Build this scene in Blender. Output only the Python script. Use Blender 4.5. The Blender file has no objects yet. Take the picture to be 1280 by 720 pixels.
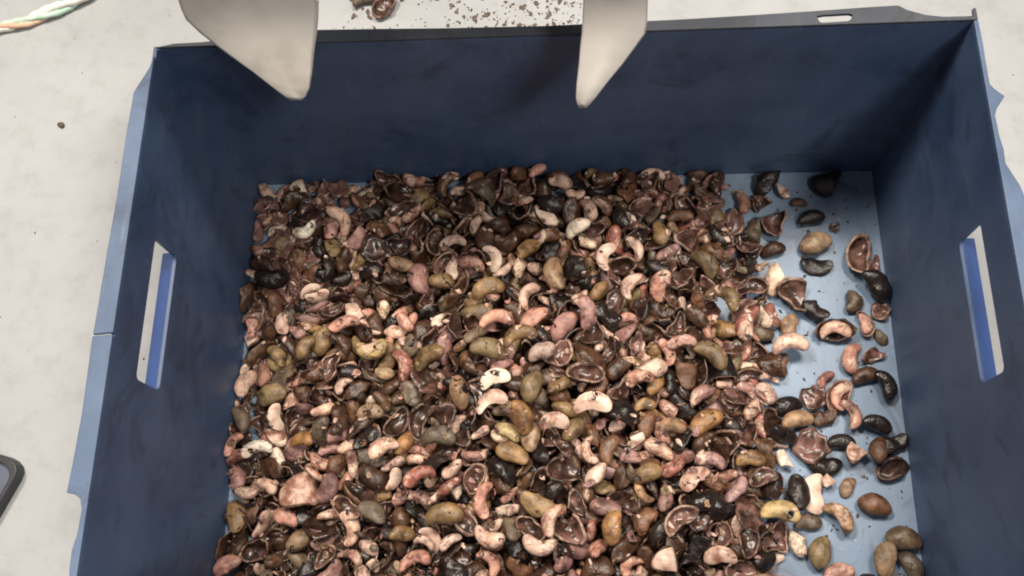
import bpy, bmesh, math, random
from mathutils import Vector, Matrix, Quaternion, Euler, noise
R = math.radians

# ---------------------------------------------------------------- camera, light, exposure
scene = bpy.context.scene
col = scene.collection
cam = bpy.data.cameras.new('camera')
cam.sensor_width = 36.0
cam.lens = 1163.5 / 1280 * 36.0
cam.clip_start = 0.01
cam.clip_end = 60.0
camo = bpy.data.objects.new('camera', cam)
camo.location = (0.01262, -0.36132, 0.7640)
camo.rotation_euler = (0.32460, 0.06920, 0.00680)
col.objects.link(camo)
scene.camera = camo

world = bpy.data.worlds.new('World')
scene.world = world
world.use_nodes = True
wb = world.node_tree.nodes['Background']
wb.inputs['Color'].default_value = (1.0, 0.96, 0.91, 1)
wb.inputs['Strength'].default_value = 0.20

def area(name, loc, target, sx, sy, power, colour):
    l = bpy.data.lights.new(name, 'AREA')
    l.shape = 'RECTANGLE'; l.size = sx; l.size_y = sy
    l.energy = power; l.color = colour
    o = bpy.data.objects.new(name, l)
    o.location = loc
    d = Vector(target) - Vector(loc)
    o.rotation_euler = d.to_track_quat('-Z', 'Y').to_euler()
    col.objects.link(o)
    return o
area('area_lamp', (-0.80, 0.52, 2.4), (0.0, -0.2, 0.0), 0.7, 0.25, 64, (1.0, 0.905, 0.79))
area('area_lamp', (0.45, 0.58, 2.4), (0.0, -0.2, 0.0), 0.7, 0.25, 52, (1.0, 0.905, 0.79))
area('area_lamp', (0.85, -0.95, 2.1), (0.0, -0.1, 0.0), 0.5, 0.25, 27, (1.0, 0.93, 0.84))  # added fill with no known source, brightens the back left corner

scene.view_settings.view_transform = 'Standard'
scene.view_settings.look = 'None'
scene.view_settings.gamma = 1.0
scene.view_settings.exposure = 0.0
scene.cycles.filter_width = 2.0            # a phone video frame is a little soft

# ---------------------------------------------------------------- bin dimensions (metres)
BW, BL, BH = 0.55, 0.372, 0.2246      # inside width, inside length, height

# ---------------------------------------------------------------- cashew meshes
TAU = 2 * math.pi
def bean_pt(s, t, A, rx, rz, tap, grow=1.0, pw=2.4):
    ph = s * A
    w = math.sqrt(max(0.0, 1 - abs(s) ** pw)) * (1 + tap * s) * grow
    n = Vector((math.sin(ph), math.cos(ph), 0))
    c = Vector((math.sin(ph), math.cos(ph) - 1, 0))
    return c + n * (rx * w * math.cos(t)) + Vector((0, 0, rz * w * math.sin(t)))

def rough(p, seed, amp, freq):
    q = p * freq + Vector((seed * 7.3, seed * 3.1, seed * 1.7))
    v = noise.noise(q) * amp + noise.noise(q * 2.6) * amp * 0.45
    return v

def finish(bm, name, bend=0.0, twist=0.0):
    for v in bm.verts:                                   # warp a little so no two kinds share an outline
        a = twist * v.co.x
        y, z = v.co.y, v.co.z
        v.co.y = y * math.cos(a) - z * math.sin(a)
        v.co.z = y * math.sin(a) + z * math.cos(a) + bend * v.co.x * v.co.x
    xs = [v.co.x for v in bm.verts]; ys = [v.co.y for v in bm.verts]; zs = [v.co.z for v in bm.verts]
    c = Vector(((min(xs) + max(xs)) / 2, (min(ys) + max(ys)) / 2, (min(zs) + max(zs)) / 2))
    L = max(max(xs) - min(xs), max(ys) - min(ys))
    for v in bm.verts: v.co = (v.co - c) / L
    bmesh.ops.recalc_face_normals(bm, faces=bm.faces)
    me = bpy.data.meshes.new(name)
    bm.to_mesh(me); bm.free()
    for p in me.polygons: p.use_smooth = True
    return me

def tube_bm(A, rx, rz, tap, nS, nT, seed, amp, freq, ridge=0.0, pw=2.4):
    bm = bmesh.new()
    rings = []
    for i in range(1, nS):
        s = math.sin(-math.pi / 2 + math.pi * i / nS)
        ring = []
        for j in range(nT):
            t = TAU * j / nT
            p = bean_pt(s, t, A, rx, rz, tap, pw=pw)
            ax = Vector((math.sin(s * A), math.cos(s * A) - 1, 0))
            d = p - ax
            k = 1 + rough(p, seed, amp, freq) + ridge * math.cos(5 * t + 3 * s)
            ring.append(bm.verts.new(ax + d * k))
        rings.append(ring)
    a = bm.verts.new(bean_pt(-1, 0, A, rx, rz, tap)); b = bm.verts.new(bean_pt(1, 0, A, rx, rz, tap))
    for i in range(len(rings) - 1):
        for j in range(nT):
            k = (j + 1) % nT
            bm.faces.new((rings[i][j], rings[i][k], rings[i + 1][k], rings[i + 1][j]))
    for j in range(nT):
        k = (j + 1) % nT
        bm.faces.new((a, rings[0][k], rings[0][j]))
        bm.faces.new((b, rings[-1][j], rings[-1][k]))
    bmesh.ops.recalc_face_normals(bm, faces=bm.faces)
    return bm

def cut(bm, co, no, mat):
    old = set(bm.faces)
    g = bm.verts[:] + bm.edges[:] + bm.faces[:]
    r = bmesh.ops.bisect_plane(bm, geom=g, plane_co=co, plane_no=no, clear_outer=True)
    es = [e for e in bm.edges if e.is_boundary]
    f = bmesh.ops.holes_fill(bm, edges=es, sides=0)['faces']
    for x in f: x.material_index = mat
    bmesh.ops.triangulate(bm, faces=f)
    return f

def whole_nut(k):
    A, rx, rz, tap, amp = [(1.10, .62, .50, .14, .10), (0.95, .66, .54, -.16, .12), (1.22, .56, .44, .20, .10), (1.0, .50, .42, .10, .14),
                           (1.05, .66, .42, -.22, .20), (1.15, .60, .34, .12, .30), (1.0, .52, .40, .26, .24)][k]
    return finish(tube_bm(A, rx, rz, tap, 16, 14, k + 1, amp, 1.5), 'cashew_nut', .07 * (k % 4 - 1.5), .14 * (k % 5 - 2))

def kernel(k):
    A, rx, rz, tap = [(1.34, .49, .46, .18), (1.22, .53, .42, -.22), (1.50, .45, .42, .24), (1.12, .54, .48, .14), (1.42, .48, .40, -.12)][k]
    return finish(tube_bm(A, rx, rz, tap, 16, 12, k + 11, .12, 1.9, .015, 2.7), 'cashew_kernel', .06 * (k - 1), .15 * (k - 1))

def half_kernel(k):
    A, rx, rz, tap = [(1.32, .52, .48, .18), (1.18, .56, .44, -.2), (1.45, .48, .44, .22)][k]
    bm = tube_bm(A, rx, rz, tap, 16, 12, k + 21, .11, 2.0, .012, 2.7)
    f = cut(bm, (0, 0, .02), (0, 0, 1), 1)
    return finish(bm, 'half_kernel', .05, .1 * (k - 1))

def kernel_piece(k):
    A, rx, rz, tap = [(1.2, .5, .44, .1), (1.3, .46, .4, -.1), (1.0, .55, .45, .2), (1.2, .5, .4, 0)][k]
    bm = tube_bm(A, rx, rz, tap, 14, 10, k + 31, .07, 2.4, .01, 2.9)
    rn = random.Random(k)
    cut(bm, (.05 * k, 0, 0), (1, .4 * (k - 1.5), .3), 1)
    if k != 1: cut(bm, (0, 0, .05), (.15, .1 * k, 1), 1)
    if k == 3: cut(bm, (-.45, 0, 0), (-1, -.2, .3), 1)
    return finish(bm, 'kernel_piece')

def half_shell(k, nS=16, nT=9):
    A, rx, rz, tap, wall, amp, bend, tw = [(1.12, .62, .60, .14, .76, .13, .15, .25), (1.0, .66, .48, -.18, .82, .15, -.20, -.35), (1.22, .56, .52, .20, .74, .14, .10, .45),
        (0.95, .58, .60, .10, .84, .18, .30, -.20), (1.1, .62, .34, -.14, .70, .16, -.35, .30), (1.1, .60, .30, .18, .82, .30, .45, -.55), (1.0, .54, .44, -.20, .86, .32, -.25, .75),
        (1.1, .62, .56, .12, .80, .20, .15, -.3), (1.0, .64, .44, -.1, .80, .24, -.3, .4), (1.1, .58, .38, .15, .84, .34, .4, .6)][k]
    bm = bmesh.new()
    def sheet(grow, aa, up, seed):
        rows = []
        for i in range(nS + 1):
            s = math.sin(-math.pi / 2 + math.pi * i / nS) * .995
            row = []
            for j in range(nT + 1):
                t = math.pi + math.pi * j / nT
                p = bean_pt(s, t, A * aa, rx, rz, tap, grow, 2.6)
                ax = Vector((math.sin(s * A * aa), math.cos(s * A * aa) - 1, 0))
                q = ax + (p - ax) * (1 + rough(p, seed, amp, 1.7))
                q.z += up * abs(math.sin(t)) + (.10 + amp * .5) * noise.noise(q * 2.2 + Vector((k * 3.0, 0, 5)))
                row.append(bm.verts.new(q))
            rows.append(row)
        return rows
    o = sheet(1, 1, 0, k + 41)
    n = sheet(wall, .88, .05, k + 41)
    for rows, m, fl in ((o, 0, False), (n, 2, True)):
        for i in range(nS):
            for j in range(nT):
                q = (rows[i][j], rows[i][j + 1], rows[i + 1][j + 1], rows[i + 1][j])
                f = bm.faces.new(q[::-1] if fl else q); f.material_index = m
    for j, fl in ((0, False), (nT, True)):
        for i in range(nS):
            q = (o[i][j], o[i + 1][j], n[i + 1][j], n[i][j])
            f = bm.faces.new(q if fl else q[::-1]); f.material_index = 1
    for i, fl in ((0, True), (nS, False)):
        for j in range(nT):
            q = (o[i][j], o[i][j + 1], n[i][j + 1], n[i][j])
            f = bm.faces.new(q if fl else q[::-1]); f.material_index = 1
    bmesh.ops.remove_doubles(bm, verts=bm.verts, dist=.004)
    bmesh.ops.recalc_face_normals(bm, faces=bm.faces)
    if k == 7: cut(bm, (.25, 0, 0), (1, .5, .2), 1)
    if k == 8: cut(bm, (-.15, 0, 0), (-1, .3, -.2), 1)
    if k == 9: cut(bm, (.1, 0, 0), (1, -.4, -.3), 1)
    return finish(bm, 'half_shell' if k < 7 else 'broken_shell', bend, tw)

def shell_chip(k):
    rn = random.Random(100 + k)
    bm = bmesh.new()
    nA, nR = 13, 4
    prof = [1 + rn.uniform(-.52, .30) for _ in range(nA)]
    prof = [(prof[i - 1] + 4 * prof[i] + prof[(i + 1) % nA]) / 6 for i in range(nA)]
    asp = [.6, .75, .42, .85, .3, .65, .5][k]
    cv = [.7, .5, 1.0, .3, .6, 1.2, .9][k]; th = [.08, .11, .07, .13, .07, .05, .05][k]
    layers = []
    for side in (1, -1):
        c = bm.verts.new((0, 0, side * th))
        rings = []
        for r in range(1, nR + 1):
            ring = []
            for a in range(nA):
                an = TAU * a / nA
                rad = r / nR * (prof[a] if r == nR else 1 + (prof[a] - 1) * r / nR)
                x, y = rad * math.cos(an), asp * rad * math.sin(an)
                z = cv * (x * x * .5 + y * y * .9) + .34 * noise.noise(Vector((x * 1.9, y * 1.9, k * 4.0)))
                ring.append(bm.verts.new((x, y, z + side * th * (1 if r < nR else .5))))
            rings.append(ring)
        for a in range(nA):
            b = (a + 1) % nA
            f = bm.faces.new((c, rings[0][a], rings[0][b])); f.material_index = 0 if side < 0 else 2
            for r in range(nR - 1):
                f = bm.faces.new((rings[r][a], rings[r + 1][a], rings[r + 1][b], rings[r][b])); f.material_index = 0 if side < 0 else 2
        layers.append(rings[-1])
    for a in range(nA):
        b = (a + 1) % nA
        f = bm.faces.new((layers[0][a], layers[0][b], layers[1][b], layers[1][a])); f.material_index = 1
    return finish(bm, 'shell_chip')

KINDS = {'cashew_nut': [whole_nut(k) for k in range(7)],
         'cashew_kernel': [kernel(k) for k in range(5)],
         'half_kernel': [half_kernel(k) for k in range(3)],
         'kernel_piece': [kernel_piece(k) for k in range(4)],
         'half_shell': [half_shell(k) for k in range(7)],
         'broken_shell': [half_shell(k) for k in (7, 8, 9)],
         'shell_chip': [shell_chip(k) for k in range(7)]}
KN = ['cashew_nut', 'cashew_kernel', 'half_kernel', 'kernel_piece', 'half_shell', 'broken_shell', 'shell_chip']

# ---------------------------------------------------------------- materials
def nodes(name):
    m = bpy.data.materials.new(name); m.use_nodes = True
    nt = m.node_tree
    return m, nt, nt.nodes['Principled BSDF'], nt.links.new
def nd(nt, kind, **kw):
    n = nt.nodes.new(kind)
    for k, v in kw.items():
        if k.startswith('i_'): n.inputs[k[2:].replace('_', ' ')].default_value = v
        else: setattr(n, k, v)
    return n
def ramp(nt, stops, interp='LINEAR'):
    r = nt.nodes.new('ShaderNodeValToRGB'); e = r.color_ramp.elements; r.color_ramp.interpolation = interp
    while len(e) < len(stops): e.new(.5)
    for x, (p, c) in zip(e, stops): x.position = p; x.color = (c if len(c) == 4 else (*c, 1))
    return r
def mix(nt, mode='MIX'):
    n = nt.nodes.new('ShaderNodeMix'); n.data_type = 'RGBA'; n.blend_type = mode
    return n
def tex_coord(nt, seeded=True):
    """object coordinates, shifted for every object so that alike meshes do not share their marks"""
    tc = nt.nodes.new('ShaderNodeTexCoord'); oi = nt.nodes.new('ShaderNodeObjectInfo')
    if not seeded: return tc.outputs['Object'], oi
    a = nd(nt, 'ShaderNodeVectorMath', operation='MULTIPLY_ADD')
    nt.links.new(oi.outputs['Random'], a.inputs[0]); a.inputs[1].default_value = (37, 91, 53)
    nt.links.new(tc.outputs['Object'], a.inputs[2])
    return a.outputs[0], oi

PAL = {'black': (.019, .013, .011, .26), 'darkbrown': (.066, .033, .019, .31), 'brown': (.14, .070, .038, .36), 'greyolive': (.125, .092, .062, .38),
       'olive': (.195, .135, .066, .38), 'tan': (.30, .195, .115, .40), 'ochre': (.27, .165, .075, .36), 'orange': (.33, .175, .070, .36),
       'yellow': (.44, .33, .16, .38), 'mauve': (.30, .17, .155, .40), 'pink': (.43, .225, .175, .38), 'pinkcream': (.60, .415, .335, .40),
       'red': (.27, .105, .082, .36), 'cream': (.70, .56, .43, .45), 'ivory': (.84, .76, .62, .45)}

def skin_material(name, source, mottle):
    """source: 'object' reads the colour of each nut, 'island' draws one per loose piece of a joined mesh"""
    m, nt, p, ln = nodes(name)
    v, oi = tex_coord(nt)
    if source == 'object': base, gloss = oi.outputs['Color'], oi.outputs['Alpha']
    else:
        g = nt.nodes.new('ShaderNodeNewGeometry')
        names = ['black', 'darkbrown', 'pink', 'brown', 'greyolive', 'pinkcream', 'darkbrown', 'olive', 'mauve', 'tan', 'black']
        r = ramp(nt, [(i / len(names), PAL[n]) for i, n in enumerate(names)], 'CONSTANT')
        ln(g.outputs['Random Per Island'], r.inputs[0]); base, gloss = r.outputs[0], r.outputs[1]
    n1 = nd(nt, 'ShaderNodeTexNoise', i_Scale=2.6 if source == 'object' else 90, i_Detail=5.0, i_Roughness=.6); ln(v, n1.inputs['Vector'])
    n2 = nd(nt, 'ShaderNodeTexNoise', i_Scale=9.0 if source == 'object' else 400, i_Detail=3.0); ln(v, n2.inputs['Vector'])
    dark = ramp(nt, [(.30, (.34, .27, .24)), (.52, (1, 1, 1)), (.72, (1.5, 1.36, 1.25))]); ln(n1.outputs['Fac'], dark.inputs[0])
    a = mix(nt, 'MULTIPLY'); a.inputs[0].default_value = 1; ln(base, a.inputs[6]); ln(dark.outputs[0], a.inputs[7])
    out = a.outputs[2]
    if mottle:                                   # patches where the skin has come off and the pale kernel shows
        w = nd(nt, 'ShaderNodeTexNoise', i_Scale=1.7 if source == 'object' else 70, i_Detail=6.0, i_Roughness=.68, i_Distortion=.6); ln(v, w.inputs['Vector'])
        th = nd(nt, 'ShaderNodeMapRange'); th.inputs['From Min'].default_value = .53; th.inputs['From Max'].default_value = .60
        ln(w.outputs['Fac'], th.inputs['Value'])
        b = mix(nt); ln(th.outputs[0], b.inputs[0]); ln(out, b.inputs[6]); b.inputs[7].default_value = (.60, .43, .335, 1)
        out = b.outputs[2]
        mp = nd(nt, 'ShaderNodeMapping'); mp.inputs['Scale'].default_value = (2.0, 6.5, 6.5) if source == 'object' else (80, 200, 200); ln(v, mp.inputs[0])
        s = nd(nt, 'ShaderNodeTexNoise', i_Scale=1.0, i_Detail=5.0, i_Roughness=.6, i_Distortion=1.4); ln(mp.outputs[0], s.inputs['Vector'])
        sr = ramp(nt, [(.34, (.36, .20, .16)), (.47, (1, 1, 1)), (.66, (1.12, 1.06, 1.0))]); ln(s.outputs['Fac'], sr.inputs[0])
        c = mix(nt, 'MULTIPLY'); c.inputs[0].default_value = .85; ln(out, c.inputs[6]); ln(sr.outputs[0], c.inputs[7]); out = c.outputs[2]
    # dark shell oil smeared over everything in the heap
    ol = nd(nt, 'ShaderNodeTexNoise', i_Scale=1.25 if source == 'object' else 45, i_Detail=7.0, i_Roughness=.66, i_Distortion=1.1); ln(v, ol.inputs['Vector'])
    ot = nd(nt, 'ShaderNodeMapRange'); ot.inputs['From Min'].default_value = .50; ot.inputs['From Max'].default_value = .66; ot.inputs['To Max'].default_value = .80; ln(ol.outputs['Fac'], ot.inputs['Value'])
    oc = mix(nt, 'MULTIPLY'); ln(ot.outputs[0], oc.inputs[0]); ln(out, oc.inputs[6]); oc.inputs[7].default_value = (.26, .165, .125, 1); out = oc.outputs[2]
    ln(out, p.inputs['Base Color'])
    ro = nd(nt, 'ShaderNodeMath', operation='MULTIPLY_ADD'); ln(n2.outputs['Fac'], ro.inputs[0]); ro.inputs[1].default_value = .34
    sub = nd(nt, 'ShaderNodeMath', operation='SUBTRACT'); ln(gloss, sub.inputs[0]); sub.inputs[1].default_value = .13
    ln(sub.outputs[0], ro.inputs[2]); ln(ro.outputs[0], p.inputs['Roughness'])
    hs = nd(nt, 'ShaderNodeMath', operation='MULTIPLY_ADD'); ln(n2.outputs['Fac'], hs.inputs[0]); hs.inputs[1].default_value = .45; ln(n1.outputs['Fac'], hs.inputs[2])
    bp = nd(nt, 'ShaderNodeBump', i_Strength=.8, i_Distance=.0018); ln(hs.outputs[0], bp.inputs['Height']); ln(bp.outputs[0], p.inputs['Normal'])
    return m

def plain_material(name, stops, scale, rough_v, bump=.3, spec=.5):
    m, nt, p, ln = nodes(name)
    v, oi = tex_coord(nt)
    n1 = nd(nt, 'ShaderNodeTexNoise', i_Scale=scale, i_Detail=5.0, i_Roughness=.62); ln(v, n1.inputs['Vector'])
    ad = nd(nt, 'ShaderNodeMath', operation='MULTIPLY_ADD'); ln(oi.outputs['Random'], ad.inputs[0]); ad.inputs[1].default_value = .24
    s = nd(nt, 'ShaderNodeMath', operation='SUBTRACT'); ln(n1.outputs['Fac'], s.inputs[0]); s.inputs[1].default_value = .12
    ln(s.outputs[0], ad.inputs[2])
    r = ramp(nt, stops); ln(ad.outputs[0], r.inputs[0]); ln(r.outputs[0], p.inputs['Base Color'])
    p.inputs['Roughness'].default_value = rough_v; p.inputs['Specular IOR Level'].default_value = spec
    bp = nd(nt, 'ShaderNodeBump', i_Strength=bump, i_Distance=.001); ln(n1.outputs['Fac'], bp.inputs['Height']); ln(bp.outputs[0], p.inputs['Normal'])
    return m

M = {}
M['skin'] = skin_material('nut_skin', 'object', False)
M['testa'] = skin_material('kernel_testa', 'object', True)
M['rim'] = plain_material('shell_cut_edge', [(.34, (.030, .017, .013)), (.50, (.13, .072, .052)), (.68, (.38, .25, .185))], 3.5, .42)
M['lining'] = plain_material('shell_lining', [(.30, (.013, .007, .005)), (.50, (.052, .026, .018)), (.70, (.20, .10, .082))], 2.5, .27)
M['flesh'] = plain_material('kernel_flesh', [(.32, (.22, .10, .07)), (.46, (.55, .36, .28)), (.68, (.76, .62, .50))], 2.2, .42)
M['heap_skin'] = skin_material('heap_skin', 'island', False)
SLOTS = {'cashew_nut': ['skin'], 'cashew_kernel': ['testa'], 'half_kernel': ['testa', 'flesh'], 'kernel_piece': ['testa', 'flesh'],
         'half_shell': ['skin', 'rim', 'lining'], 'broken_shell': ['skin', 'rim', 'lining'], 'shell_chip': ['skin', 'rim', 'lining']}
for k, ms in KINDS.items():
    for me in ms:
        for s in SLOTS[k]: me.materials.append(M[s])

def bin_material(name, base, dust, dust_amt, rough_v):
    m, nt, p, ln = nodes(name)
    tc = nt.nodes.new('ShaderNodeTexCoord'); v = tc.outputs['Object']
    n1 = nd(nt, 'ShaderNodeTexNoise', i_Scale=9.0, i_Detail=7.0, i_Roughness=.62); ln(v, n1.inputs['Vector'])
    mp = nd(nt, 'ShaderNodeMapping'); mp.inputs['Scale'].default_value = (140, 10, 30); mp.inputs['Rotation'].default_value = (0, 0, .35); ln(v, mp.inputs[0])
    n2 = nd(nt, 'ShaderNodeTexNoise', i_Scale=1.0, i_Detail=4.0, i_Roughness=.7); ln(mp.outputs[0], n2.inputs['Vector'])
    r = ramp(nt, [(.32, tuple(c * .72 for c in base)), (.55, base), (.8, tuple(min(1, c * 1.22) for c in base))]); ln(n1.outputs['Fac'], r.inputs[0])
    sc = ramp(nt, [(.58, (0, 0, 0)), (.72, (1, 1, 1))]); ln(n2.outputs['Fac'], sc.inputs[0])
    ds = ramp(nt, [(.38, (0, 0, 0)), (.75, (1, 1, 1))]); ln(n1.outputs['Fac'], ds.inputs[0])
    ad = nd(nt, 'ShaderNodeMath', operation='MULTIPLY_ADD'); ln(sc.outputs[0], ad.inputs[0]); ad.inputs[1].default_value = .7 * dust_amt
    m2 = nd(nt, 'ShaderNodeMath', operation='MULTIPLY'); ln(ds.outputs[0], m2.inputs[0]); m2.inputs[1].default_value = dust_amt; ln(m2.outputs[0], ad.inputs[2])
    b = mix(nt); ln(ad.outputs[0], b.inputs[0]); ln(r.outputs[0], b.inputs[6]); b.inputs[7].default_value = (*dust, 1)
    n5 = nd(nt, 'ShaderNodeTexNoise', i_Scale=16.0, i_Detail=8.0, i_Roughness=.72, i_Distortion=1.6); ln(v, n5.inputs['Vector'])
    st = nd(nt, 'ShaderNodeMapRange'); st.inputs['From Min'].default_value = .53; st.inputs['From Max'].default_value = .70; st.inputs['To Max'].default_value = .68; ln(n5.outputs['Fac'], st.inputs['Value'])
    d = mix(nt, 'MULTIPLY'); ln(st.outputs[0], d.inputs[0]); ln(b.outputs[2], d.inputs[6]); d.inputs[7].default_value = (.42, .33, .28, 1)
    ln(d.outputs[2], p.inputs['Base Color'])
    ro = nd(nt, 'ShaderNodeMapRange'); ro.inputs['To Min'].default_value = rough_v - .1; ro.inputs['To Max'].default_value = rough_v + .18; ln(n1.outputs['Fac'], ro.inputs['Value'])
    ln(ro.outputs[0], p.inputs['Roughness'])
    bp = nd(nt, 'ShaderNodeBump', i_Strength=.12, i_Distance=.001); ln(n2.outputs['Fac'], bp.inputs['Height']); ln(bp.outputs[0], p.inputs['Normal'])
    return m
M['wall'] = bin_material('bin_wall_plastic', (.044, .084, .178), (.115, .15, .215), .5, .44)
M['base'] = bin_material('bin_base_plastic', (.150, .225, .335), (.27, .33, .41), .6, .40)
M['flange'] = bin_material('bin_rim_plastic', (.056, .100, .190), (.14, .18, .245), .6, .52)
M['dark_rim'] = bin_material('bin_dark_rim_plastic', (.034, .042, .060), (.085, .09, .10), .6, .62)  # back flange only: darker and greyer than the other rim pieces
M['clean_blue'] = bin_material('bin_clean_plastic', (.010, .042, .170), (.03, .07, .18), .3, .60)

def concrete():
    m, nt, p, ln = nodes('concrete')
    tc = nt.nodes.new('ShaderNodeTexCoord'); v = tc.outputs['Object']
    n1 = nd(nt, 'ShaderNodeTexNoise', i_Scale=4.5, i_Detail=8.0, i_Roughness=.6); ln(v, n1.inputs['Vector'])
    n2 = nd(nt, 'ShaderNodeTexNoise', i_Scale=38.0, i_Detail=6.0, i_Roughness=.7); ln(v, n2.inputs['Vector'])
    n3 = nd(nt, 'ShaderNodeTexVoronoi', i_Scale=55.0); ln(v, n3.inputs['Vector'])
    r = ramp(nt, [(.25, (.285, .294, .304)), (.5, (.335, .347, .360)), (.78, (.365, .379, .394))]); ln(n1.outputs['Fac'], r.inputs[0])
    f = ramp(nt, [(.28, (.86, .855, .84)), (.5, (1, 1, 1)), (.75, (1.04, 1.035, 1.03))]); ln(n2.outputs['Fac'], f.inputs[0])
    a = mix(nt, 'MULTIPLY'); a.inputs[0].default_value = 1; ln(r.outputs[0], a.inputs[6]); ln(f.outputs[0], a.inputs[7])
    s = ramp(nt, [(.05, (.55, .50, .45)), (.11, (1, 1, 1))]); ln(n3.outputs['Distance'], s.inputs[0])
    n4 = nd(nt, 'ShaderNodeTexNoise', i_Scale=11.0, i_Detail=2.0); ln(v, n4.inputs['Vector'])
    k = nd(nt, 'ShaderNodeMapRange'); k.inputs['From Min'].default_value = .56; k.inputs['From Max'].default_value = .66; ln(n4.outputs['Fac'], k.inputs['Value'])
    b = mix(nt, 'MULTIPLY'); ln(k.outputs[0], b.inputs[0]); ln(a.outputs[2], b.inputs[6]); ln(s.outputs[0], b.inputs[7])
    ln(b.outputs[2], p.inputs['Base Color']); p.inputs['Roughness'].default_value = .72
    bp = nd(nt, 'ShaderNodeBump', i_Strength=.25, i_Distance=.002); ln(n2.outputs['Fac'], bp.inputs['Height']); ln(bp.outputs[0], p.inputs['Normal'])
    return m
M['concrete'] = concrete()
def metal():
    m, nt, p, ln = nodes('brushed_sheet_metal')
    tc = nt.nodes.new('ShaderNodeTexCoord')
    mp = nd(nt, 'ShaderNodeMapping'); mp.inputs['Scale'].default_value = (260, 14, 14); ln(tc.outputs['Object'], mp.inputs[0])
    n1 = nd(nt, 'ShaderNodeTexNoise', i_Scale=1.0, i_Detail=4.0); ln(mp.outputs[0], n1.inputs['Vector'])
    n2 = nd(nt, 'ShaderNodeTexNoise', i_Scale=22.0, i_Detail=5.0); ln(tc.outputs['Object'], n2.inputs['Vector'])
    r = ramp(nt, [(.3, (.34, .315, .29)), (.5, (.47, .445, .415)), (.7, (.52, .495, .465))]); ln(n2.outputs['Fac'], r.inputs[0]); ln(r.outputs[0], p.inputs['Base Color'])
    p.inputs['Metallic'].default_value = .25
    ro = nd(nt, 'ShaderNodeMapRange'); ro.inputs['To Min'].default_value = .42; ro.inputs['To Max'].default_value = .62; ln(n1.outputs['Fac'], ro.inputs['Value']); ln(ro.outputs[0], p.inputs['Roughness'])
    bp = nd(nt, 'ShaderNodeBump', i_Strength=.05, i_Distance=.001); ln(n1.outputs['Fac'], bp.inputs['Height']); ln(bp.outputs[0], p.inputs['Normal'])
    return m
M['metal'] = metal()
M['rope_white'] = plain_material('rope_white', [(.3, (.62, .58, .52)), (.7, (.80, .77, .71))], 60, .7)
M['rope_green'] = plain_material('rope_green', [(.3, (.25, .46, .36)), (.7, (.52, .66, .55))], 60, .7)
M['rope_peach'] = plain_material('rope_peach', [(.3, (.52, .29, .19)), (.7, (.70, .52, .40))], 60, .7)
M['black_rubber'] = plain_material('black_rubber', [(.3, (.014, .015, .018)), (.7, (.03, .032, .036))], 30, .5)
M['slate_plastic'] = plain_material('slate_plastic', [(.3, (.055, .065, .095)), (.7, (.10, .115, .16))], 14, .4)
M['crumb'] = plain_material('dark_crumb', [(.3, (.03, .02, .015)), (.7, (.14, .09, .06))], 60, .6)
M['pale_crumb'] = plain_material('pale_crumb', [(.3, (.5, .42, .33)), (.7, (.75, .68, .58))], 60, .6)

# ---------------------------------------------------------------- object helpers
def tag(o, label=None, cat=None, group=None, kind=None):
    if label: o['label'] = label
    if cat: o['category'] = cat
    if group: o['group'] = group
    if kind: o['kind'] = kind
    return o
def empty(name, loc):
    o = bpy.data.objects.new(name, None); o.location = loc; o.empty_display_size = .05; col.objects.link(o); return o
def mesh_obj(name, bm, mat, parent=None, smooth=False, bevel=0.0):
    bmesh.ops.recalc_face_normals(bm, faces=bm.faces)
    if bevel:
        es = [e for e in bm.edges if len(e.link_faces) == 2 and e.calc_face_angle(0) > .6]
        bmesh.ops.bevel(bm, geom=es, offset=bevel, segments=2, affect='EDGES', profile=.5)
    me = bpy.data.meshes.new(name); bm.to_mesh(me); bm.free()
    for m in (mat if isinstance(mat, list) else [mat]): me.materials.append(m)
    for p in me.polygons: p.use_smooth = smooth
    o = bpy.data.objects.new(name, me); col.objects.link(o)
    if parent: o.parent = parent
    return o
def prism(outer, hole, frame, th):
    """a sheet with an outline (and a hole) in the plane of frame = (origin, u, v), thickened along u x v"""
    bm = bmesh.new(); o, u, v = (Vector(x) for x in frame); n = u.cross(v).normalized()
    es = []
    for loop in ([outer] + ([hole] if hole else [])):
        vs = [bm.verts.new(o + u * a + v * b) for a, b in loop]
        es += [bm.edges.new((vs[i], vs[(i + 1) % len(vs)])) for i in range(len(vs))]
    bmesh.ops.triangle_fill(bm, edges=es, use_beauty=True, use_dissolve=False)
    r = bmesh.ops.extrude_face_region(bm, geom=bm.faces[:])
    bmesh.ops.translate(bm, verts=[g for g in r['geom'] if isinstance(g, bmesh.types.BMVert)], vec=n * th)
    return bm
def rounded(x0, x1, y0, y1, r, n=4):
    pts = []
    for cx, cy, a0 in ((x1 - r, y1 - r, 0), (x0 + r, y1 - r, 90), (x0 + r, y0 + r, 180), (x1 - r, y0 + r, 270)):
        for i in range(n + 1):
            a = R(a0 + 90 * i / n); pts.append((cx + r * math.cos(a), cy + r * math.sin(a)))
    return pts

# ---------------------------------------------------------------- setting
FZ = -0.005
bm = bmesh.new(); bmesh.ops.create_grid(bm, x_segments=8, y_segments=8, size=4.0)
fl = mesh_obj('concrete_floor', bm, M['concrete']); fl.location.z = FZ
tag(fl, 'pale beige concrete floor with faint stains around the blue bin', kind='structure')

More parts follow.
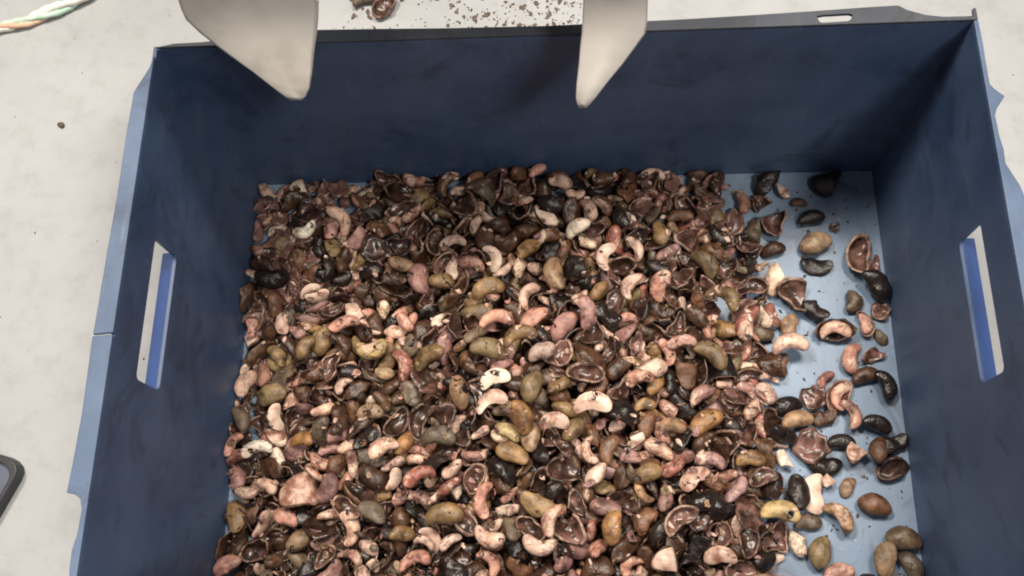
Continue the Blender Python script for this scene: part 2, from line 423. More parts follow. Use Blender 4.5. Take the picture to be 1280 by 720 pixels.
# ---------------------------------------------------------------- the blue bin
binr = tag(empty('plastic_bin', (0, -BL / 2, FZ)), 'open navy blue plastic bin holding the heap of cashews, rim torn in places', 'bin')
def bin_part(name, bm, mat, bevel=0.0):
    o = mesh_obj(name, bm, mat, None, False, bevel); o.parent = binr; o.matrix_parent_inverse = Matrix.Translation((0, BL / 2, -FZ)); return o
T = .0025
hx, top = BW / 2, BH - .003
slot = rounded(-.2255, -.1265, .1505, .1862, .0045)
def outline(a0, a1):                       # upper edge with a few nicks
    return [(a0, -.004), (a1, -.004), (a1, top)] + [(a1 + (a0 - a1) * f, top + d) for f, d in ((.2, -.0003), (.35, 0), (.6, -.0004), (.8, 0))] + [(a0, top)]
bin_part('wall', prism(outline(-BL, 0), slot, ((hx, 0, 0), (0, 1, 0), (0, 0, 1)), T), M['wall'])
bin_part('wall', prism(outline(-BL, 0), slot, ((-hx - T, 0, 0), (0, 1, 0), (0, 0, 1)), T), M['wall'])
bin_part('wall', prism(outline(-hx - T, hx + T), None, ((0, T + .0002, 0), (1, 0, 0), (0, 0, 1)), T), M['wall'])
bin_part('wall', prism(outline(-hx - T, hx + T), None, ((0, -BL - .0002, 0), (1, 0, 0), (0, 0, 1)), T), M['wall'])
bin_part('base_panel', prism([(-hx + .0002, -BL + .0002), (hx - .0002, -BL + .0002), (hx - .0002, -.0002), (-hx + .0002, -.0002)], None, ((0, 0, -.004), (1, 0, 0), (0, 1, 0)), .004), M['base'])
FL = ((0, 0, top + .0002), (1, 0, 0), (0, 1, 0))
FT = .0028
nudge = lambda pts, s, ax: pts
bin_part('flange', prism([(-.2749, -.006), (-.2772, -.016), (-.2855, -.0344), (-.2862, -.070), (-.2859, -.1089), (-.2868, -.150), (-.2876, -.2058), (-.2749, -.2046)], None, FL, FT), M['flange'], .0005)
bin_part('flange', prism([(-.2749, -.2058), (-.2878, -.2069), (-.2869, -.2556), (-.2878, -.285), (-.2887, -.3027), (-.2835, -.3036), (-.2799, -.306), (-.2779, -.3124), (-.2784, -.326), (-.2802, -.3352), (-.2800, -.3452), (-.2785, -.358), (-.2749, -.366)], None, FL, FT), M['flange'], .0005)
bslot = [(.1751, .0070), (.1764, .0030), (.1780, .0020), (.1950, .0026), (.1975, .0044), (.1984, .0073), (.1960, .0082), (.1800, .0078)]
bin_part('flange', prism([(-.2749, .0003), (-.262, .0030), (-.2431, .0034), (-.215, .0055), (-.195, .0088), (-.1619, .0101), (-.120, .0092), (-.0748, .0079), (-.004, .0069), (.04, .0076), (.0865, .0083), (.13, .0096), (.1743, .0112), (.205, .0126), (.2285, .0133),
          (.2337, .0096), (.245, .0052), (.2563, .0034), (.2700, .0032), (.2752, .0034), (.2756, .0090), (.2776, .0094), (.2778, .0003)], bslot, FL, FT), M['dark_rim'], .0005)
bin_part('flange', prism([(.2749, -.0003), (.2749, -.366), (.2860, -.360), (.2910, -.340), (.2895, -.250), (.2905, -.160), (.2885, -.135), (.2849, -.1182), (.2815, -.110), (.2788, -.1033), (.2792, -.094), (.2780, -.084), (.2777, -.0695), (.2796, -.0650), (.2855, -.0566), (.2800, -.0510), (.2779, -.0477), (.2778, -.030), (.2781, -.018), (.2777, -.0003)], None, FL, FT), M['flange'], .0005)
for s in (-1, 1):                           # the moulded shelf under each hand hole, outside the wall
    x0 = s * (hx + T + .0001)
    bm = prism([(0, .1425), (.0088, .1458), (.0088, .1497), (0, .1508)], None, ((x0, -.2285, 0), (s, 0, 0), (0, 0, 1)), .105 * -s)
    ys = [v.co.y for v in bm.verts]
    bmesh.ops.translate(bm, verts=bm.verts, vec=(0, -.2285 - min(ys), 0))
    bin_part('handle_ledge', bm, M['clean_blue'], .0006)

# ---------------------------------------------------------------- sheet metal chute above the back wall
chute = tag(empty('discharge_chute', (-.07, .02, .33)), 'two tapering grey sheet metal lips of a chute hanging over the back wall', 'chute')
def plate(rows, th=.0016):                  # rows of left and right edge points, from the bed down to the tip
    bm = bmesh.new(); vs = []
    for a, c in rows:
        a, c = Vector(a), Vector(c); vs.append([bm.verts.new(a.lerp(c, t)) for t in (0, .04, .5, .96, 1)])
    fs = [bm.faces.new((vs[i][k], vs[i + 1][k], vs[i + 1][k + 1], vs[i][k + 1])) for i in range(len(rows) - 1) for k in range(4)]
    for v in vs:                            # a slight dish and rolled edge, as pressed sheet has
        for k, d in ((0, -.0007), (4, -.0007), (2, -.0006)): v[k].co += Vector((0, -.64, .77)) * d
    bmesh.ops.recalc_face_normals(bm, faces=bm.faces); bm.normal_update()
    bmesh.ops.solidify(bm, geom=bm.faces[:], thickness=th)
    o = mesh_obj('lip_plate', bm, M['metal'], None, True)
    o.parent = chute; o.matrix_parent_inverse = Matrix.Translation((.07, -.02, -.33))
plate([((-0.2351, -0.0021, 0.346), (-0.1259, -0.0038, 0.3413)), ((-0.2288, -0.0109, 0.3219), (-0.1329, -0.0124, 0.3179)), ((-0.2244, -0.0184, 0.3013), (-0.1387, -0.0197, 0.2979)), ((-0.2248, -0.0208, 0.295), (-0.1401, -0.0222, 0.292)), ((-0.224, -0.0239, 0.2887), (-0.1418, -0.0252, 0.2858)), ((-0.2175, -0.0285, 0.2808), (-0.1442, -0.03, 0.2787)), ((-0.208, -0.0343, 0.2732), (-0.1471, -0.0357, 0.2718)), ((-0.1891, -0.0456, 0.2624), (-0.1506, -0.0465, 0.2617)), ((-0.1771, -0.0535, 0.2558), (-0.1533, -0.0541, 0.2553)), ((-0.17, -0.058, 0.252), (-0.1566, -0.0583, 0.2518)), ((-0.1662, -0.0598, 0.2505), (-0.1595, -0.0599, 0.2504))])
plate([((0.0211, -0.0061, 0.3351), (0.0574, -0.0067, 0.3336)), ((0.0206, -0.0146, 0.3116), (0.0581, -0.0152, 0.3101)), ((0.0201, -0.0222, 0.292), (0.0584, -0.0229, 0.2906)), ((0.0198, -0.0254, 0.2854), (0.0585, -0.0262, 0.2842)), ((0.0195, -0.0293, 0.2797), (0.0585, -0.0301, 0.2785)), ((0.019, -0.0334, 0.2741), (0.0577, -0.0343, 0.2732)), ((0.0179, -0.0395, 0.2678), (0.0516, -0.0402, 0.2671)), ((0.017, -0.0467, 0.2615), (0.0443, -0.0474, 0.2609)), ((0.0154, -0.0561, 0.2536), (0.034, -0.0565, 0.2533)), ((0.0148, -0.0625, 0.2482), (0.0275, -0.0628, 0.248)), ((0.0155, -0.0652, 0.2449), (0.024, -0.0653, 0.2447)), ((0.0169, -0.0666, 0.2424), (0.0215, -0.0667, 0.2423))])
bm = prism([(-.245, 0), (.066, 0), (.066, .20), (-.245, .20)], None, ((0, -.004, .3475), (1, 0, 0), (0, .80, .60)), .0016)
o = mesh_obj('chute_bed', bm, M['metal']); o.parent = chute; o.matrix_parent_inverse = Matrix.Translation((.07, -.02, -.33))

# ---------------------------------------------------------------- rope and panel on the floor
rope = tag(empty('rope', (-.52, .19, FZ)), 'loosely twisted white rope with pale green and peach strands on the floor', 'rope')
def curve_pts(cp, n):
    out = []
    for i in range(n):
        u = i / (n - 1) * (len(cp) - 1); k = min(int(u), len(cp) - 2); f = u - k
        p0, p1, p2, p3 = (Vector(cp[min(max(k + d, 0), len(cp) - 1)]) for d in (-1, 0, 1, 2))
        out.append(.5 * ((2 * p1) + (p2 - p0) * f + (2 * p0 - 5 * p1 + 4 * p2 - p3) * f * f + (3 * p1 - p0 - 3 * p2 + p3) * f ** 3))
    return out
rp = curve_pts([(-.66, .186, 0), (-.6092, .1806, 0), (-.5797, .1804, 0), (-.5556, .1813, 0), (-.5346, .1851, 0), (-.5151, .1928, 0), (-.4959, .2023, 0), (-.4771, .2148, 0), (-.4554, .2368, 0), (-.43, .27, 0)], 70)
for si, (mt, ph, r0) in enumerate((('rope_white', 0, .0038), ('rope_green', 2.1, .0029), ('rope_peach', 4.2, .0028))):
    bm = bmesh.new(); rings = []
    for i, c in enumerate(rp):
        d = (rp[min(i + 1, 69)] - rp[max(i - 1, 0)]).normalized(); sd = Vector((-d.y, d.x, 0))
        spread = .0030 + .0035 * max(0, (i - 30) / 40)
        a = i * .17 + ph
        cc = c + sd * (spread * math.cos(a)) + Vector((0, 0, FZ + r0 + .0022 + .0022 * math.sin(a)))
        rr = r0 * (1 + .12 * math.sin(i * 1.3 + ph))
        rings.append([bm.verts.new(cc + sd * (rr * math.cos(TAU * j / 8)) + Vector((0, 0, rr * math.sin(TAU * j / 8)))) for j in range(8)])
    for i in range(69):
        for j in range(8): bm.faces.new((rings[i][j], rings[i][(j + 1) % 8], rings[i + 1][(j + 1) % 8], rings[i + 1][j]))
    for e in (rings[0], rings[-1]): bm.faces.new(e)
    o = mesh_obj('strand', bm, M[mt], None, True); o.parent = rope; o.matrix_parent_inverse = Matrix.Translation((.52, -.19, -FZ))
    o['label'] = ('white rope strand', 'pale green rope strand', 'peach coloured rope strand')[si]
pan = tag(empty('floor_tray', (-.55, -.30, FZ)), 'dark slate blue tray with black rounded rim at left edge of the floor', 'tray')
op = [(-.640, -.2440), (-.478, -.2462), (-.4675, -.249), (-.4620, -.2518), (-.4575, -.2560), (-.4556, -.2611), (-.4568, -.2670), (-.4705, -.2990), (-.492, -.3445), (-.535, -.43), (-.640, -.43)]
cen = Vector((-.56, -.335))
ip = [tuple(cen + (Vector(p) - cen) * .945) for p in op]
o = mesh_obj('rim', prism(op, ip, ((0, 0, FZ + .0003), (1, 0, 0), (0, 1, 0)), .013), M['black_rubber'], None, False, .001); o.parent = pan; o.matrix_parent_inverse = Matrix.Translation((.55, .30, -FZ))
o = mesh_obj('panel', prism(ip, None, ((0, 0, FZ + .0003), (1, 0, 0), (0, 1, 0)), .006), M['slate_plastic']); o.parent = pan; o.matrix_parent_inverse = Matrix.Translation((.55, .30, -FZ))

# ---------------------------------------------------------------- specks and crumbs nobody could count
def specks(name, label, spots, mat, z):
    bm = bmesh.new(); rn = random.Random(name)
    for x, y, r in spots:
        b = bmesh.ops.create_icosphere(bm, subdivisions=1, radius=1)
        sx, sy, sz = r * rn.uniform(.7, 1.7), r * rn.uniform(.5, 1), r * rn.uniform(.3, .6); an = rn.uniform(0, 6.3)
        for v in b['verts']:
            q = v.co * (1 + rn.uniform(-.25, .25)); q = Vector((q.x * sx, q.y * sy, q.z * sz)); q.rotate(Euler((0, 0, an)))
            v.co = q + Vector((x, y, z + sz * .7))
    return tag(mesh_obj(name, bm, mat), label, kind='stuff')
rn = random.Random(3)
sp = []
while len(sp) < 1300:
    x, y = rn.uniform(-.22, .08), rn.uniform(.14, .30)
    if rn.random() < .25 + .75 * max(0, min(1, (x + .13) / .09)): sp.append((x, y, rn.choice((.0005, .0008, .0008, .0011, .0011, .0016, .0024))))
sp += [(rn.uniform(-.75, -.32), rn.uniform(-.5, .4), rn.choice((.0005, .0007, .001))) for _ in range(60)]
sp += [(rn.uniform(.30, .6), rn.uniform(-.4, .4), rn.choice((.0005, .0007, .001))) for _ in range(40)]
specks('floor_specks', 'dark specks of shell grit scattered on the concrete floor', sp, M['crumb'], FZ)
specks('bin_crumbs', 'tiny dark shell crumbs on the bare blue base of the bin', [(rn.uniform(.17, .272), rn.uniform(-.36, -.01), rn.choice((.0004, .0006, .0006, .001, .0014))) for _ in range(260)], M['crumb'], 0.0002)
specks('pale_crumbs', 'tiny cream kernel crumbs on the bare blue base of the bin', [(rn.uniform(.17, .272), rn.uniform(-.36, -.01), rn.choice((.0005, .0008, .0011))) for _ in range(26)], M['pale_crumb'], 0.0002)
bm = bmesh.new(); bmesh.ops.create_icosphere(bm, subdivisions=2, radius=1)
for v in bm.verts:
    v.co *= 1 + .3 * noise.noise(v.co * 1.7); v.co = Vector((v.co.x * .0042, v.co.y * .0028, v.co.z * .0016))
o = mesh_obj('shell_grit', bm, M['crumb'], None, True); o.location = (-.4787, .07, FZ + .0014); o.rotation_euler.z = -.5
tag(o, 'brown crumb of shell alone on the concrete floor left of the bin', 'crumb')

# ---------------------------------------------------------------- the cashews
# HERO rows: L (loose on the base) or P (on the heap), its number, form, kind, variant, colour, length, place, rotation
HERO = [
    ('L', 0, 'b', 'broken_shell', 2, 'black', 0.0232, [0.1818, -0.0132, 0.0083], [0.031, 0.765, 0.642, -0.035]),
    ('L', 1, 'P', 'kernel_piece', 0, 'tan', 0.0145, [0.1948, -0.0216, 0.0072], [0.732, 0.083, -0.022, 0.676]),
    ('L', 2, 'b', 'broken_shell', 0, 'black', 0.029, [0.2317, -0.0152, 0.0091], [0.063, 0.994, -0.006, 0.086]),
    ('L', 3, 'N', 'cashew_nut', 0, 'brown', 0.0145, [0.2085, -0.0306, 0.0038], [0.995, -0.07, 0.072, 0.005]),
    ('L', 4, 'N', 'cashew_nut', 3, 'black', 0.0239, [0.2166, -0.0451, 0.0046], [0.994, -0.061, -0.023, 0.086]),
    ('L', 5, 'B', 'broken_shell', 0, 'black', 0.0261, [0.1836, -0.0511, 0.0068], [0.765, 0.028, -0.043, 0.642]),
    ('L', 6, 'C', 'shell_chip', 1, 'black', 0.0087, [0.2367, -0.0537, 0.002], [0.982, 0.065, -0.055, -0.17]),
    ('L', 7, 'N', 'cashew_nut', 1, 'tan', 0.029, [0.2176, -0.0703, 0.0073], [0.985, 0.005, -0.019, 0.174]),
    ('L', 8, 's', 'half_shell', 4, 'black', 0.0275, [0.2177, -0.0899, 0.0026], [0.021, 0.996, -0.087, 0.016]),
    ('L', 9, 'S', 'half_shell', 0, 'black', 0.0362, [0.2511, -0.0818, 0.0079], [0.777, 0.005, 0.003, 0.629]),
    ('L', 10, 'N', 'cashew_nut', 6, 'black', 0.0304, [0.2634, -0.1097, 0.0138], [0.876, 0.091, 0.109, -0.461]),
    ('L', 11, 'C', 'shell_chip', 6, 'brown', 0.0188, [0.2661, -0.09, 0.0037], [0.766, -0.007, 0.043, 0.642]),
    ('L', 12, 'C', 'shell_chip', 1, 'black', 0.0159, [0.2654, -0.1307, 0.0032], [0.864, -0.054, -0.052, 0.497]),
    ('L', 13, 'b', 'broken_shell', 0, 'greyolive', 0.0196, [0.2453, -0.123, 0.0057], [0.024, 0.816, 0.563, -0.129]),
    ('L', 14, 'P', 'kernel_piece', 1, 'cream', 0.0246, [0.1807, -0.1029, 0.0072], [0.934, 0.105, 0.015, 0.342]),
    ('L', 15, 'S', 'half_shell', 2, 'black', 0.029, [0.16, -0.1097, 0.0116], [0.995, 0.05, 0.011, 0.087]),
    ('L', 16, 'B', 'broken_shell', 0, 'black', 0.0319, [0.1955, -0.1159, 0.01], [0.953, 0.01, 0.044, -0.3]),
    ('L', 17, 's', 'half_shell', 6, 'black', 0.0246, [0.2113, -0.1302, 0.009], [0.004, 0.94, -0.342, 0.001]),
    ('L', 18, 'X', 'half_shell', 5, 'pinkcream', 0.0333, [0.2259, -0.147, 0.0074], [0.999, -0.004, -0.018, 0.026]),
    ('L', 19, 'X', 'half_shell', 2, 'pink', 0.0232, [0.253, -0.1419, 0.0039], [0.766, -0.015, -0.055, -0.641]),
    ('L', 20, 'N', 'cashew_nut', 2, 'tan', 0.0261, [0.1895, -0.1449, 0.0056], [0.737, -0.018, 0.053, 0.674]),
    ('L', 21, 'K', 'cashew_kernel', 1, 'pink', 0.0275, [0.237, -0.1703, 0.0056], [0.815, 0.077, 0.111, 0.563]),
    ('L', 22, 'C', 'shell_chip', 0, 'greyolive', 0.0217, [0.2544, -0.1691, 0.0033], [0.965, 0.047, -0.003, 0.259]),
    ('L', 23, 'N', 'cashew_nut', 3, 'darkbrown', 0.0246, [0.2468, -0.1851, 0.0049], [0.988, 0.085, 0.021, 0.129]),
    ('L', 24, 'N', 'cashew_nut', 2, 'black', 0.0261, [0.2623, -0.1939, 0.0091], [0.818, -0.017, 0.094, -0.567]),
    ('L', 25, 's', 'half_shell', 3, 'greyolive', 0.0159, [0.2639, -0.153, 0.003], [0.031, -0.865, 0.5, -0.007]),
    ('L', 26, 'X', 'half_shell', 1, 'pink', 0.0304, [0.2235, -0.2021, 0.0052], [0.843, 0.01, 0.036, 0.536]),
    ('L', 27, 's', 'half_shell', 6, 'darkbrown', 0.0217, [0.2103, -0.2203, 0.0055], [0.044, -0.995, -0.088, -0.013]),
    ('L', 28, 'K', 'cashew_kernel', 2, 'pink', 0.0246, [0.2319, -0.2178, 0.0104], [0.819, 0.011, -0.036, -0.573]),
    ('L', 29, 'N', 'cashew_nut', 3, 'black', 0.0246, [0.2508, -0.2252, 0.0096], [0.981, 0.073, 0.04, -0.176]),
    ('L', 30, 's', 'half_shell', 6, 'black', 0.0261, [0.2624, -0.2414, 0.0047], [0.033, 0.984, 0.174, -0.026]),
    ('L', 31, 'N', 'cashew_nut', 3, 'black', 0.0232, [0.2222, -0.2389, 0.0044], [1.0, 0.021, -0.007, 0.0]),
    ('L', 32, 'P', 'kernel_piece', 2, 'tan', 0.0174, [0.2298, -0.2491, 0.0107], [0.939, -0.043, -0.02, 0.341]),
    ('L', 33, 'N', 'cashew_nut', 1, 'brown', 0.0217, [0.247, -0.2476, 0.0163], [0.757, -0.108, 0.034, 0.643]),
    ('L', 34, 'S', 'half_shell', 4, 'black', 0.029, [0.2601, -0.2604, 0.0055], [0.985, 0.056, 0.051, 0.153]),
    ('L', 35, 's', 'half_shell', 2, 'black', 0.029, [0.2076, -0.259, 0.0052], [0.01, -0.999, 0.044, 0.018]),
    ('L', 36, 'C', 'shell_chip', 1, 'darkbrown', 0.0275, [0.1975, -0.2426, 0.0072], [0.953, 0.005, -0.043, 0.3]),
    ('L', 37, 'N', 'cashew_nut', 3, 'tan', 0.0261, [0.1883, -0.2213, 0.0084], [0.996, 0.007, 0.014, 0.087]),
    ('L', 38, 'N', 'cashew_nut', 4, 'tan', 0.0181, [0.224, -0.2746, 0.0029], [0.865, -0.038, -0.034, 0.499]),
    ('L', 39, 'N', 'cashew_nut', 1, 'brown', 0.0261, [0.242, -0.2887, 0.0076], [0.99, -0.009, -0.045, -0.131]),
    ('L', 40, 'H', 'half_kernel', 1, 'cream', 0.0319, [0.1958, -0.2802, 0.0035], [0.736, -0.047, -0.023, 0.675]),
    ('L', 41, 'K', 'cashew_kernel', 0, 'tan', 0.0275, [0.2146, -0.2974, 0.0117], [0.904, 0.06, -0.038, -0.421]),
    ('L', 42, 'N', 'cashew_nut', 6, 'greyolive', 0.0217, [0.1908, -0.3015, 0.004], [0.995, -0.095, 0.004, 0.0]),
    ('L', 43, 'N', 'cashew_nut', 1, 'olive', 0.0261, [0.197, -0.3248, 0.0076], [0.791, 0.055, 0.033, 0.608]),
    ('L', 44, 'N', 'cashew_nut', 1, 'greyolive', 0.0275, [0.2607, -0.314, 0.0083], [0.992, -0.065, -0.059, -0.091]),
    ('L', 45, 'N', 'cashew_nut', 0, 'greyolive', 0.0261, [0.2655, -0.3344, 0.0066], [0.865, 0.041, 0.025, -0.5]),
    ('L', 46, 'N', 'cashew_nut', 0, 'tan', 0.029, [0.2435, -0.3303, 0.0123], [0.765, 0.04, -0.011, 0.643]),
    ('L', 47, 'K', 'cashew_kernel', 3, 'pink', 0.0261, [0.2082, -0.3395, 0.0074], [0.982, 0.066, -0.022, 0.175]),
    ('L', 48, 'N', 'cashew_nut', 1, 'black', 0.0246, [0.2308, -0.3482, 0.0071], [0.998, 0.054, -0.008, 0.0]),
    ('L', 49, 'N', 'cashew_nut', 3, 'brown', 0.0217, [0.2656, -0.3524, 0.0114], [0.866, 0.006, -0.043, 0.499]),
    ('L', 50, 'P', 'kernel_piece', 2, 'cream', 0.0109, [0.2074, -0.2706, 0.0097], [0.965, -0.025, 0.044, 0.259]),
    ('L', 51, 's', 'half_shell', 1, 'black', 0.029, [0.1848, -0.2795, 0.0116], [0.011, -0.737, -0.67, 0.092]),
    ('L', 52, 'P', 'kernel_piece', 1, 'cream', 0.0188, [0.1811, -0.3182, 0.0056], [0.819, -0.009, -0.058, 0.571]),
    ('P', 0, 'K', 'cashew_kernel', 2, 'ivory', 0.0187, [-0.2524, -0.0478, 0.0072], [0.981, -0.049, 0.065, 0.176]),
    ('P', 1, 'K', 'cashew_kernel', 0, 'ivory', 0.0253, [-0.2232, -0.0559, 0.0217], [0.102, 0.252, 0.091, -0.958]),
    ('P', 2, 'K', 'cashew_kernel', 4, 'ivory', 0.0253, [-0.2459, -0.2459, 0.0286], [0.975, -0.014, 0.139, 0.17]),
    ('P', 3, 'K', 'cashew_kernel', 4, 'pinkcream', 0.0293, [-0.1914, -0.0449, 0.0206], [0.863, 0.078, -0.043, -0.498]),
    ('P', 4, 'P', 'kernel_piece', 3, 'cream', 0.0173, [-0.2639, -0.0101, 0.0069], [0.968, 0.06, 0.19, 0.154]),
    ('P', 5, 'K', 'cashew_kernel', 4, 'pinkcream', 0.0213, [-0.2507, -0.0108, 0.0049], [0.861, 0.095, 0.053, 0.497]),
    ('P', 6, 'P', 'kernel_piece', 2, 'cream', 0.016, [-0.2352, -0.009, 0.0132], [0.995, -0.024, 0.04, 0.088]),
    ('P', 7, 'K', 'cashew_kernel', 2, 'pinkcream', 0.02, [-0.2116, -0.0103, 0.0041], [0.765, -0.046, -0.059, 0.64]),
    ('P', 8, 'K', 'cashew_kernel', 1, 'pinkcream', 0.02, [-0.1886, -0.0115, 0.0047], [0.855, 0.118, 0.173, 0.474]),
    ('P', 9, 'K', 'cashew_kernel', 4, 'pinkcream', 0.0227, [-0.0908, -0.0707, 0.03], [0.988, 0.123, -0.08, 0.053]),
    ('P', 10, 'H', 'half_kernel', 2, 'pink', 0.024, [-0.0543, -0.0883, 0.0338], [0.791, 0.206, -0.028, -0.576]),
    ('P', 11, 'P', 'kernel_piece', 1, 'cream', 0.016, [-0.0342, -0.095, 0.0278], [0.919, 0.064, -0.203, 0.332]),
    ('P', 12, 'N', 'cashew_nut', 0, 'cream', 0.024, [0.0148, -0.0607, 0.0321], [0.95, -0.15, -0.138, 0.237]),
    ('P', 13, 'H', 'half_kernel', 2, 'pinkcream', 0.0253, [0.0374, -0.0885, 0.0337], [0.815, 0.079, 0.038, 0.572]),
    ('P', 14, 'K', 'cashew_kernel', 4, 'pinkcream', 0.0227, [0.0649, -0.077, 0.0204], [0.816, 0.074, -0.071, -0.569]),
    ('P', 15, 'K', 'cashew_kernel', 4, 'pinkcream', 0.028, [0.0585, -0.1149, 0.0362], [0.892, 0.148, 0.148, 0.4]),
    ('P', 16, 'K', 'cashew_kernel', 3, 'pink', 0.028, [0.0818, -0.1135, 0.0306], [0.79, 0.152, -0.214, 0.554]),
    ('P', 17, 'N', 'cashew_nut', 4, 'ochre', 0.024, [-0.0981, -0.108, 0.0341], [0.99, 0.002, 0.143, -0.0]),
    ('P', 18, 'N', 'cashew_nut', 6, 'mauve', 0.031, [-0.1187, -0.105, 0.0312], [0.645, -0.034, 0.193, 0.739]),
    ('P', 19, 'N', 'cashew_nut', 2, 'ochre', 0.0293, [-0.0601, -0.1157, 0.0383], [0.974, 0.136, 0.074, 0.164]),
    ('P', 20, 'K', 'cashew_kernel', 2, 'pink', 0.0293, [-0.0512, -0.1428, 0.0378], [0.993, 0.007, -0.117, 0.001]),
    ('P', 21, 'K', 'cashew_kernel', 2, 'pinkcream', 0.0253, [-0.0273, -0.1189, 0.0258], [0.839, 0.214, 0.1, 0.49]),
    ('P', 22, 'N', 'cashew_nut', 5, 'pink', 0.028, [-0.0229, -0.139, 0.0279], [0.927, -0.153, -0.044, 0.339]),
    ('P', 23, 'K', 'cashew_kernel', 0, 'mauve', 0.031, [0.0214, -0.1399, 0.0478], [0.807, 0.128, 0.042, -0.576]),
    ('P', 24, 'N', 'cashew_nut', 3, 'mauve', 0.031, [0.0017, -0.148, 0.0306], [0.867, 0.244, -0.022, 0.434]),
    ('P', 25, 'N', 'cashew_nut', 6, 'pinkcream', 0.024, [-0.0149, -0.1732, 0.0477], [0.985, -0.004, 0.001, 0.174]),
    ('P', 26, 'N', 'cashew_nut', 3, 'olive', 0.0307, [-0.0572, -0.1695, 0.0467], [0.973, 0.137, 0.151, -0.106]),
    ('P', 27, 'K', 'cashew_kernel', 0, 'ochre', 0.0293, [-0.0329, -0.1594, 0.05], [0.988, -0.014, -0.08, 0.128]),
    ('P', 28, 'N', 'cashew_nut', 3, 'tan', 0.031, [-0.0051, -0.1047, 0.036], [0.643, -0.002, 0.109, 0.758]),
    ('P', 29, 'N', 'cashew_nut', 3, 'ochre', 0.024, [-0.0275, -0.0803, 0.034], [0.926, 0.116, 0.179, 0.313]),
    ('P', 30, 'K', 'cashew_kernel', 1, 'yellow', 0.031, [-0.1547, -0.1676, 0.0354], [0.003, 0.187, 0.013, -0.982]),
    ('P', 31, 'K', 'cashew_kernel', 0, 'red', 0.028, [-0.1269, -0.1802, 0.0372], [0.817, 0.057, 0.025, -0.574]),
    ('P', 32, 'N', 'cashew_nut', 2, 'olive', 0.0293, [-0.1061, -0.1748, 0.0434], [0.953, -0.044, -0.181, 0.24]),
    ('P', 33, 'P', 'kernel_piece', 3, 'pink', 0.024, [-0.1705, -0.135, 0.0255], [0.996, -0.087, 0.006, 0.0]),
    ('P', 34, 'S', 'half_shell', 0, 'black', 0.031, [0.0198, -0.1899, 0.0418], [0.993, -0.111, 0.025, -0.041]),
    ('P', 35, 'K', 'cashew_kernel', 4, 'pink', 0.0267, [0.0606, -0.1951, 0.0471], [0.977, -0.04, 0.114, 0.175]),
    ('P', 36, 'N', 'cashew_nut', 1, 'olive', 0.0267, [-0.0229, -0.2014, 0.0453], [0.814, 0.095, 0.084, 0.567]),
    ('P', 37, 'H', 'half_kernel', 0, 'pink', 0.0253, [-0.0521, -0.1948, 0.0493], [0.983, 0.058, 0.018, 0.173]),
    ('P', 38, 'S', 'half_shell', 2, 'black', 0.0307, [-0.1146, -0.2255, 0.031], [0.781, 0.13, -0.014, 0.61]),
    ('P', 39, 'N', 'cashew_nut', 2, 'greyolive', 0.0293, [-0.0968, -0.2379, 0.0371], [0.998, 0.012, -0.065, 0.001]),
    ('P', 40, 'N', 'cashew_nut', 3, 'orange', 0.0293, [-0.0295, -0.226, 0.0521], [0.804, 0.087, 0.205, -0.551]),
    ('P', 41, 'H', 'half_kernel', 2, 'pinkcream', 0.028, [-0.054, -0.2117, 0.0445], [0.969, -0.031, -0.184, 0.16]),
    ('P', 42, 'H', 'half_kernel', 0, 'pinkcream', 0.0253, [-0.0048, -0.2277, 0.042], [0.987, 0.113, -0.11, 0.013]),
    ('P', 43, 'S', 'half_shell', 1, 'greyolive', 0.031, [0.0005, -0.2647, 0.0282], [0.972, -0.048, 0.228, 0.011]),
    ('P', 44, 'H', 'half_kernel', 0, 'red', 0.0307, [0.0252, -0.2137, 0.0433], [0.995, 0.061, -0.075, 0.005]),
    ('P', 45, 'N', 'cashew_nut', 3, 'ochre', 0.031, [-0.0897, -0.2983, 0.0418], [0.982, 0.181, -0.026, 0.049]),
    ('P', 46, 'N', 'cashew_nut', 5, 'greyolive', 0.0253, [-0.146, -0.2963, 0.0364], [0.951, -0.168, 0.071, -0.25]),
    ('P', 47, 'K', 'cashew_kernel', 4, 'pinkcream', 0.028, [-0.165, -0.3083, 0.0258], [0.765, -0.028, 0.132, -0.63]),
    ('P', 48, 'N', 'cashew_nut', 6, 'ochre', 0.0213, [-0.1237, -0.3125, 0.0301], [0.958, -0.009, 0.288, 0.003]),
    ('P', 49, 'K', 'cashew_kernel', 4, 'pink', 0.028, [-0.0618, -0.2874, 0.0362], [0.748, 0.153, -0.045, 0.644]),
    ('P', 50, 'P', 'kernel_piece', 0, 'ivory', 0.012, [-0.0509, -0.3055, 0.0218], [0.999, -0.008, 0.051, 0.0]),
    ('P', 51, 'K', 'cashew_kernel', 1, 'pinkcream', 0.0267, [-0.0557, -0.3168, 0.04], [0.153, -0.165, -0.093, 0.97]),
    ('P', 52, 'K', 'cashew_kernel', 0, 'pinkcream', 0.028, [-0.0178, -0.3225, 0.0423], [0.095, -0.193, 0.064, 0.974]),
    ('P', 53, 'N', 'cashew_nut', 4, 'orange', 0.0267, [0.0372, -0.3092, 0.0422], [0.734, -0.071, -0.148, 0.659]),
    ('P', 54, 'S', 'half_shell', 2, 'greyolive', 0.031, [0.0882, -0.3008, 0.0376], [0.952, 0.161, 0.068, 0.251]),
    ('P', 55, 'N', 'cashew_nut', 2, 'yellow', 0.0307, [0.1669, -0.2943, 0.0223], [0.974, -0.142, -0.143, -0.106]),
    ('P', 56, 'H', 'half_kernel', 1, 'pink', 0.0253, [0.1198, -0.3271, 0.0188], [0.987, 0.043, -0.153, 0.007]),
    ('P', 57, 'N', 'cashew_nut', 2, 'ochre', 0.024, [0.1475, -0.2542, 0.0199], [0.991, 0.123, 0.049, -0.006]),
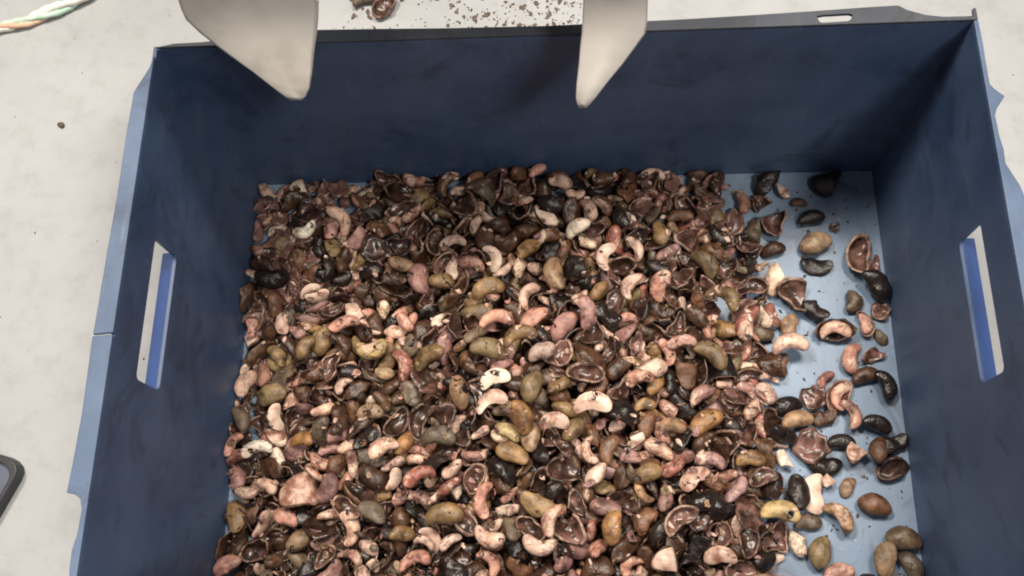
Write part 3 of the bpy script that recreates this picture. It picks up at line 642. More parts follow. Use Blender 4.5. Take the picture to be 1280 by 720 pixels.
    ('P', 58, 'P', 'kernel_piece', 3, 'ivory', 0.0147, [0.1762, -0.2533, 0.0101], [0.985, 0.145, 0.088, -0.013]),
    ('P', 59, 'N', 'cashew_nut', 3, 'orange', 0.031, [0.1127, -0.2262, 0.0258], [0.941, -0.152, -0.003, 0.303]),
    ('P', 60, 'K', 'cashew_kernel', 0, 'pinkcream', 0.0307, [0.186, -0.1615, 0.021], [0.98, 0.168, 0.067, 0.076]),
    ('P', 61, 'K', 'cashew_kernel', 1, 'red', 0.031, [0.1509, -0.145, 0.0246], [0.803, -0.161, -0.106, 0.564]),
    ('P', 62, 'N', 'cashew_nut', 2, 'olive', 0.031, [0.1218, -0.1721, 0.0304], [0.939, -0.037, 0.038, -0.341]),
    ('P', 63, 'N', 'cashew_nut', 2, 'olive', 0.0293, [0.1221, -0.095, 0.03], [0.886, 0.188, -0.038, -0.423]),
    ('P', 64, 'K', 'cashew_kernel', 2, 'olive', 0.031, [0.1342, -0.1256, 0.0352], [0.917, 0.018, -0.253, -0.307]),
    ('P', 65, 'K', 'cashew_kernel', 1, 'pink', 0.0227, [-0.2657, -0.1381, 0.0095], [0.751, -0.148, 0.068, -0.639]),
    ('P', 66, 'H', 'half_kernel', 0, 'red', 0.02, [-0.217, -0.1067, 0.0124], [0.898, 0.339, 0.2, 0.196]),
    ('P', 67, 'N', 'cashew_nut', 5, 'olive', 0.0213, [-0.2378, -0.1664, 0.0183], [0.899, -0.072, 0.157, -0.403]),
    ('P', 68, 'N', 'cashew_nut', 1, 'olive', 0.0253, [-0.2001, -0.1565, 0.0247], [0.764, 0.043, -0.06, 0.641]),
    ('P', 69, 'N', 'cashew_nut', 4, 'ochre', 0.0227, [-0.212, -0.1638, 0.0319], [0.861, 0.058, -0.077, 0.499]),
    ('P', 70, 'K', 'cashew_kernel', 3, 'pinkcream', 0.0267, [-0.2664, -0.1896, 0.0133], [0.814, -0.059, 0.112, 0.567]),
    ('P', 71, 'N', 'cashew_nut', 3, 'pink', 0.0213, [-0.2493, -0.1826, 0.0149], [0.764, 0.052, -0.095, -0.636]),
    ('P', 72, 'N', 'cashew_nut', 5, 'olive', 0.028, [-0.2381, -0.2018, 0.0273], [0.963, 0.153, -0.113, 0.189]),
    ('P', 73, 'N', 'cashew_nut', 3, 'greyolive', 0.024, [-0.264, -0.2199, 0.0168], [0.863, -0.057, -0.049, -0.5]),
    ('P', 74, 'K', 'cashew_kernel', 4, 'pink', 0.0213, [-0.2678, -0.2416, 0.0247], [0.861, -0.01, -0.157, 0.484]),
    ('P', 75, 'N', 'cashew_nut', 5, 'ochre', 0.028, [-0.2636, -0.2976, 0.0085], [0.813, -0.09, -0.043, -0.574]),
    ('P', 76, 'N', 'cashew_nut', 5, 'pink', 0.024, [-0.2638, -0.3357, 0.0206], [0.956, -0.127, 0.023, 0.263]),
    ('P', 77, 'P', 'kernel_piece', 2, 'pink', 0.0307, [-0.209, -0.2802, 0.0279], [0.993, 0.023, -0.073, 0.088]),
    ('P', 78, 'N', 'cashew_nut', 2, 'greyolive', 0.0253, [-0.1925, -0.2332, 0.0352], [0.729, 0.213, -0.142, 0.635]),
    ('P', 79, 'N', 'cashew_nut', 2, 'orange', 0.0227, [-0.2099, -0.238, 0.0227], [0.979, -0.098, -0.18, -0.018]),
    ('P', 80, 'N', 'cashew_nut', 4, 'pink', 0.0227, [-0.2204, -0.2992, 0.0183], [0.981, 0.082, -0.04, -0.171]),
    ('P', 81, 'K', 'cashew_kernel', 3, 'pinkcream', 0.024, [0.0007, -0.0193, 0.0347], [0.966, 0.017, 0.259, -0.005]),
    ('P', 82, 'N', 'cashew_nut', 3, 'pink', 0.0173, [-0.019, -0.0066, 0.0311], [0.965, -0.028, -0.03, 0.258]),
    ('P', 83, 'K', 'cashew_kernel', 2, 'brown', 0.0267, [-0.0993, -0.0124, 0.0208], [0.866, -0.001, 0.015, 0.5]),
    ('P', 84, 'N', 'cashew_nut', 2, 'brown', 0.0227, [0.1029, -0.0487, 0.0234], [0.993, -0.101, -0.057, -0.006]),
    ('P', 85, 'K', 'cashew_kernel', 4, 'pink', 0.024, [0.0969, -0.1627, 0.0346], [0.983, -0.114, -0.122, 0.072]),
    ('P', 86, 'P', 'kernel_piece', 0, 'cream', 0.0187, [0.0264, -0.2697, 0.0403], [0.978, -0.059, -0.188, 0.072]),
    ('P', 87, 'K', 'cashew_kernel', 4, 'red', 0.0267, [-0.109, -0.2713, 0.056], [0.956, -0.101, 0.076, 0.264]),
    ('P', 88, 'N', 'cashew_nut', 3, 'tan', 0.0227, [-0.1531, -0.2175, 0.0338], [0.994, 0.085, -0.067, 0.006]),
    ('P', 89, 'K', 'cashew_kernel', 4, 'pink', 0.0267, [-0.1796, -0.1441, 0.0361], [0.946, -0.179, 0.032, 0.267]),
    ('P', 90, 'N', 'cashew_nut', 0, 'ochre', 0.024, [0.0658, -0.2676, 0.0381], [0.98, 0.094, -0.003, 0.175]),
    ('P', 91, 'H', 'half_kernel', 1, 'pink', 0.0267, [0.1006, -0.2717, 0.0314], [0.911, -0.22, 0.007, 0.35]),
    ('P', 92, 'K', 'cashew_kernel', 4, 'pink', 0.0267, [-0.0078, -0.3027, 0.046], [0.865, 0.035, 0.027, 0.499]),
    ('P', 93, 'P', 'kernel_piece', 2, 'pinkcream', 0.02, [0.0756, -0.3318, 0.0403], [0.994, 0.088, -0.059, 0.005]),
    ('P', 94, 'K', 'cashew_kernel', 2, 'pink', 0.0267, [-0.1138, -0.3319, 0.0234], [0.965, -0.152, -0.152, 0.148]),
    ('P', 95, 'N', 'cashew_nut', 2, 'brown', 0.0253, [0.0362, -0.2481, 0.0271], [0.817, -0.054, 0.016, 0.574]),
    ('P', 96, 'K', 'cashew_kernel', 1, 'pinkcream', 0.0253, [-0.1403, -0.2474, 0.0414], [0.96, 0.034, 0.123, 0.25]),
    ('P', 97, 'N', 'cashew_nut', 2, 'tan', 0.024, [0.0862, -0.23, 0.032], [0.965, -0.144, 0.218, 0.033]),
]
HEAP = [
[4,0,0,315,1110,-2874,319,71,-3,-985,157], [6,1,0,255,-1581,-756,243,916,35,53,396], [6,1,0,226,1416,-2990,250,943,-160,223,-187],
[4,3,0,319,-2491,-984,150,391,-899,11,196], [5,1,0,242,88,-3109,360,948,-14,-170,-269], [5,2,0,245,482,-3225,309,29,703,539,-463],
[0,5,0,285,-192,-2924,416,119,-971,205,4], [4,3,0,293,-2400,-3241,188,238,166,246,-925], [5,0,0,274,256,-3371,288,297,-23,942,-152],
[0,0,0,278,-378,-2522,394,137,-152,-966,155], [4,0,0,289,-1468,-2713,292,19,952,-184,-242], [6,3,0,288,-1101,-1932,361,679,85,347,642],
[4,3,0,288,-457,-2643,362,372,863,-301,-159], [0,1,0,280,-795,-2060,469,559,547,-356,-511], [4,0,0,284,-1307,-2289,349,439,-224,85,-866],
[4,3,0,272,-694,-2727,361,815,20,263,516], [6,1,0,208,2038,-2039,43,711,-209,-77,667], [5,1,0,254,477,-2196,380,104,132,-974,149],
[6,3,0,272,-1921,-3088,193,607,-182,356,687], [5,0,0,230,618,-3009,280,223,-356,889,-183], [4,1,0,261,1406,-3179,224,692,-110,20,-713],
[0,0,0,279,-1841,-2789,291,41,-875,-415,-247], [4,0,0,320,-1582,-2830,271,845,-437,-15,-309], [5,2,0,252,222,-1753,399,100,-48,973,-202],
[5,1,0,246,-926,-2231,397,829,-21,-247,502], [5,1,0,242,1712,-1758,145,115,126,985,-12], [5,0,0,264,-6,-1746,404,365,-89,-104,-921],
[4,0,0,258,1665,-3117,55,708,151,-19,690], [6,1,0,217,118,-971,313,88,-753,634,-150], [4,5,0,293,-848,-3392,324,196,125,972,39],
[5,1,0,277,-806,-384,312,957,-115,-165,-208], [4,3,0,263,-234,-3093,366,305,-105,-189,927], [5,1,0,256,1013,-1884,297,197,531,-746,-351],
[4,5,0,305,-647,-252,304,155,-398,-892,149], [0,0,0,253,458,-1841,363,41,358,-932,40], [4,4,0,239,1558,-2685,178,975,-88,-138,148],
[4,2,0,293,-1776,-2238,325,18,629,677,-383], [4,5,0,273,465,-2877,292,198,-31,-392,898], [0,6,0,260,1541,-3299,130,270,-277,-8,-922],
[0,0,0,269,1737,-2347,145,405,-856,254,197], [0,5,0,284,950,-2148,209,382,-57,-375,842], [5,1,0,250,1080,-710,202,45,-235,83,-967],
[1,3,0,265,761,-2479,280,241,-83,-736,627], [4,4,0,277,-2358,-2612,200,217,43,959,179], [5,1,0,242,1318,-2395,179,867,43,-395,299],
[0,1,0,276,-2067,-3160,154,631,660,405,56], [1,0,0,258,1160,-2560,250,130,192,950,-208], [0,0,0,251,331,-2933,363,19,-80,-936,343],
[4,6,0,284,363,-1396,378,32,952,-253,-169], [6,1,0,247,-2216,-380,170,627,-138,-118,-758], [4,0,0,287,-2458,-1180,147,125,-510,-756,391],
[5,1,0,259,-1189,-2016,319,183,591,-776,-122], [5,0,0,239,-424,-747,313,409,-835,-112,351], [0,1,0,258,728,-3127,323,559,597,144,557],
[4,1,0,255,1341,-3382,157,987,93,120,47], [4,6,0,279,-1873,-1818,337,739,-161,-143,638], [0,4,0,247,1338,-2786,217,165,-366,857,-324],
[4,4,0,285,-755,-3029,357,477,13,139,868], [4,3,0,295,-1205,-565,233,928,127,-288,200], [4,1,0,263,518,-937,264,890,375,-191,177],
[4,1,0,291,-1433,-192,205,58,-430,154,-888], [4,1,0,257,-2230,-2232,135,662,-269,386,-583], [4,4,0,293,1511,-496,36,548,-83,128,-822],
[0,3,0,255,1823,-2091,58,33,135,-990,6], [4,3,0,255,-1689,-2945,275,304,10,112,946], [5,0,0,233,260,-1578,409,556,-258,-22,-790],
[0,1,0,257,-68,-376,253,432,-883,185,5], [5,2,0,188,124,-2915,372,616,-112,-217,-749], [4,6,0,270,-1651,-369,148,47,280,-958,41],
[4,6,0,253,-1550,-2393,323,222,-218,939,-148], [4,0,0,228,-1850,-3293,190,918,-114,-149,349], [5,0,0,216,-1354,-757,314,130,-198,97,-967],
[4,4,0,295,-2547,-1617,96,527,-776,-254,237], [4,1,0,315,471,-1276,309,508,238,-188,-806], [5,2,0,239,967,-1075,321,830,-10,-499,-248],
[4,6,0,272,-359,-3237,246,119,-423,-892,109], [4,4,0,297,116,-467,257,53,773,-599,-202], [4,4,0,226,1037,-3215,212,148,-424,876,175],
[0,1,0,260,97,-2337,365,537,-6,-570,-621], [0,5,0,233,669,-2280,295,797,37,103,593], [4,4,0,234,1116,-1409,271,166,-889,385,-183],
[6,5,0,278,-2186,-2448,119,188,-872,-384,-239], [3,2,0,190,1678,-2001,76,56,428,845,-315], [3,0,0,239,732,-1852,364,186,346,65,917],
[4,2,0,266,-1079,-702,263,738,101,107,658], [0,5,0,283,-636,-695,297,60,711,-695,89], [4,4,0,265,1634,-2760,157,94,606,-762,207],
[0,1,0,240,-2437,-600,71,189,-930,-276,152], [0,1,0,239,-239,-2406,411,94,-653,724,-201], [0,3,0,267,-2651,-2664,110,259,487,832,-51],
[5,2,0,207,1167,-2716,280,476,29,854,209], [5,2,0,247,-2715,-1118,156,365,-340,-706,502], [4,1,0,256,635,-3319,212,239,-724,626,167],
[5,2,0,224,-164,-2763,358,583,-335,201,-712], [0,0,0,249,-1617,-950,267,977,78,-189,63], [2,0,0,238,-2358,-2200,199,530,345,85,770],
[0,3,0,261,-2257,-3323,107,379,256,-757,467], [5,1,0,237,1322,-1828,222,27,806,592,3], [5,0,0,214,-353,-3385,273,469,-781,380,161],
[1,2,0,231,-544,-3339,327,880,-157,-95,-438], [6,3,0,221,-438,-279,254,284,-8,-25,-958], [4,6,0,301,607,-213,139,191,-854,-212,436],
[0,5,0,270,1354,-1482,169,241,-240,154,928], [1,3,0,230,1109,-2041,272,933,257,92,236], [5,2,0,216,-849,-1472,339,431,-552,-165,-694],
[4,2,0,251,948,-1497,289,473,-119,40,-872], [0,4,0,229,-414,-2352,394,924,-301,106,-210], [0,3,0,219,795,-2869,309,595,-199,52,-777],
[0,4,0,246,858,-655,240,120,671,729,-62], [0,5,0,269,-371,-3070,295,717,-280,-91,-632], [1,1,0,246,858,-2629,339,393,872,237,168],
[5,2,0,225,-1390,-352,180,953,221,-155,-141], [4,6,0,228,-1667,-1150,194,281,-817,470,181], [2,1,0,238,-2408,-3042,133,504,-246,442,-700],
[4,6,0,246,-1522,-2538,269,38,-955,219,196], [4,6,0,247,820,-1334,230,166,-969,180,-25], [4,2,0,279,-984,-892,248,914,-50,81,396],
[5,0,0,194,1251,-3117,197,636,169,-464,-593], [5,0,0,257,1669,-2240,86,228,420,-180,860], [5,2,0,185,-1654,-1988,273,169,775,520,-317],
[0,2,0,276,1376,-122,85,767,156,297,547], [4,5,0,271,1375,-962,199,255,-79,-45,-963], [4,4,0,296,490,-1993,319,335,-259,417,-804],
[0,0,0,281,-2621,-815,111,266,-14,864,428], [4,6,0,297,-861,-1163,342,676,-462,-494,293], [0,1,0,263,-1273,-3038,171,305,-709,593,-229],
[4,0,0,229,-1560,-1426,226,18,-826,562,45], [4,3,0,234,411,-1697,361,797,-210,-387,414], [4,0,0,279,1099,-393,158,411,-183,-308,838],
[5,1,0,209,-8,-1276,313,162,496,850,-66], [0,4,0,262,-2592,-3228,123,577,58,-279,-766], [0,5,0,277,-688,-1357,296,79,121,21,-989],
[5,0,0,234,-475,-590,315,345,-290,-886,113], [3,2,0,208,-2348,-2345,140,616,45,330,713], [1,1,0,243,-739,-928,340,893,418,-133,-100],
[0,0,0,222,1822,-741,52,984,81,-10,160], [0,4,0,239,1109,-2419,261,555,-767,-186,261], [5,1,0,226,1479,-2358,112,52,-446,161,879],
[4,5,0,274,-2416,-257,138,89,-513,579,628], [0,0,0,263,-1341,-905,258,194,-25,-848,493], [0,1,0,214,-1795,-2589,255,857,244,299,341],
[1,1,0,252,257,-434,269,177,576,793,84], [4,6,0,275,668,-1329,308,690,-24,-476,-546], [5,2,0,187,451,-2724,261,498,-732,463,39],
[1,3,0,258,459,-699,220,576,353,-19,737], [4,2,0,285,-1130,-2975,199,292,-140,-844,429], [5,2,0,274,-2312,-1888,176,536,491,648,-226],
[5,2,0,226,-1978,-3366,141,17,539,-762,-358], [5,0,0,236,1559,-965,150,425,-756,-203,455], [4,5,0,243,1676,-553,41,222,-619,722,-215],
[0,1,0,229,-1251,-2425,306,544,88,-434,-712], [6,0,0,259,1391,-2064,144,880,-417,-17,-228], [4,2,0,318,-2595,-276,154,44,288,639,-712],
[5,2,0,197,-1625,-2310,306,447,747,458,-181], [6,0,0,290,1143,-1862,192,586,-437,-337,593], [0,6,0,226,1339,-684,229,141,904,-381,-132],
[1,1,0,251,-123,-677,287,84,195,-966,-144], [4,4,0,243,-1769,-622,150,115,-803,-523,260], [4,3,0,240,1290,-809,239,10,-267,-941,209],
[0,0,0,248,50,-2183,372,712,673,86,-183], [6,3,0,189,1037,-3032,251,248,29,88,964], [4,2,0,238,1510,-1857,168,874,468,-71,112],
[1,0,0,229,-1668,-2585,270,515,-429,-637,380], [5,0,0,202,-1220,-1643,329,21,836,549,6], [0,1,0,184,-67,-2812,391,915,144,-87,366],
[6,1,0,208,835,-3256,331,352,-803,-480,-14], [4,4,0,307,-2708,-3224,94,509,-574,-415,490], [1,3,0,213,-2527,-2803,180,183,-263,-338,-885],
[5,2,0,276,-793,-3305,204,143,782,569,-211], [4,1,0,260,-943,-1671,279,434,-577,-688,67], [0,0,0,227,-1715,-1832,253,906,-342,246,-45],
[6,3,0,203,18,-2471,366,638,-256,-88,-720], [1,2,0,218,208,-2512,379,204,-767,604,-73], [0,6,0,243,-16,-1990,392,781,-550,-29,294],
[4,5,0,298,-2328,-2818,74,927,45,292,231], [4,5,0,253,223,-1103,259,446,-890,-80,-48], [4,4,0,271,1237,-2512,195,461,-575,676,3],
[0,2,0,247,-364,-1348,264,171,-487,-848,-117], [6,5,0,216,1386,-1662,241,36,-12,-142,-989], [5,1,0,189,1604,-2442,158,13,350,931,-103],
[5,0,0,210,-2001,-2030,230,510,-501,-22,-699], [1,3,0,229,382,-375,234,883,124,-118,-438], [5,1,0,203,-788,-2386,350,933,-186,-130,-279],
[0,5,0,261,1341,-486,50,216,-855,-471,-24], [5,2,0,231,-1398,-1100,183,391,181,235,871], [0,4,0,228,885,-1945,289,617,-347,163,-687],
[4,0,0,238,-751,-1823,410,350,-809,343,-324], [5,1,0,255,-1194,-797,248,275,643,-263,-665], [3,1,0,170,1520,-2154,180,979,-125,-89,133],
[4,6,0,288,-2042,-2962,103,31,949,221,-221], [0,1,0,208,322,-1185,302,307,-187,591,-722], [0,5,0,221,512,-517,286,514,-197,-48,834],
[4,0,0,275,-1587,-521,183,160,346,833,-401], [0,1,0,274,117,-3221,240,7,985,-131,-116], [4,3,0,315,-1165,-1539,231,41,767,603,218],
[5,1,0,255,-1072,-1583,336,738,457,183,462], [3,0,0,174,-1518,-3217,184,354,924,-54,-130], [1,3,0,208,257,-3238,321,822,-294,224,434],
[4,3,0,244,278,-634,292,27,-80,26,996], [5,0,0,234,-266,-174,235,587,-165,-236,757], [1,2,0,227,501,-3356,313,153,416,-847,295],
[1,3,0,201,-855,-2648,341,302,-310,321,-842], [4,6,0,263,-1511,-71,212,162,148,-488,844], [4,0,0,241,-1815,-1576,282,186,-285,-795,501],
[1,2,0,222,-677,-2535,370,394,918,7,-57], [0,3,0,276,-2063,-3341,72,256,-333,-823,383], [5,1,0,241,-1374,-3273,216,759,-158,-542,325],
[4,2,0,243,-178,-2522,357,30,864,-382,326], [1,1,0,224,-858,-2777,407,694,636,292,168], [5,0,0,220,-635,-2029,420,864,181,-192,-429],
[0,0,0,224,384,-124,226,58,162,-939,299], [0,0,0,295,-1254,-225,79,819,376,183,393], [0,6,0,269,-2507,-1452,113,791,67,-498,349],
[4,0,0,300,-419,-1151,256,822,-390,364,-201], [0,2,0,258,-1886,-831,163,305,-579,590,-473], [0,1,0,243,-294,-594,218,905,-403,45,130],
[2,1,0,198,-1319,-2707,295,567,-28,338,-750], [6,5,0,218,222,-2370,286,64,844,-499,187], [2,1,0,217,-2374,-1389,165,662,-6,100,743],
[0,6,0,247,-1398,-1019,231,94,-181,-136,-969], [4,3,0,211,1596,-760,117,110,-45,212,970], [6,0,0,273,661,-656,199,311,18,420,-853],
[5,0,0,262,-1001,-2602,391,25,-390,741,-547], [0,0,0,259,1642,-1487,60,997,67,-26,3], [4,5,0,253,975,-2419,274,582,714,386,49],
[1,0,0,233,901,-827,234,760,-606,-171,160], [1,4,0,228,865,-1701,312,846,-111,144,-502], [0,5,0,232,-1987,-690,135,33,544,811,-212],
[1,4,0,209,-1642,-3295,231,111,148,899,-396], [1,3,0,221,1603,-311,64,739,-183,148,-631], [4,1,0,235,805,-159,208,762,-328,-103,549],
[4,3,0,281,861,-2755,187,46,-217,-438,-871], [4,4,0,257,1227,-2956,200,290,-949,-53,108], [4,3,0,242,-1981,-915,228,511,534,-473,-479],
[1,0,0,225,-1094,-2861,242,946,50,186,-259], [0,2,0,288,-1818,-3437,152,367,-112,357,-852], [4,1,0,296,-2024,-464,107,114,-602,719,-327],
[0,4,0,251,-1371,-1948,264,880,-350,-48,317], [0,2,0,252,-1410,-1722,275,580,61,236,-778], [1,1,0,235,-1291,-73,167,454,-872,75,-165],
[3,3,0,164,-407,-2948,282,220,231,704,-634], [0,2,0,231,-1425,-2107,335,208,-361,-633,653], [3,0,0,196,-108,-505,285,582,134,24,802],
[1,0,0,197,-871,-3182,267,20,303,-879,367], [1,3,0,203,-2365,-2746,170,905,-332,-36,-262], [4,3,0,279,-2337,-3179,65,851,210,17,481],
[6,0,0,223,-2289,-792,157,39,638,753,157], [4,0,0,288,-2270,-1591,201,550,738,-254,-297], [2,2,0,224,-1014,-3152,199,861,154,57,-481],
[5,1,0,208,-702,-2242,361,603,-265,-541,524], [5,1,0,225,-586,-2276,298,136,-300,859,392], [5,1,0,175,1741,-311,44,332,30,-154,930],
[0,0,0,214,-3,-3354,333,376,-784,45,492], [1,3,0,220,-1942,-2159,268,732,-580,57,353], [3,3,0,165,1693,-1373,131,2,-810,-495,-314],
[5,2,0,212,-498,-2767,290,58,972,151,171], [2,1,0,213,-2074,-1145,188,128,-63,422,-895], [6,3,0,227,-1666,-1463,203,802,87,-286,517],
[0,3,0,256,-345,-68,242,108,459,-452,758], [6,3,0,191,682,-1541,292,242,-953,-129,-131], [2,1,0,228,785,-2335,249,157,-752,641,5],
[5,1,0,182,-775,-3307,311,414,26,267,-870], [4,3,0,209,-1909,-1307,237,276,-42,-263,-924], [4,3,0,223,-1998,-1838,258,407,-797,-305,324],
[6,6,0,221,609,-1634,304,816,46,0,576], [3,2,0,174,844,-2161,218,594,-741,217,-223], [0,5,0,225,310,-2773,250,279,889,-308,190],
[6,1,0,177,609,-528,250,833,-54,-80,545], [5,1,0,241,-816,-554,195,632,390,-338,579], [0,5,0,171,540,-2544,296,992,103,58,-31],
[0,6,0,211,-702,-1569,387,177,364,-880,248], [0,5,0,220,1228,-44,67,787,610,0,-97], [5,2,0,255,441,-2302,178,584,-446,-176,-654],
[0,1,0,257,-141,-230,184,697,-62,-500,511], [1,3,0,231,1752,-1335,64,3,-791,607,-70], [0,5,0,224,522,-1544,294,149,292,-248,-911],
[6,0,0,224,-1094,-1325,245,148,151,-805,-554], [5,0,0,239,-2177,-931,95,232,-938,-12,-257], [5,2,0,204,942,-150,133,984,83,131,-87],
[4,1,0,268,-472,-395,242,289,253,-867,318], [0,3,0,207,755,-1972,308,250,312,-908,-123], [4,5,0,244,1214,-1178,279,517,-272,-88,807],
[5,1,0,245,-356,-485,269,126,-348,457,809], [1,3,0,199,-1280,-1441,321,363,-160,-336,854], [5,1,0,197,-2639,-1155,81,16,275,106,-955],
[6,2,0,224,-2468,-2947,188,161,-573,777,-202], [1,1,0,237,-1857,-2450,198,128,141,-937,292], [1,3,0,215,-1944,-2572,194,408,-890,205,-22],
[4,0,0,235,1339,-2147,199,678,-617,152,-369], [0,2,0,183,662,-2125,290,984,92,131,73], [3,1,0,169,-1373,-1494,240,347,-96,175,916],
[1,1,0,186,1502,-1986,154,938,152,95,-297], [4,0,0,284,-102,-2428,191,579,-267,-125,-760], [0,2,0,266,-2360,-1719,103,150,-105,99,-978],
[1,4,0,226,-438,-2179,254,980,14,-22,-196], [1,3,0,254,299,-1996,299,323,203,-188,-905], [1,1,0,215,-1327,-2594,282,273,-4,704,-656],
[3,1,0,183,233,-702,213,82,-31,-948,306], [5,2,0,244,240,-2975,268,128,-455,847,245], [4,5,0,232,-63,-816,323,264,725,636,-14],
[1,0,0,224,-1286,-414,213,213,-309,737,-561], [4,1,0,242,-2200,-3205,95,208,-882,199,374], [0,0,0,213,-1689,-2160,228,301,-613,-723,-105],
[0,2,0,225,-2704,-503,60,544,-478,347,-596], [4,3,0,269,370,-224,151,331,-1,-641,-692], [4,4,0,285,850,-698,159,980,-178,-11,92],
[0,2,0,198,-1888,-3198,150,142,-47,186,-971], [0,1,0,171,-1434,-1864,318,66,66,184,979], [5,0,0,169,-2119,-2004,223,11,-387,-922,19],
[4,4,0,261,1504,-1301,122,834,-341,-202,383], [0,0,0,272,-1785,-2328,239,949,-67,279,134], [1,4,0,227,33,-773,259,176,689,656,-252],
[1,2,0,201,616,-2821,307,403,232,319,826], [4,2,0,259,-1835,-1693,227,110,15,-943,-315], [5,1,0,189,511,-3069,237,92,673,623,-389],
[5,1,0,201,-719,-1448,345,305,257,445,-802], [4,2,0,282,-383,-1966,425,354,910,-216,16], [1,3,0,203,197,-2833,327,433,586,-78,-680],
[0,4,0,202,817,-976,283,86,967,-238,25], [4,2,0,261,1234,-159,55,251,186,396,864], [1,3,0,226,-2641,-666,68,177,-163,-130,-962],
[1,4,0,229,-1793,-1950,260,105,615,-707,333], [0,3,0,181,-1853,-1018,223,187,-105,353,-911], [4,2,0,268,603,-99,206,121,626,618,-460],
[5,0,0,182,14,-2083,324,126,-341,-928,-81], [1,4,0,178,-1058,-3191,255,895,293,44,-334], [5,0,0,182,-207,-1850,387,203,977,25,-51],
[6,1,0,199,16,-2845,295,739,351,166,-550], [1,2,0,222,-2585,-360,55,18,-276,885,-376], [1,0,0,222,-2659,-2519,183,881,387,-51,266],
[0,1,0,214,-129,-3427,250,68,225,-71,-969], [5,2,0,236,-218,-2040,249,81,922,18,-379], [0,6,0,199,-1262,-3207,225,767,-24,387,-511],
[6,0,0,223,1081,-919,255,957,-137,-102,-233], [4,1,0,237,1642,-1651,48,836,342,-123,-412], [5,0,0,179,-2322,-997,42,13,-5,-999,46],
[5,0,0,212,-2264,-1228,50,48,-941,-334,4], [4,0,0,276,-2187,-489,81,484,-818,-289,117], [1,3,0,218,-195,-938,200,168,-429,-18,-887],
[6,5,0,221,-1886,-1166,196,298,317,-605,667], [6,5,0,195,-1498,-3109,245,376,406,-390,736], [1,1,0,227,-1238,-2840,192,997,-38,60,32],
[1,0,0,190,2142,-1887,44,889,-131,-77,433], [0,4,0,198,-288,-2728,299,260,283,114,-916], [3,0,0,160,1328,-1935,140,918,-390,-36,-56],
[0,4,0,191,-144,-1559,338,464,167,230,839], [5,1,0,232,-2200,-2637,55,45,-50,148,-987], [6,1,0,238,-530,-87,174,933,344,8,102],
[0,4,0,241,-691,-3406,257,959,-61,146,237], [0,4,0,175,1343,-2278,176,207,-110,-32,972], [5,0,0,233,999,-3426,268,276,687,312,-595],
[5,1,0,207,1088,-1560,281,809,-100,269,513], [3,0,0,185,-1492,-1299,231,531,-647,529,139], [2,1,0,198,1565,-2281,131,426,-615,613,-254],
[5,2,0,239,789,-1524,205,682,376,-305,-547], [4,1,0,210,-1130,-1213,269,301,-418,338,-788], [4,5,0,238,-1531,-1161,236,202,228,824,477],
[0,6,0,259,-107,-1902,306,176,982,71,-3], [0,5,0,172,1129,-1255,262,285,-757,560,179], [3,0,0,199,-2225,-2035,150,239,712,-652,-102],
[3,3,0,131,594,-2423,328,718,238,-28,-653], [5,0,0,228,-997,-303,131,364,210,314,-851], [4,1,0,234,-1768,-257,144,275,833,5,-479],
[3,1,0,185,-2318,-2538,140,309,-854,368,-199], [4,5,0,302,1078,-1227,176,427,-27,-504,750], [1,1,0,230,1266,-2688,225,809,-519,-275,-31],
[0,2,0,291,325,-2630,207,419,-892,161,-52], [5,1,0,208,-556,-148,256,840,2,-164,-517], [2,2,0,210,1197,-1472,258,332,-491,779,-204],
[0,4,0,192,762,-1711,255,365,-713,593,87], [4,2,0,283,-814,-1911,340,138,873,358,-302], [0,5,0,209,-478,-1816,396,900,-286,130,302],
[2,1,0,193,-908,-976,300,700,-22,56,711], [4,6,0,306,-534,-2444,288,384,873,88,-287], [5,0,0,200,1531,-3150,129,371,-163,496,-768],
[1,1,0,242,-851,-2302,289,742,390,-50,543], [5,0,0,219,-952,-1248,245,238,-744,-109,615], [4,4,0,279,-837,-1049,250,700,99,-16,-707],
[1,2,0,193,-1137,-2490,226,5,241,856,458], [5,1,0,200,926,-3325,258,214,498,-640,545], [0,5,0,265,-2098,-2138,241,458,470,551,-516],
[5,1,0,173,-1370,-3147,188,203,-927,293,115], [4,0,0,227,-1534,-1878,244,845,-500,189,-12], [1,2,0,191,212,-3118,344,225,753,302,539],
[6,0,0,192,911,-1245,241,808,-277,130,-503], [5,2,0,269,1338,-2894,150,915,150,-343,-150], [1,2,0,212,-1832,-2978,189,882,-460,-97,35],
[4,2,0,209,-1053,-478,207,651,-721,210,111], [5,0,0,183,-2125,-688,151,476,-548,677,-121], [6,6,0,181,20,-3242,336,950,-14,-140,-280],
[4,2,0,263,-1885,-2893,168,186,-159,714,-656], [6,2,0,217,-2514,-2140,107,874,269,-222,-337], [4,2,0,319,-2112,-1311,79,110,22,-582,-806],
[4,5,0,267,-788,-2816,198,30,998,-2,-48], [0,0,0,267,-1114,-1105,167,206,-15,-963,-173], [4,1,0,284,-931,-2505,189,48,-217,934,280],
[6,5,0,280,-2142,-2645,194,627,693,-103,-341], [3,1,0,147,-1719,-2449,258,70,-836,-530,120], [4,6,0,266,-2501,-797,48,236,303,922,40],
[1,0,0,271,1193,-444,69,195,-444,853,-193], [4,0,0,303,-1592,-1703,162,328,-327,-162,871], [1,3,0,206,-2215,-1481,195,741,-535,-89,-396],
[6,6,0,188,-981,-3322,198,435,-169,75,-881], [2,2,0,206,-709,-544,250,112,503,-787,-339], [4,3,0,230,1363,-2620,156,389,345,339,784],
[2,0,0,191,558,-1407,297,96,-46,-990,97], [5,1,0,203,791,-469,185,460,813,70,349], [3,1,0,144,447,-2291,299,89,-255,231,935],
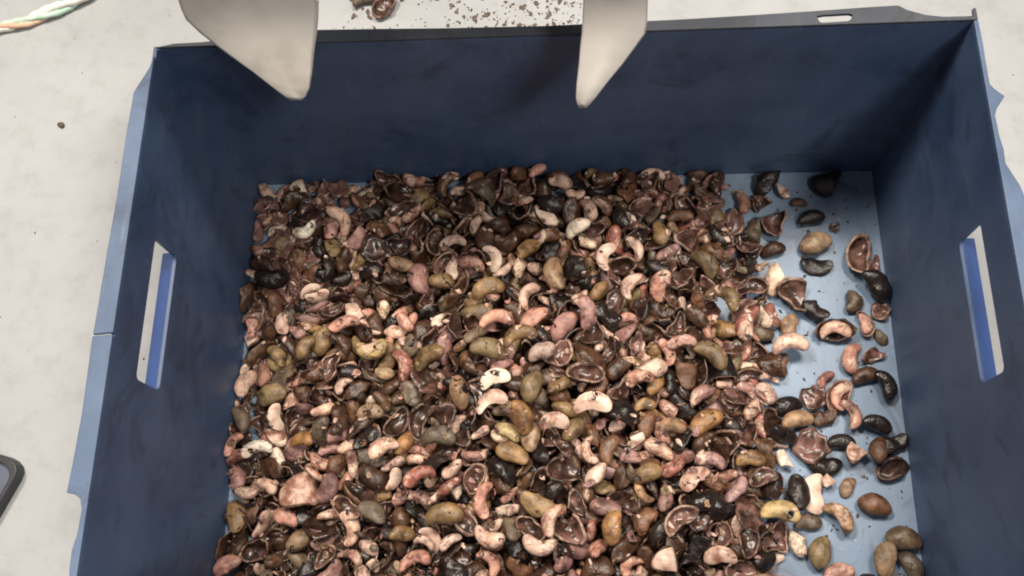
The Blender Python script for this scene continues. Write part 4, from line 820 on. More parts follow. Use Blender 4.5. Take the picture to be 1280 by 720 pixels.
[1,0,0,185,-630,-2355,351,678,-655,-325,-80], [0,0,0,231,-2366,-780,60,725,263,-214,-600], [1,2,0,215,-1143,-2566,278,175,32,871,458],
[6,2,0,259,-884,-2518,288,952,-87,-229,186], [0,4,0,227,-1041,-401,176,160,-59,774,610], [5,2,0,217,690,-2759,252,154,-140,-857,471],
[4,3,0,228,-733,-92,221,224,475,-849,-51], [1,4,0,217,-496,-989,281,117,-305,581,746], [5,2,0,216,138,-177,198,216,774,189,-564],
[0,0,0,213,-1458,-2819,160,29,-116,992,-48], [0,2,0,234,-2096,-1433,157,727,-657,96,-176], [6,3,0,227,-714,-2536,272,107,79,-277,-952],
[0,5,0,212,-2076,-1247,164,71,-176,681,-707], [4,2,0,199,1361,-277,45,333,929,-83,-139], [0,2,0,228,-1341,-3381,116,357,911,-191,-81],
[4,6,0,267,-226,-1689,222,332,20,-405,852], [4,1,0,241,-1580,-3281,153,33,102,-977,183], [1,2,0,186,-402,-2832,286,231,-274,664,-656],
[0,6,0,221,-1286,-2051,264,942,-126,276,144], [1,1,0,216,-394,-1842,319,185,301,882,-312], [4,4,0,227,-291,-2606,331,364,629,687,-12],
[6,1,0,136,100,-1182,299,196,-46,170,965], [0,0,0,239,947,-2531,222,244,327,649,-643], [0,0,0,237,1492,-2765,69,117,105,581,799],
[4,3,0,296,-653,-1947,310,43,648,-672,-356], [3,2,0,110,-1469,-3358,155,39,-338,-940,25], [0,0,0,241,-463,-2878,187,957,107,-118,-244],
[1,3,0,232,-1544,-3455,202,249,-560,-731,301], [5,1,0,146,-295,-1034,215,121,-936,255,211], [6,6,0,243,-902,-1830,261,848,-119,224,465],
[5,1,0,220,694,-2083,200,782,232,228,-531], [6,3,0,260,1026,-1977,202,322,771,-509,-207], [0,6,0,242,-2320,-177,59,146,113,-58,981],
[4,5,0,320,-2489,-2901,69,261,-458,-758,383], [4,0,0,233,-2232,-649,78,788,-309,262,463], [0,5,0,232,-1162,-286,107,485,29,-788,-378],
[3,0,0,182,-464,-2401,334,347,864,30,-364], [1,2,0,224,1274,-638,154,456,-72,175,-870], [4,1,0,223,-1202,-55,81,102,-291,-729,-612],
[5,1,0,234,-50,-3089,237,642,43,-92,-760], [4,2,0,233,-1040,-2070,299,259,479,-552,631], [1,0,0,199,-797,-1623,327,386,205,-411,-800],
[6,3,0,153,-24,-1878,374,656,-240,-153,-699], [5,1,0,222,-2525,-3067,72,851,354,-251,-296], [0,6,0,252,585,-2849,215,209,-71,-107,969],
[4,0,0,299,-239,-2228,205,90,-492,-865,-25], [6,3,0,218,-1927,-1927,254,450,795,-343,221], [1,3,0,175,136,-280,245,10,134,-122,983],
[2,2,0,231,-1967,-2672,187,48,-313,-425,848], [1,0,0,197,-973,-2845,299,652,-687,-250,200], [2,2,0,203,665,-1705,268,516,-295,-141,792],
[6,3,0,173,842,-1449,231,394,-767,-333,-380], [4,2,0,252,-278,-2891,336,235,-580,-767,144], [2,1,0,245,800,-59,134,946,301,-21,117],
[5,1,0,190,-886,-3137,129,942,-256,145,162], [6,5,0,246,-1281,-1219,275,529,-589,366,489], [1,0,0,220,-880,-192,186,801,-513,160,265],
[4,6,0,231,-1863,-1984,198,843,-418,-102,-323], [0,5,0,279,1388,-1751,141,42,807,585,72], [4,2,0,268,396,-1103,210,203,669,621,356],
[6,6,0,287,-1429,-1365,175,59,-460,857,-224], [0,3,0,197,-1722,-836,163,519,-702,-487,41], [3,0,0,159,-1010,-1405,244,973,-162,115,115],
[6,2,0,265,436,-1066,324,725,-407,74,-551], [3,3,0,189,-1709,-148,64,262,-240,-935,-22], [5,0,0,247,542,-2704,194,561,-693,-436,-122],
[4,4,0,241,1557,-2619,128,200,-879,-395,-176], [4,6,0,250,-720,-1742,342,952,26,-306,11], [3,2,0,151,-2662,-1494,44,156,1,-328,-932],
[2,1,0,239,687,-317,84,771,441,-163,428], [5,1,0,220,151,-1966,206,271,318,906,-62], [1,2,0,255,143,-760,144,58,941,-316,-107],
[6,5,0,177,308,-2270,243,339,859,56,381], [2,0,0,209,1349,-3044,170,796,89,17,598], [5,1,0,152,-1401,-2931,155,37,345,-56,936],
[6,6,0,209,1367,-3253,164,3,-958,264,113], [0,1,0,256,1269,-2103,74,148,948,274,-63], [4,6,0,242,-2214,-748,60,295,104,396,864],
[4,5,0,232,1211,-3121,40,29,-12,947,-318], [1,0,0,223,-2375,-3387,99,199,-832,70,512], [1,1,0,186,-2394,-1121,57,236,-272,-529,769],
[4,5,0,198,-2342,-1289,91,21,503,864,-20], [1,4,0,204,1493,-1669,109,356,241,-205,-879], [6,1,0,177,-2041,-2511,108,215,-497,831,-132],
[4,1,0,226,-858,-1768,353,665,420,-611,-92], [6,5,0,143,-2248,-52,29,272,2,334,-902], [6,3,0,257,144,-114,92,347,-379,850,-116],
[1,3,0,221,-1064,-2663,116,714,-335,103,-606], [1,3,0,233,638,-2531,183,224,-152,-122,-955], [5,0,0,230,886,-963,199,798,48,-281,531],
[4,0,0,230,429,-2545,212,237,-9,-531,814], [1,1,0,179,1218,-2041,165,420,843,330,63], [3,1,0,148,-1320,-1317,239,393,633,594,-302],
[6,2,0,191,-1262,-2798,269,704,-112,-318,-625], [6,4,0,229,-1424,-998,315,57,-443,-879,-165], [2,0,0,207,-329,-323,243,276,919,-145,242],
[6,5,0,225,-2474,-2207,39,21,720,681,132], [5,0,0,203,1782,-1756,59,256,-557,789,-44], [1,0,0,202,1687,-1850,57,233,-45,-950,205],
[5,0,0,204,-146,-1181,164,175,71,593,-782], [1,4,0,212,-1225,-3407,202,780,-478,-70,-398], [0,3,0,220,94,-2562,186,8,697,-714,59],
[4,3,0,277,-1678,-2010,177,160,736,589,292], [4,5,0,280,-124,-820,239,651,-160,-213,-711], [3,3,0,142,587,-3423,248,407,-363,5,-838],
[1,0,0,227,-427,-1692,372,256,-604,-631,-414], [1,2,0,237,-562,-504,257,2,-967,40,251], [3,1,0,147,-825,-2787,299,460,26,-109,-881],
[1,4,0,242,1080,-557,109,71,-917,90,-381], [6,5,0,178,-223,-3280,187,699,-149,-21,699], [1,1,0,229,-1009,-1882,235,5,-975,33,221],
[1,3,0,204,129,-2472,275,312,-307,-563,701], [6,5,0,258,-773,-711,185,163,-152,831,-509], [5,0,0,228,1176,-287,77,386,362,582,-618],
[0,3,0,256,230,-934,95,385,346,84,-852], [0,0,0,233,603,-1189,121,385,-131,843,-352], [4,1,0,260,-600,-1432,217,408,876,-258,-8],
[1,3,0,179,-1773,-1069,176,832,-518,-180,80], [2,0,0,212,1002,-1313,233,744,-174,494,-415], [2,1,0,197,1607,-3310,27,939,-15,36,343],
[6,1,0,193,1628,-740,39,880,-167,-15,445], [0,4,0,280,-1871,-3039,78,317,691,600,250], [3,1,0,153,-591,-1122,48,243,964,-46,-101],
[4,5,0,236,-1971,-1024,138,932,54,0,359], [4,3,0,249,-2059,-2201,119,417,860,-125,264], [6,0,0,158,-2547,-716,109,975,-123,48,-179],
[6,5,0,214,388,-566,211,288,-813,266,430], [1,0,0,208,982,-600,160,456,-107,-754,461], [4,2,0,262,-2064,-1858,173,964,-75,242,-83],
[4,1,0,241,-1961,-1286,149,182,-188,188,-947], [6,6,0,320,-1766,-1128,75,723,-226,92,-647], [5,0,0,262,891,-513,116,175,12,-984,-14],
[4,1,0,198,-2374,-450,88,302,-836,-254,-381], [0,3,0,234,-192,-1080,109,383,-854,284,208], [5,2,0,207,-1168,-3139,163,565,-262,-599,503],
[0,1,0,187,-714,-1241,224,232,929,201,208], [1,1,0,193,-1736,-2720,207,413,-11,-220,-884], [2,1,0,186,1052,-251,117,373,-857,-354,43],
[6,2,0,216,-874,-1303,254,388,50,-461,-796], [0,0,0,262,-239,-375,167,178,65,228,955], [0,3,0,172,-1665,-234,116,726,191,284,-596],
[0,6,0,256,-1461,-273,110,130,911,68,-385], [4,0,0,286,137,-1574,275,940,191,143,242], [1,0,0,213,-361,-2072,323,544,55,-716,434],
[0,2,0,302,892,-1639,65,940,-211,87,-253], [0,6,0,213,672,-869,117,622,-336,10,707], [4,3,0,266,-748,-3085,125,130,644,689,307],
[1,3,0,186,-1449,-517,120,423,789,-211,-393], [0,1,0,239,169,-2240,164,777,329,-286,-455], [3,2,0,167,-1054,-2450,160,191,-786,441,388],
[5,1,0,248,-1807,-1813,167,862,284,-193,374], [4,0,0,270,998,-2913,222,122,194,26,973], [6,0,0,163,617,-2008,287,244,93,114,959],
[0,4,0,209,276,-52,184,523,510,612,-304], [3,1,0,114,-1427,-460,193,936,-252,46,-242], [1,4,0,211,-2342,-3013,35,13,698,713,-68],
[1,3,0,194,880,-278,61,239,259,-735,-579], [0,5,0,259,190,-2831,186,54,-946,266,-177], [2,2,0,224,722,-1152,105,14,840,-538,72],
[3,2,0,166,-149,-2133,118,933,-200,13,-299], [5,2,0,253,-169,-1352,133,422,142,754,484], [4,2,0,269,437,-1960,245,141,-844,-517,-22],
[6,2,0,211,-72,-2434,291,54,0,503,863], [0,2,0,227,629,-1860,319,702,-206,141,-668], [0,0,0,141,941,-378,132,691,-276,-310,591],
[4,0,0,270,1253,-1004,55,873,-65,-12,-483], [4,2,0,273,-2525,-3283,46,31,-538,841,45], [0,4,0,238,-366,-1056,144,1,-525,846,93],
[5,2,0,218,1452,-2524,84,117,-926,-11,360], [6,0,0,217,127,-746,241,492,258,410,724], [0,3,0,179,1538,-644,56,236,11,759,-606],
[5,0,0,203,-1865,-440,48,23,-233,-971,42], [4,0,0,273,-2006,-873,79,607,-621,-238,434], [0,3,0,244,-2256,-1894,59,370,-77,-70,-923],
[5,2,0,266,-1421,-2350,240,756,100,-592,262], [4,2,0,264,-1657,-3466,164,632,-574,366,-372], [6,3,0,202,1371,-2234,114,184,-46,-16,982],
[6,0,0,201,189,-2614,140,352,748,552,-113], [3,3,0,154,-2176,-1855,118,299,8,849,-435], [5,1,0,247,-907,-661,214,374,-382,616,578],
[1,0,0,252,-526,-3331,165,393,-305,-867,-9], [0,5,0,279,-242,-2635,250,454,-75,-16,888], [4,6,0,272,-1501,-950,185,960,236,34,147],
[5,1,0,185,-2661,-2308,158,673,-410,-198,-583], [3,2,0,204,1537,-1779,81,66,119,627,767], [0,2,0,244,-930,-2678,132,271,651,-702,-103],
[5,0,0,250,-791,-954,141,109,16,993,36], [0,4,0,261,-575,-439,160,351,-534,-758,128], [1,0,0,244,878,-1991,182,163,-159,205,-952],
[4,1,0,249,163,-1353,194,481,-26,146,864], [4,1,0,232,-905,-1513,244,183,-896,-377,144], [4,3,0,203,-1015,-583,177,364,-906,153,155],
[6,3,0,141,-1511,-1988,255,927,80,-239,279], [1,3,0,235,-2510,-1276,64,16,532,-843,82], [0,6,0,214,-533,-923,199,265,173,270,-909],
[0,4,0,204,-1841,-1456,216,23,228,334,914], [6,5,0,208,687,-2609,295,263,287,-900,195], [5,1,0,149,652,-379,163,318,-396,228,-831],
[4,1,0,264,-2420,-2577,47,385,88,-72,916], [4,5,0,231,1647,-1218,70,221,148,-408,-873], [3,1,0,163,-2476,-2719,55,344,-98,-835,418],
[4,5,0,221,1146,-3108,129,495,-261,699,-445], [6,5,0,256,-92,-3360,95,612,699,94,-357], [4,4,0,303,656,-3261,152,545,185,240,-782],
[5,0,0,214,-1090,-2781,52,381,-160,-200,-888], [6,1,0,151,1416,-709,148,969,66,-191,-139], [3,1,0,144,-607,-3074,123,122,-146,169,-967],
[1,0,0,212,-22,-3304,175,416,437,90,792], [0,3,0,231,-649,-2933,238,242,-196,-431,-847], [0,3,0,223,-1696,-1613,213,401,-779,228,-426],
[4,5,0,240,-722,-828,288,17,-218,-777,590], [6,0,0,187,-1385,-1258,234,151,616,-447,631], [2,1,0,181,-2644,-1263,25,876,-33,31,481],
[1,3,0,212,-1825,-3250,71,81,-726,600,-325], [3,1,0,179,1428,-758,57,287,-804,-518,54], [4,0,0,205,-2177,-3458,59,343,243,-134,-897],
[0,2,0,200,1495,-2873,66,198,-91,396,892], [1,1,0,203,1620,-886,59,195,-197,-775,568], [4,2,0,272,-731,-1096,165,789,603,83,77],
[2,1,0,239,-1583,-1345,152,279,-383,-874,108], [1,0,0,214,-1277,-1407,211,143,917,125,350], [2,1,0,217,1048,-1595,122,898,3,187,-399],
[4,1,0,249,-1379,-815,184,75,64,404,-909], [1,0,0,196,-398,-887,232,534,651,-396,-367], [1,4,0,173,463,-307,181,696,690,-183,75],
[5,0,0,168,694,-1420,263,30,-910,375,-176], [1,1,0,221,1045,-205,54,63,354,-893,-272], [1,4,0,214,-1061,-3434,150,137,-18,134,-981],
[0,0,0,211,-1058,-863,158,525,24,79,-847], [6,3,0,221,375,-1468,289,226,-921,-213,-237], [2,0,0,199,-1786,-946,125,841,-346,-133,-394],
[6,2,0,259,-1941,-1144,128,543,594,233,546], [4,0,0,216,-718,-895,215,7,781,593,-195], [6,6,0,218,172,-1587,353,12,-874,-484,32],
[6,1,0,183,1046,-1075,222,85,385,365,-843], [2,1,0,211,-492,-743,227,101,-870,376,302], [4,0,0,238,-2610,-1025,43,4,-83,-994,75],
[4,3,0,263,982,-3305,89,443,247,610,610], [4,4,0,290,-427,-1231,36,234,-38,-148,960], [0,1,0,176,720,-924,51,114,760,638,-45],
[4,1,0,272,-1532,-3396,84,996,-70,21,-47], [5,0,0,222,1033,-3170,102,590,403,527,460], [4,5,0,306,1394,-1499,72,921,-96,-116,-359],
[0,0,0,207,508,-193,57,795,399,-204,-409], [4,2,0,237,713,-3004,127,2,979,-121,163], [6,2,0,228,990,-2606,85,523,-496,692,-34],
[0,1,0,222,1612,-2517,64,23,-457,-887,58], [5,2,0,180,-864,-484,129,451,438,114,769], [4,0,0,288,434,-424,93,861,120,-356,344],
[0,6,0,193,1079,-3436,147,155,-86,183,-967], [3,1,0,136,-2698,-1770,43,165,824,-502,-206], [0,2,0,264,-388,-1589,200,502,-588,-547,322],
[1,2,0,216,1186,-1538,152,6,-966,-56,-251], [5,2,0,244,426,-3340,213,127,667,-610,-408], [6,5,0,181,-1943,-1395,180,85,74,-389,914],
[0,2,0,201,-1204,-2654,254,64,-82,365,925], [0,2,0,236,-691,-2101,334,152,108,153,971], [1,0,0,202,303,-1615,313,617,-444,263,-594],
[1,2,0,194,392,-1564,315,702,-633,256,-202], [2,1,0,223,1691,-2398,45,955,-269,124,4], [6,6,0,250,-552,-3001,51,688,-2,372,-623],
[3,3,0,182,-2652,-907,87,494,-464,-554,-484], [5,2,0,248,-1591,-1091,86,223,-758,598,131], [0,0,0,203,-2088,-319,59,613,-736,-234,166],
[1,3,0,166,806,-204,132,905,-30,-135,-402], [6,3,0,197,-1277,-3227,123,100,-24,145,984], [0,2,0,233,-50,-491,177,644,702,-303,17],
[5,1,0,260,-1289,-2156,191,10,650,479,-590], [4,3,0,241,-308,-806,132,465,100,865,160], [0,2,0,207,871,-2348,166,41,-62,952,-298],
[4,2,0,252,-388,-3325,164,55,844,-505,-171], [5,2,0,214,-2344,-3525,190,227,-735,631,98], [0,3,0,232,184,-1765,294,172,63,-336,924],
[1,2,0,188,1185,-620,107,903,245,114,333], [1,2,0,174,-110,-1252,249,867,-438,214,-105], [6,6,0,201,-208,-529,271,537,819,61,-193],
[5,0,0,178,-2022,-3205,42,953,-178,-132,-205], [4,3,0,234,1514,-2103,60,929,345,-108,83], [5,2,0,202,-1905,-2056,109,122,355,794,-478],
[6,6,0,204,-2349,-2668,87,903,-113,186,-371], [4,0,0,288,843,-886,91,711,-637,296,-38], [0,2,0,256,-28,-62,126,931,359,28,57],
[5,1,0,232,-1145,-3327,103,636,2,663,-396], [5,2,0,227,834,-1266,152,34,884,-121,-451], [1,1,0,200,300,-691,128,481,264,72,-833],
[5,0,0,255,-853,-2102,283,564,490,251,616], [1,2,0,201,-84,-1054,146,909,-154,123,-367], [1,4,0,167,-1800,-802,122,580,-497,-527,372],
[1,3,0,206,-706,-376,206,681,-297,199,639], [6,5,0,175,-1346,-582,140,632,2,153,-760], [1,4,0,160,863,-361,111,375,-682,496,385],
[6,6,0,140,721,-99,187,946,-13,164,278], [1,3,0,211,-621,-3476,330,235,492,-816,-191], [1,4,0,160,1308,-352,27,23,-653,-752,85],
[0,4,0,266,1493,-3426,67,239,-933,200,-179], [1,3,0,198,-235,-1205,62,492,-47,-448,745], [3,2,0,140,-1909,-570,55,310,-138,-907,249],
[0,6,0,209,563,-369,115,712,537,-264,-368], [4,3,0,246,-2260,-3474,124,973,-178,-126,75], [0,2,0,275,-1246,-1184,95,452,-312,-22,-835],
[1,0,0,202,538,-555,50,10,-160,-944,-288], [4,2,0,300,-591,-2511,183,130,65,-893,-426], [4,1,0,251,556,-2094,184,759,-221,332,-515],
[2,1,0,223,-607,-2670,262,633,-342,-269,640], [5,1,0,201,-1568,-2697,240,438,-578,23,-688], [6,4,0,316,565,-1737,261,643,-387,383,-538],
[0,5,0,279,837,-2691,60,314,-896,-267,165], [1,0,0,228,1514,-1884,56,927,327,-73,-167], [6,1,0,276,741,-1707,140,630,-53,-286,720],
[3,3,0,228,867,-3238,113,416,-239,820,-311], [0,3,0,222,-1280,-2531,193,258,-568,-782,5], [0,2,0,244,-580,-241,170,967,11,253,-31],
[0,2,0,257,-537,-1960,186,244,-435,742,-449], [5,0,0,210,666,-1311,173,60,-970,140,190], [6,1,0,190,599,-2225,241,215,-846,-357,334],
[2,1,0,204,-1519,-2030,182,375,-822,-429,-11], [6,0,0,226,640,-1961,223,908,219,15,358], [5,2,0,212,1174,-1929,134,109,-161,-288,-938],
[3,3,0,137,-207,-468,202,466,-549,600,349], [6,6,0,151,763,-377,110,83,-178,57,979], [3,2,0,90,162,-1984,294,736,-182,-208,618],
[6,5,0,190,-1704,-3118,34,94,124,-983,-95], [1,1,0,223,-1553,-3137,51,138,-885,-433,97], [4,3,0,265,53,-1054,68,729,-397,-149,537],
[2,0,0,222,-2197,-273,56,804,31,-321,499], [2,0,0,239,444,-53,132,261,964,-10,-46], [5,2,0,185,-2189,-1065,86,541,167,84,-820],
[5,1,0,227,533,-2257,136,58,-513,-443,733], [2,0,0,210,1401,-1100,99,309,-792,519,-84], [0,2,0,247,-1495,-651,167,49,80,97,-991],
[6,0,0,165,-82,-1337,195,898,-83,-136,-410], [4,5,0,279,-428,-3472,298,671,93,724,130], [5,0,0,220,-1365,-98,52,6,127,-991,47],
[2,1,0,213,-2417,-2381,91,97,962,-253,-13], [2,1,0,191,-2188,-1644,82,439,-74,-300,844], [3,2,0,178,958,-829,146,678,72,-25,731],
[0,1,0,208,-2587,-3478,69,119,222,-341,-906], [0,2,0,256,-425,-2688,227,130,566,-811,-73], [3,2,0,94,295,-798,143,463,-301,220,-804],
[3,2,0,104,-1051,-1767,166,40,-560,491,-665], [1,4,0,222,136,-1219,242,64,-172,101,978], [3,3,0,120,-1290,-1599,249,156,740,-639,-140],
[2,1,0,195,613,-2429,235,486,-846,-157,150], [0,2,0,245,-1503,-2949,51,64,184,-964,-182], [5,0,0,289,1426,-3030,66,942,-255,-185,114],
[6,5,0,202,-1053,-3353,68,252,425,-691,-527], [5,2,0,229,360,-2285,80,161,-223,957,93], [1,1,0,226,1402,-1964,50,69,265,956,103],
[1,0,0,191,6,-588,96,225,-210,-516,799], [1,1,0,180,1425,-1008,52,908,-385,-34,-162], [4,4,0,241,-944,-3068,53,783,1,-131,608],
[2,0,0,210,-640,-809,170,362,383,235,816], [0,5,0,247,510,-1415,231,987,-114,83,82], [2,0,0,209,-1023,-2270,152,242,-714,-575,316],
[0,4,0,194,1100,-2091,101,574,-614,304,-448], [0,4,0,197,86,-3474,250,742,-205,414,-486], [2,2,0,197,459,-1764,288,262,-907,-311,-107],
[0,0,0,219,-1447,-3227,51,289,-6,-80,-954], [0,1,0,271,469,-2489,80,139,-945,275,-106], [6,5,0,288,719,-2874,135,36,246,-304,-920],
[3,3,0,151,-1836,-654,108,55,-815,-438,375], [6,4,0,275,-2294,-1429,110,436,472,-512,-570], [0,3,0,182,355,-3217,216,192,516,-109,-828],
[3,2,0,161,1315,-3184,94,339,-487,644,482], [0,1,0,210,-1196,-2675,157,105,768,628,72], [1,0,0,238,551,-895,153,724,135,220,640],
[5,0,0,202,-2339,-2184,63,620,-240,-219,-714], [0,1,0,262,408,-2154,253,215,949,-229,20], [1,1,0,200,-936,-1965,275,169,153,-664,-712],
[0,0,0,221,-1350,-1640,199,636,-223,-144,724], [4,3,0,230,-2552,-1758,55,356,-6,-255,-899], [2,1,0,173,-2291,-920,81,266,-684,82,-674],
[6,2,0,313,453,-738,71,820,-377,344,-260], [4,4,0,262,-2029,-559,32,973,-150,29,-176], [4,6,0,284,208,-3370,109,381,156,-811,415],
[5,2,0,213,-1484,-2311,82,218,-974,58,-31], [1,1,0,190,276,-2142,138,479,-634,55,605], [4,0,0,263,-167,-1582,210,791,-585,108,-141],
[6,3,0,177,1530,-1650,42,204,337,-122,-911], [5,1,0,184,-1037,-3113,116,635,-15,-49,771], [1,2,0,271,-1772,-2552,123,4,541,-832,119],
[5,2,0,287,-609,-2176,177,670,-732,-110,-51], [5,0,0,198,218,-2427,207,169,-42,-250,-953], [1,3,0,261,264,-1078,151,374,-661,650,-20],
[4,6,0,240,1007,-1438,159,904,-294,285,-124], [5,2,0,210,-443,-2021,221,69,-668,720,173], [3,3,0,92,1057,-1702,46,550,377,320,-673],
[2,2,0,195,-2046,-1653,56,73,80,704,702], [4,1,0,215,-406,-2281,181,344,-78,7,936], [1,3,0,173,-1423,-2556,175,117,4,-249,-962],
[5,2,0,201,863,-3457,218,101,116,948,277], [0,5,0,263,-585,-1550,45,973,93,24,-209], [2,2,0,189,992,-94,24,935,116,-39,334],
[6,2,0,171,-2663,-298,19,279,-958,-69,21], [5,1,0,194,-1150,-753,78,3,-35,118,992], [0,4,0,247,-497,-1041,156,302,869,120,373],
[4,5,0,264,-1447,-1201,133,277,903,327,15], [1,4,0,219,-1418,-3129,113,996,73,-8,-57], [1,1,0,185,-1160,-460,171,370,373,397,753],
[1,4,0,221,-1261,-735,139,92,710,-673,-185], [1,2,0,193,-247,-1808,299,402,-882,151,194], [1,0,0,202,-2037,-1736,49,14,-204,-951,-231],
[0,1,0,215,781,-712,61,13,996,81,-44], [4,4,0,250,829,-2845,73,951,-57,-218,212], [4,6,0,255,-2131,-2379,53,894,141,-65,-420],
[6,6,0,162,-2196,-1726,34,675,-342,-3,-654], [5,0,0,245,811,-1030,93,860,144,266,412], [5,0,0,198,-1749,-362,55,116,134,363,915],
[4,1,0,275,-288,-215,99,78,-789,553,256], [5,1,0,221,-1777,-2160,161,999,35,4,-16], [1,2,0,183,-1604,-2302,167,380,-814,0,439],
[2,2,0,225,-294,-1658,145,525,-67,144,-836], [2,1,0,185,1253,-3031,91,311,436,829,-160], [2,0,0,204,-1089,-2101,188,232,65,-43,970],
[2,1,0,165,92,-3006,151,105,822,-553,85], [0,3,0,254,1435,-894,67,992,0,118,-40], [6,5,0,182,-465,-166,202,87,-113,-891,-432],
[0,6,0,219,-1010,-3486,219,110,-609,-579,-531], [4,2,0,262,-832,-2654,173,186,711,541,-409], [0,2,0,235,768,-2214,175,276,-123,-621,723],
[6,5,0,158,144,-1040,212,172,-496,700,485], [5,2,0,195,-1056,-3213,28,152,894,360,-220], [1,3,0,229,-2306,-371,65,34,338,929,145],
[2,0,0,176,-2721,-2092,61,477,546,-396,-563], [1,1,0,195,37,-2752,202,153,745,-640,110], [1,2,0,226,-528,-3195,172,109,-215,-311,-919],
[4,2,0,275,-786,-276,143,301,44,364,-881], [4,3,0,298,-1395,-1818,149,991,109,-74,7], [5,2,0,178,888,-1832,205,524,402,-594,459],
[6,4,0,202,-1666,-1789,162,768,106,-56,629], [0,1,0,207,-1142,-1261,165,914,-176,297,-214], [3,2,0,160,-699,-769,107,914,-15,-180,-364],
[4,5,0,230,-1680,-685,151,327,-810,-423,241], [6,1,0,196,-443,-1385,212,699,-105,242,-664], [6,5,0,140,310,-137,149,342,-78,386,-853],
[1,4,0,242,1422,-2219,56,1,-128,-187,974], [6,0,0,241,-2641,-1615,42,820,-357,-178,410], [4,5,0,320,-1013,-492,63,127,780,-612,8],
[1,0,0,229,-1935,-2497,70,54,-349,-557,751], [4,3,0,255,-20,-2506,118,144,165,-627,-747], [4,0,0,239,-2072,-1986,134,49,478,865,-143],
[0,1,0,219,29,-846,168,603,-441,268,-608], [1,4,0,196,-1152,-2348,197,147,465,-847,-214], [1,2,0,182,4,-3066,157,658,10,-128,-742],
[6,3,0,150,-337,-2860,218,230,-101,-58,-966], [4,0,0,201,-759,-2396,276,813,-123,-60,567], [2,1,0,150,1301,-1562,104,467,790,-392,-53],
[1,2,0,200,1167,-3489,230,644,177,153,729], [0,2,0,183,-2624,-2738,37,11,115,-992,55], [3,2,0,181,980,-1096,33,48,-857,-500,113],
[6,3,0,194,1485,-1140,32,771,-117,-28,625], [2,0,0,234,999,-2497,66,735,-440,425,-293], [0,0,0,216,-1522,-386,58,74,770,619,-137],
[1,1,0,224,-2089,-1179,83,918,343,194,40], [5,2,0,242,25,-3474,200,288,-727,132,-609], [4,2,0,231,-2389,-1426,94,23,-613,-788,61],
[0,5,0,267,-96,-622,130,373,-92,-424,820], [0,1,0,239,-1841,-1609,141,514,41,92,-852], [1,2,0,184,571,-2613,114,279,-23,-729,-625],
[0,2,0,267,-901,-2035,169,12,806,-590,-49], [0,6,0,250,-638,-3402,137,186,-641,-690,280], [0,0,0,228,-384,-3083,176,962,272,-11,18],
[0,5,0,239,-654,-2804,230,47,-276,-228,-933], [4,4,0,232,-1484,-2385,268,610,365,-58,-701], [2,1,0,230,-764,-2275,222,106,723,657,186],
[1,3,0,169,1098,-2787,126,565,652,400,309], [1,1,0,220,-839,-393,190,500,36,-93,860], [3,1,0,109,-979,-1458,188,116,679,-704,171],
[0,6,0,203,-952,-2171,295,538,-447,-616,362], [3,1,0,114,-1430,-1588,229,298,692,519,404], [6,6,0,95,-305,-3276,297,730,-318,253,-550],
[6,2,0,132,499,-2948,206,232,751,-473,398], [4,0,0,297,369,-3256,87,724,135,-144,-661], [2,1,0,208,1536,-3185,29,645,5,20,-764],
[6,3,0,277,-518,-2118,42,18,10,1000,-10], [0,4,0,169,784,-3434,155,106,-125,-385,908], [4,3,0,262,83,-2724,90,4,883,429,191],
[4,6,0,283,1236,-1686,127,628,-49,-223,-744], [6,6,0,184,1034,-944,166,135,407,10,903], [6,4,0,224,-1022,-2792,144,972,162,-151,83],
[1,1,0,242,1350,-637,66,178,127,206,-954], [4,4,0,283,-1089,-2886,115,181,259,181,-931], [4,2,0,244,635,-625,105,543,146,356,-746],
[6,2,0,169,-1174,-2980,116,139,658,567,-476], [0,2,0,228,78,-1832,231,161,105,-217,957], [3,0,0,130,570,-2444,157,162,296,-269,902],
[0,6,0,217,1101,-2441,141,68,427,-900,-58], [6,0,0,242,-791,-1532,237,177,-216,491,-825], [6,4,0,228,1550,-1497,113,111,934,-324,103],
[0,1,0,217,-174,-3232,59,995,7,86,-53], [0,0,0,254,-183,-942,59,472,18,-81,-878], [1,3,0,202,-1870,-721,56,305,74,111,943],
[5,2,0,196,-108,-87,44,203,320,-244,893], [6,3,0,90,1455,-126,15,11,-999,-40,-20], [5,2,0,195,320,-2183,66,417,-387,513,643],
[4,4,0,212,-463,-1503,57,249,-26,-925,286], [6,0,0,202,-2024,-736,33,836,-275,-109,462], [5,0,0,224,-1577,-1282,55,547,251,108,791],
[3,1,0,90,-2296,-1095,32,784,-496,-336,-163], [6,6,0,202,-1531,-164,141,102,173,-689,697], [6,0,0,111,937,-3075,23,713,350,272,543],
[0,2,0,227,469,-633,98,808,469,-249,-256], [3,0,0,140,477,-1049,121,340,375,841,191], [1,0,0,221,635,-2767,130,170,-51,942,-284],
[6,1,0,116,909,-3396,109,451,-282,-74,844], [6,5,0,190,-1723,-2791,154,563,-274,116,771], [6,4,0,274,705,-1538,209,926,-65,-97,-360],
[6,1,0,90,-846,-1239,196,96,-988,-91,-78], [1,1,0,213,-1076,-675,160,975,-150,82,-143], [2,2,0,158,-2258,-3406,21,11,-177,984,-21],
[4,6,0,269,1152,-1774,46,45,-24,-34,-998], [5,2,0,236,1140,-735,54,581,-392,-65,-710], [6,3,0,290,-1220,-482,98,248,-136,-949,-139],
[5,2,0,250,-774,-182,35,260,-13,964,62], [0,0,0,256,1150,-1161,62,17,-814,-560,-150], [0,3,0,204,-598,-2681,160,860,274,-143,407],
[2,2,0,212,-1297,-3312,90,746,-639,-48,-181], [2,0,0,194,886,-29,55,728,-685,25,19], [0,3,0,228,1122,-2619,116,137,-858,-477,-131],
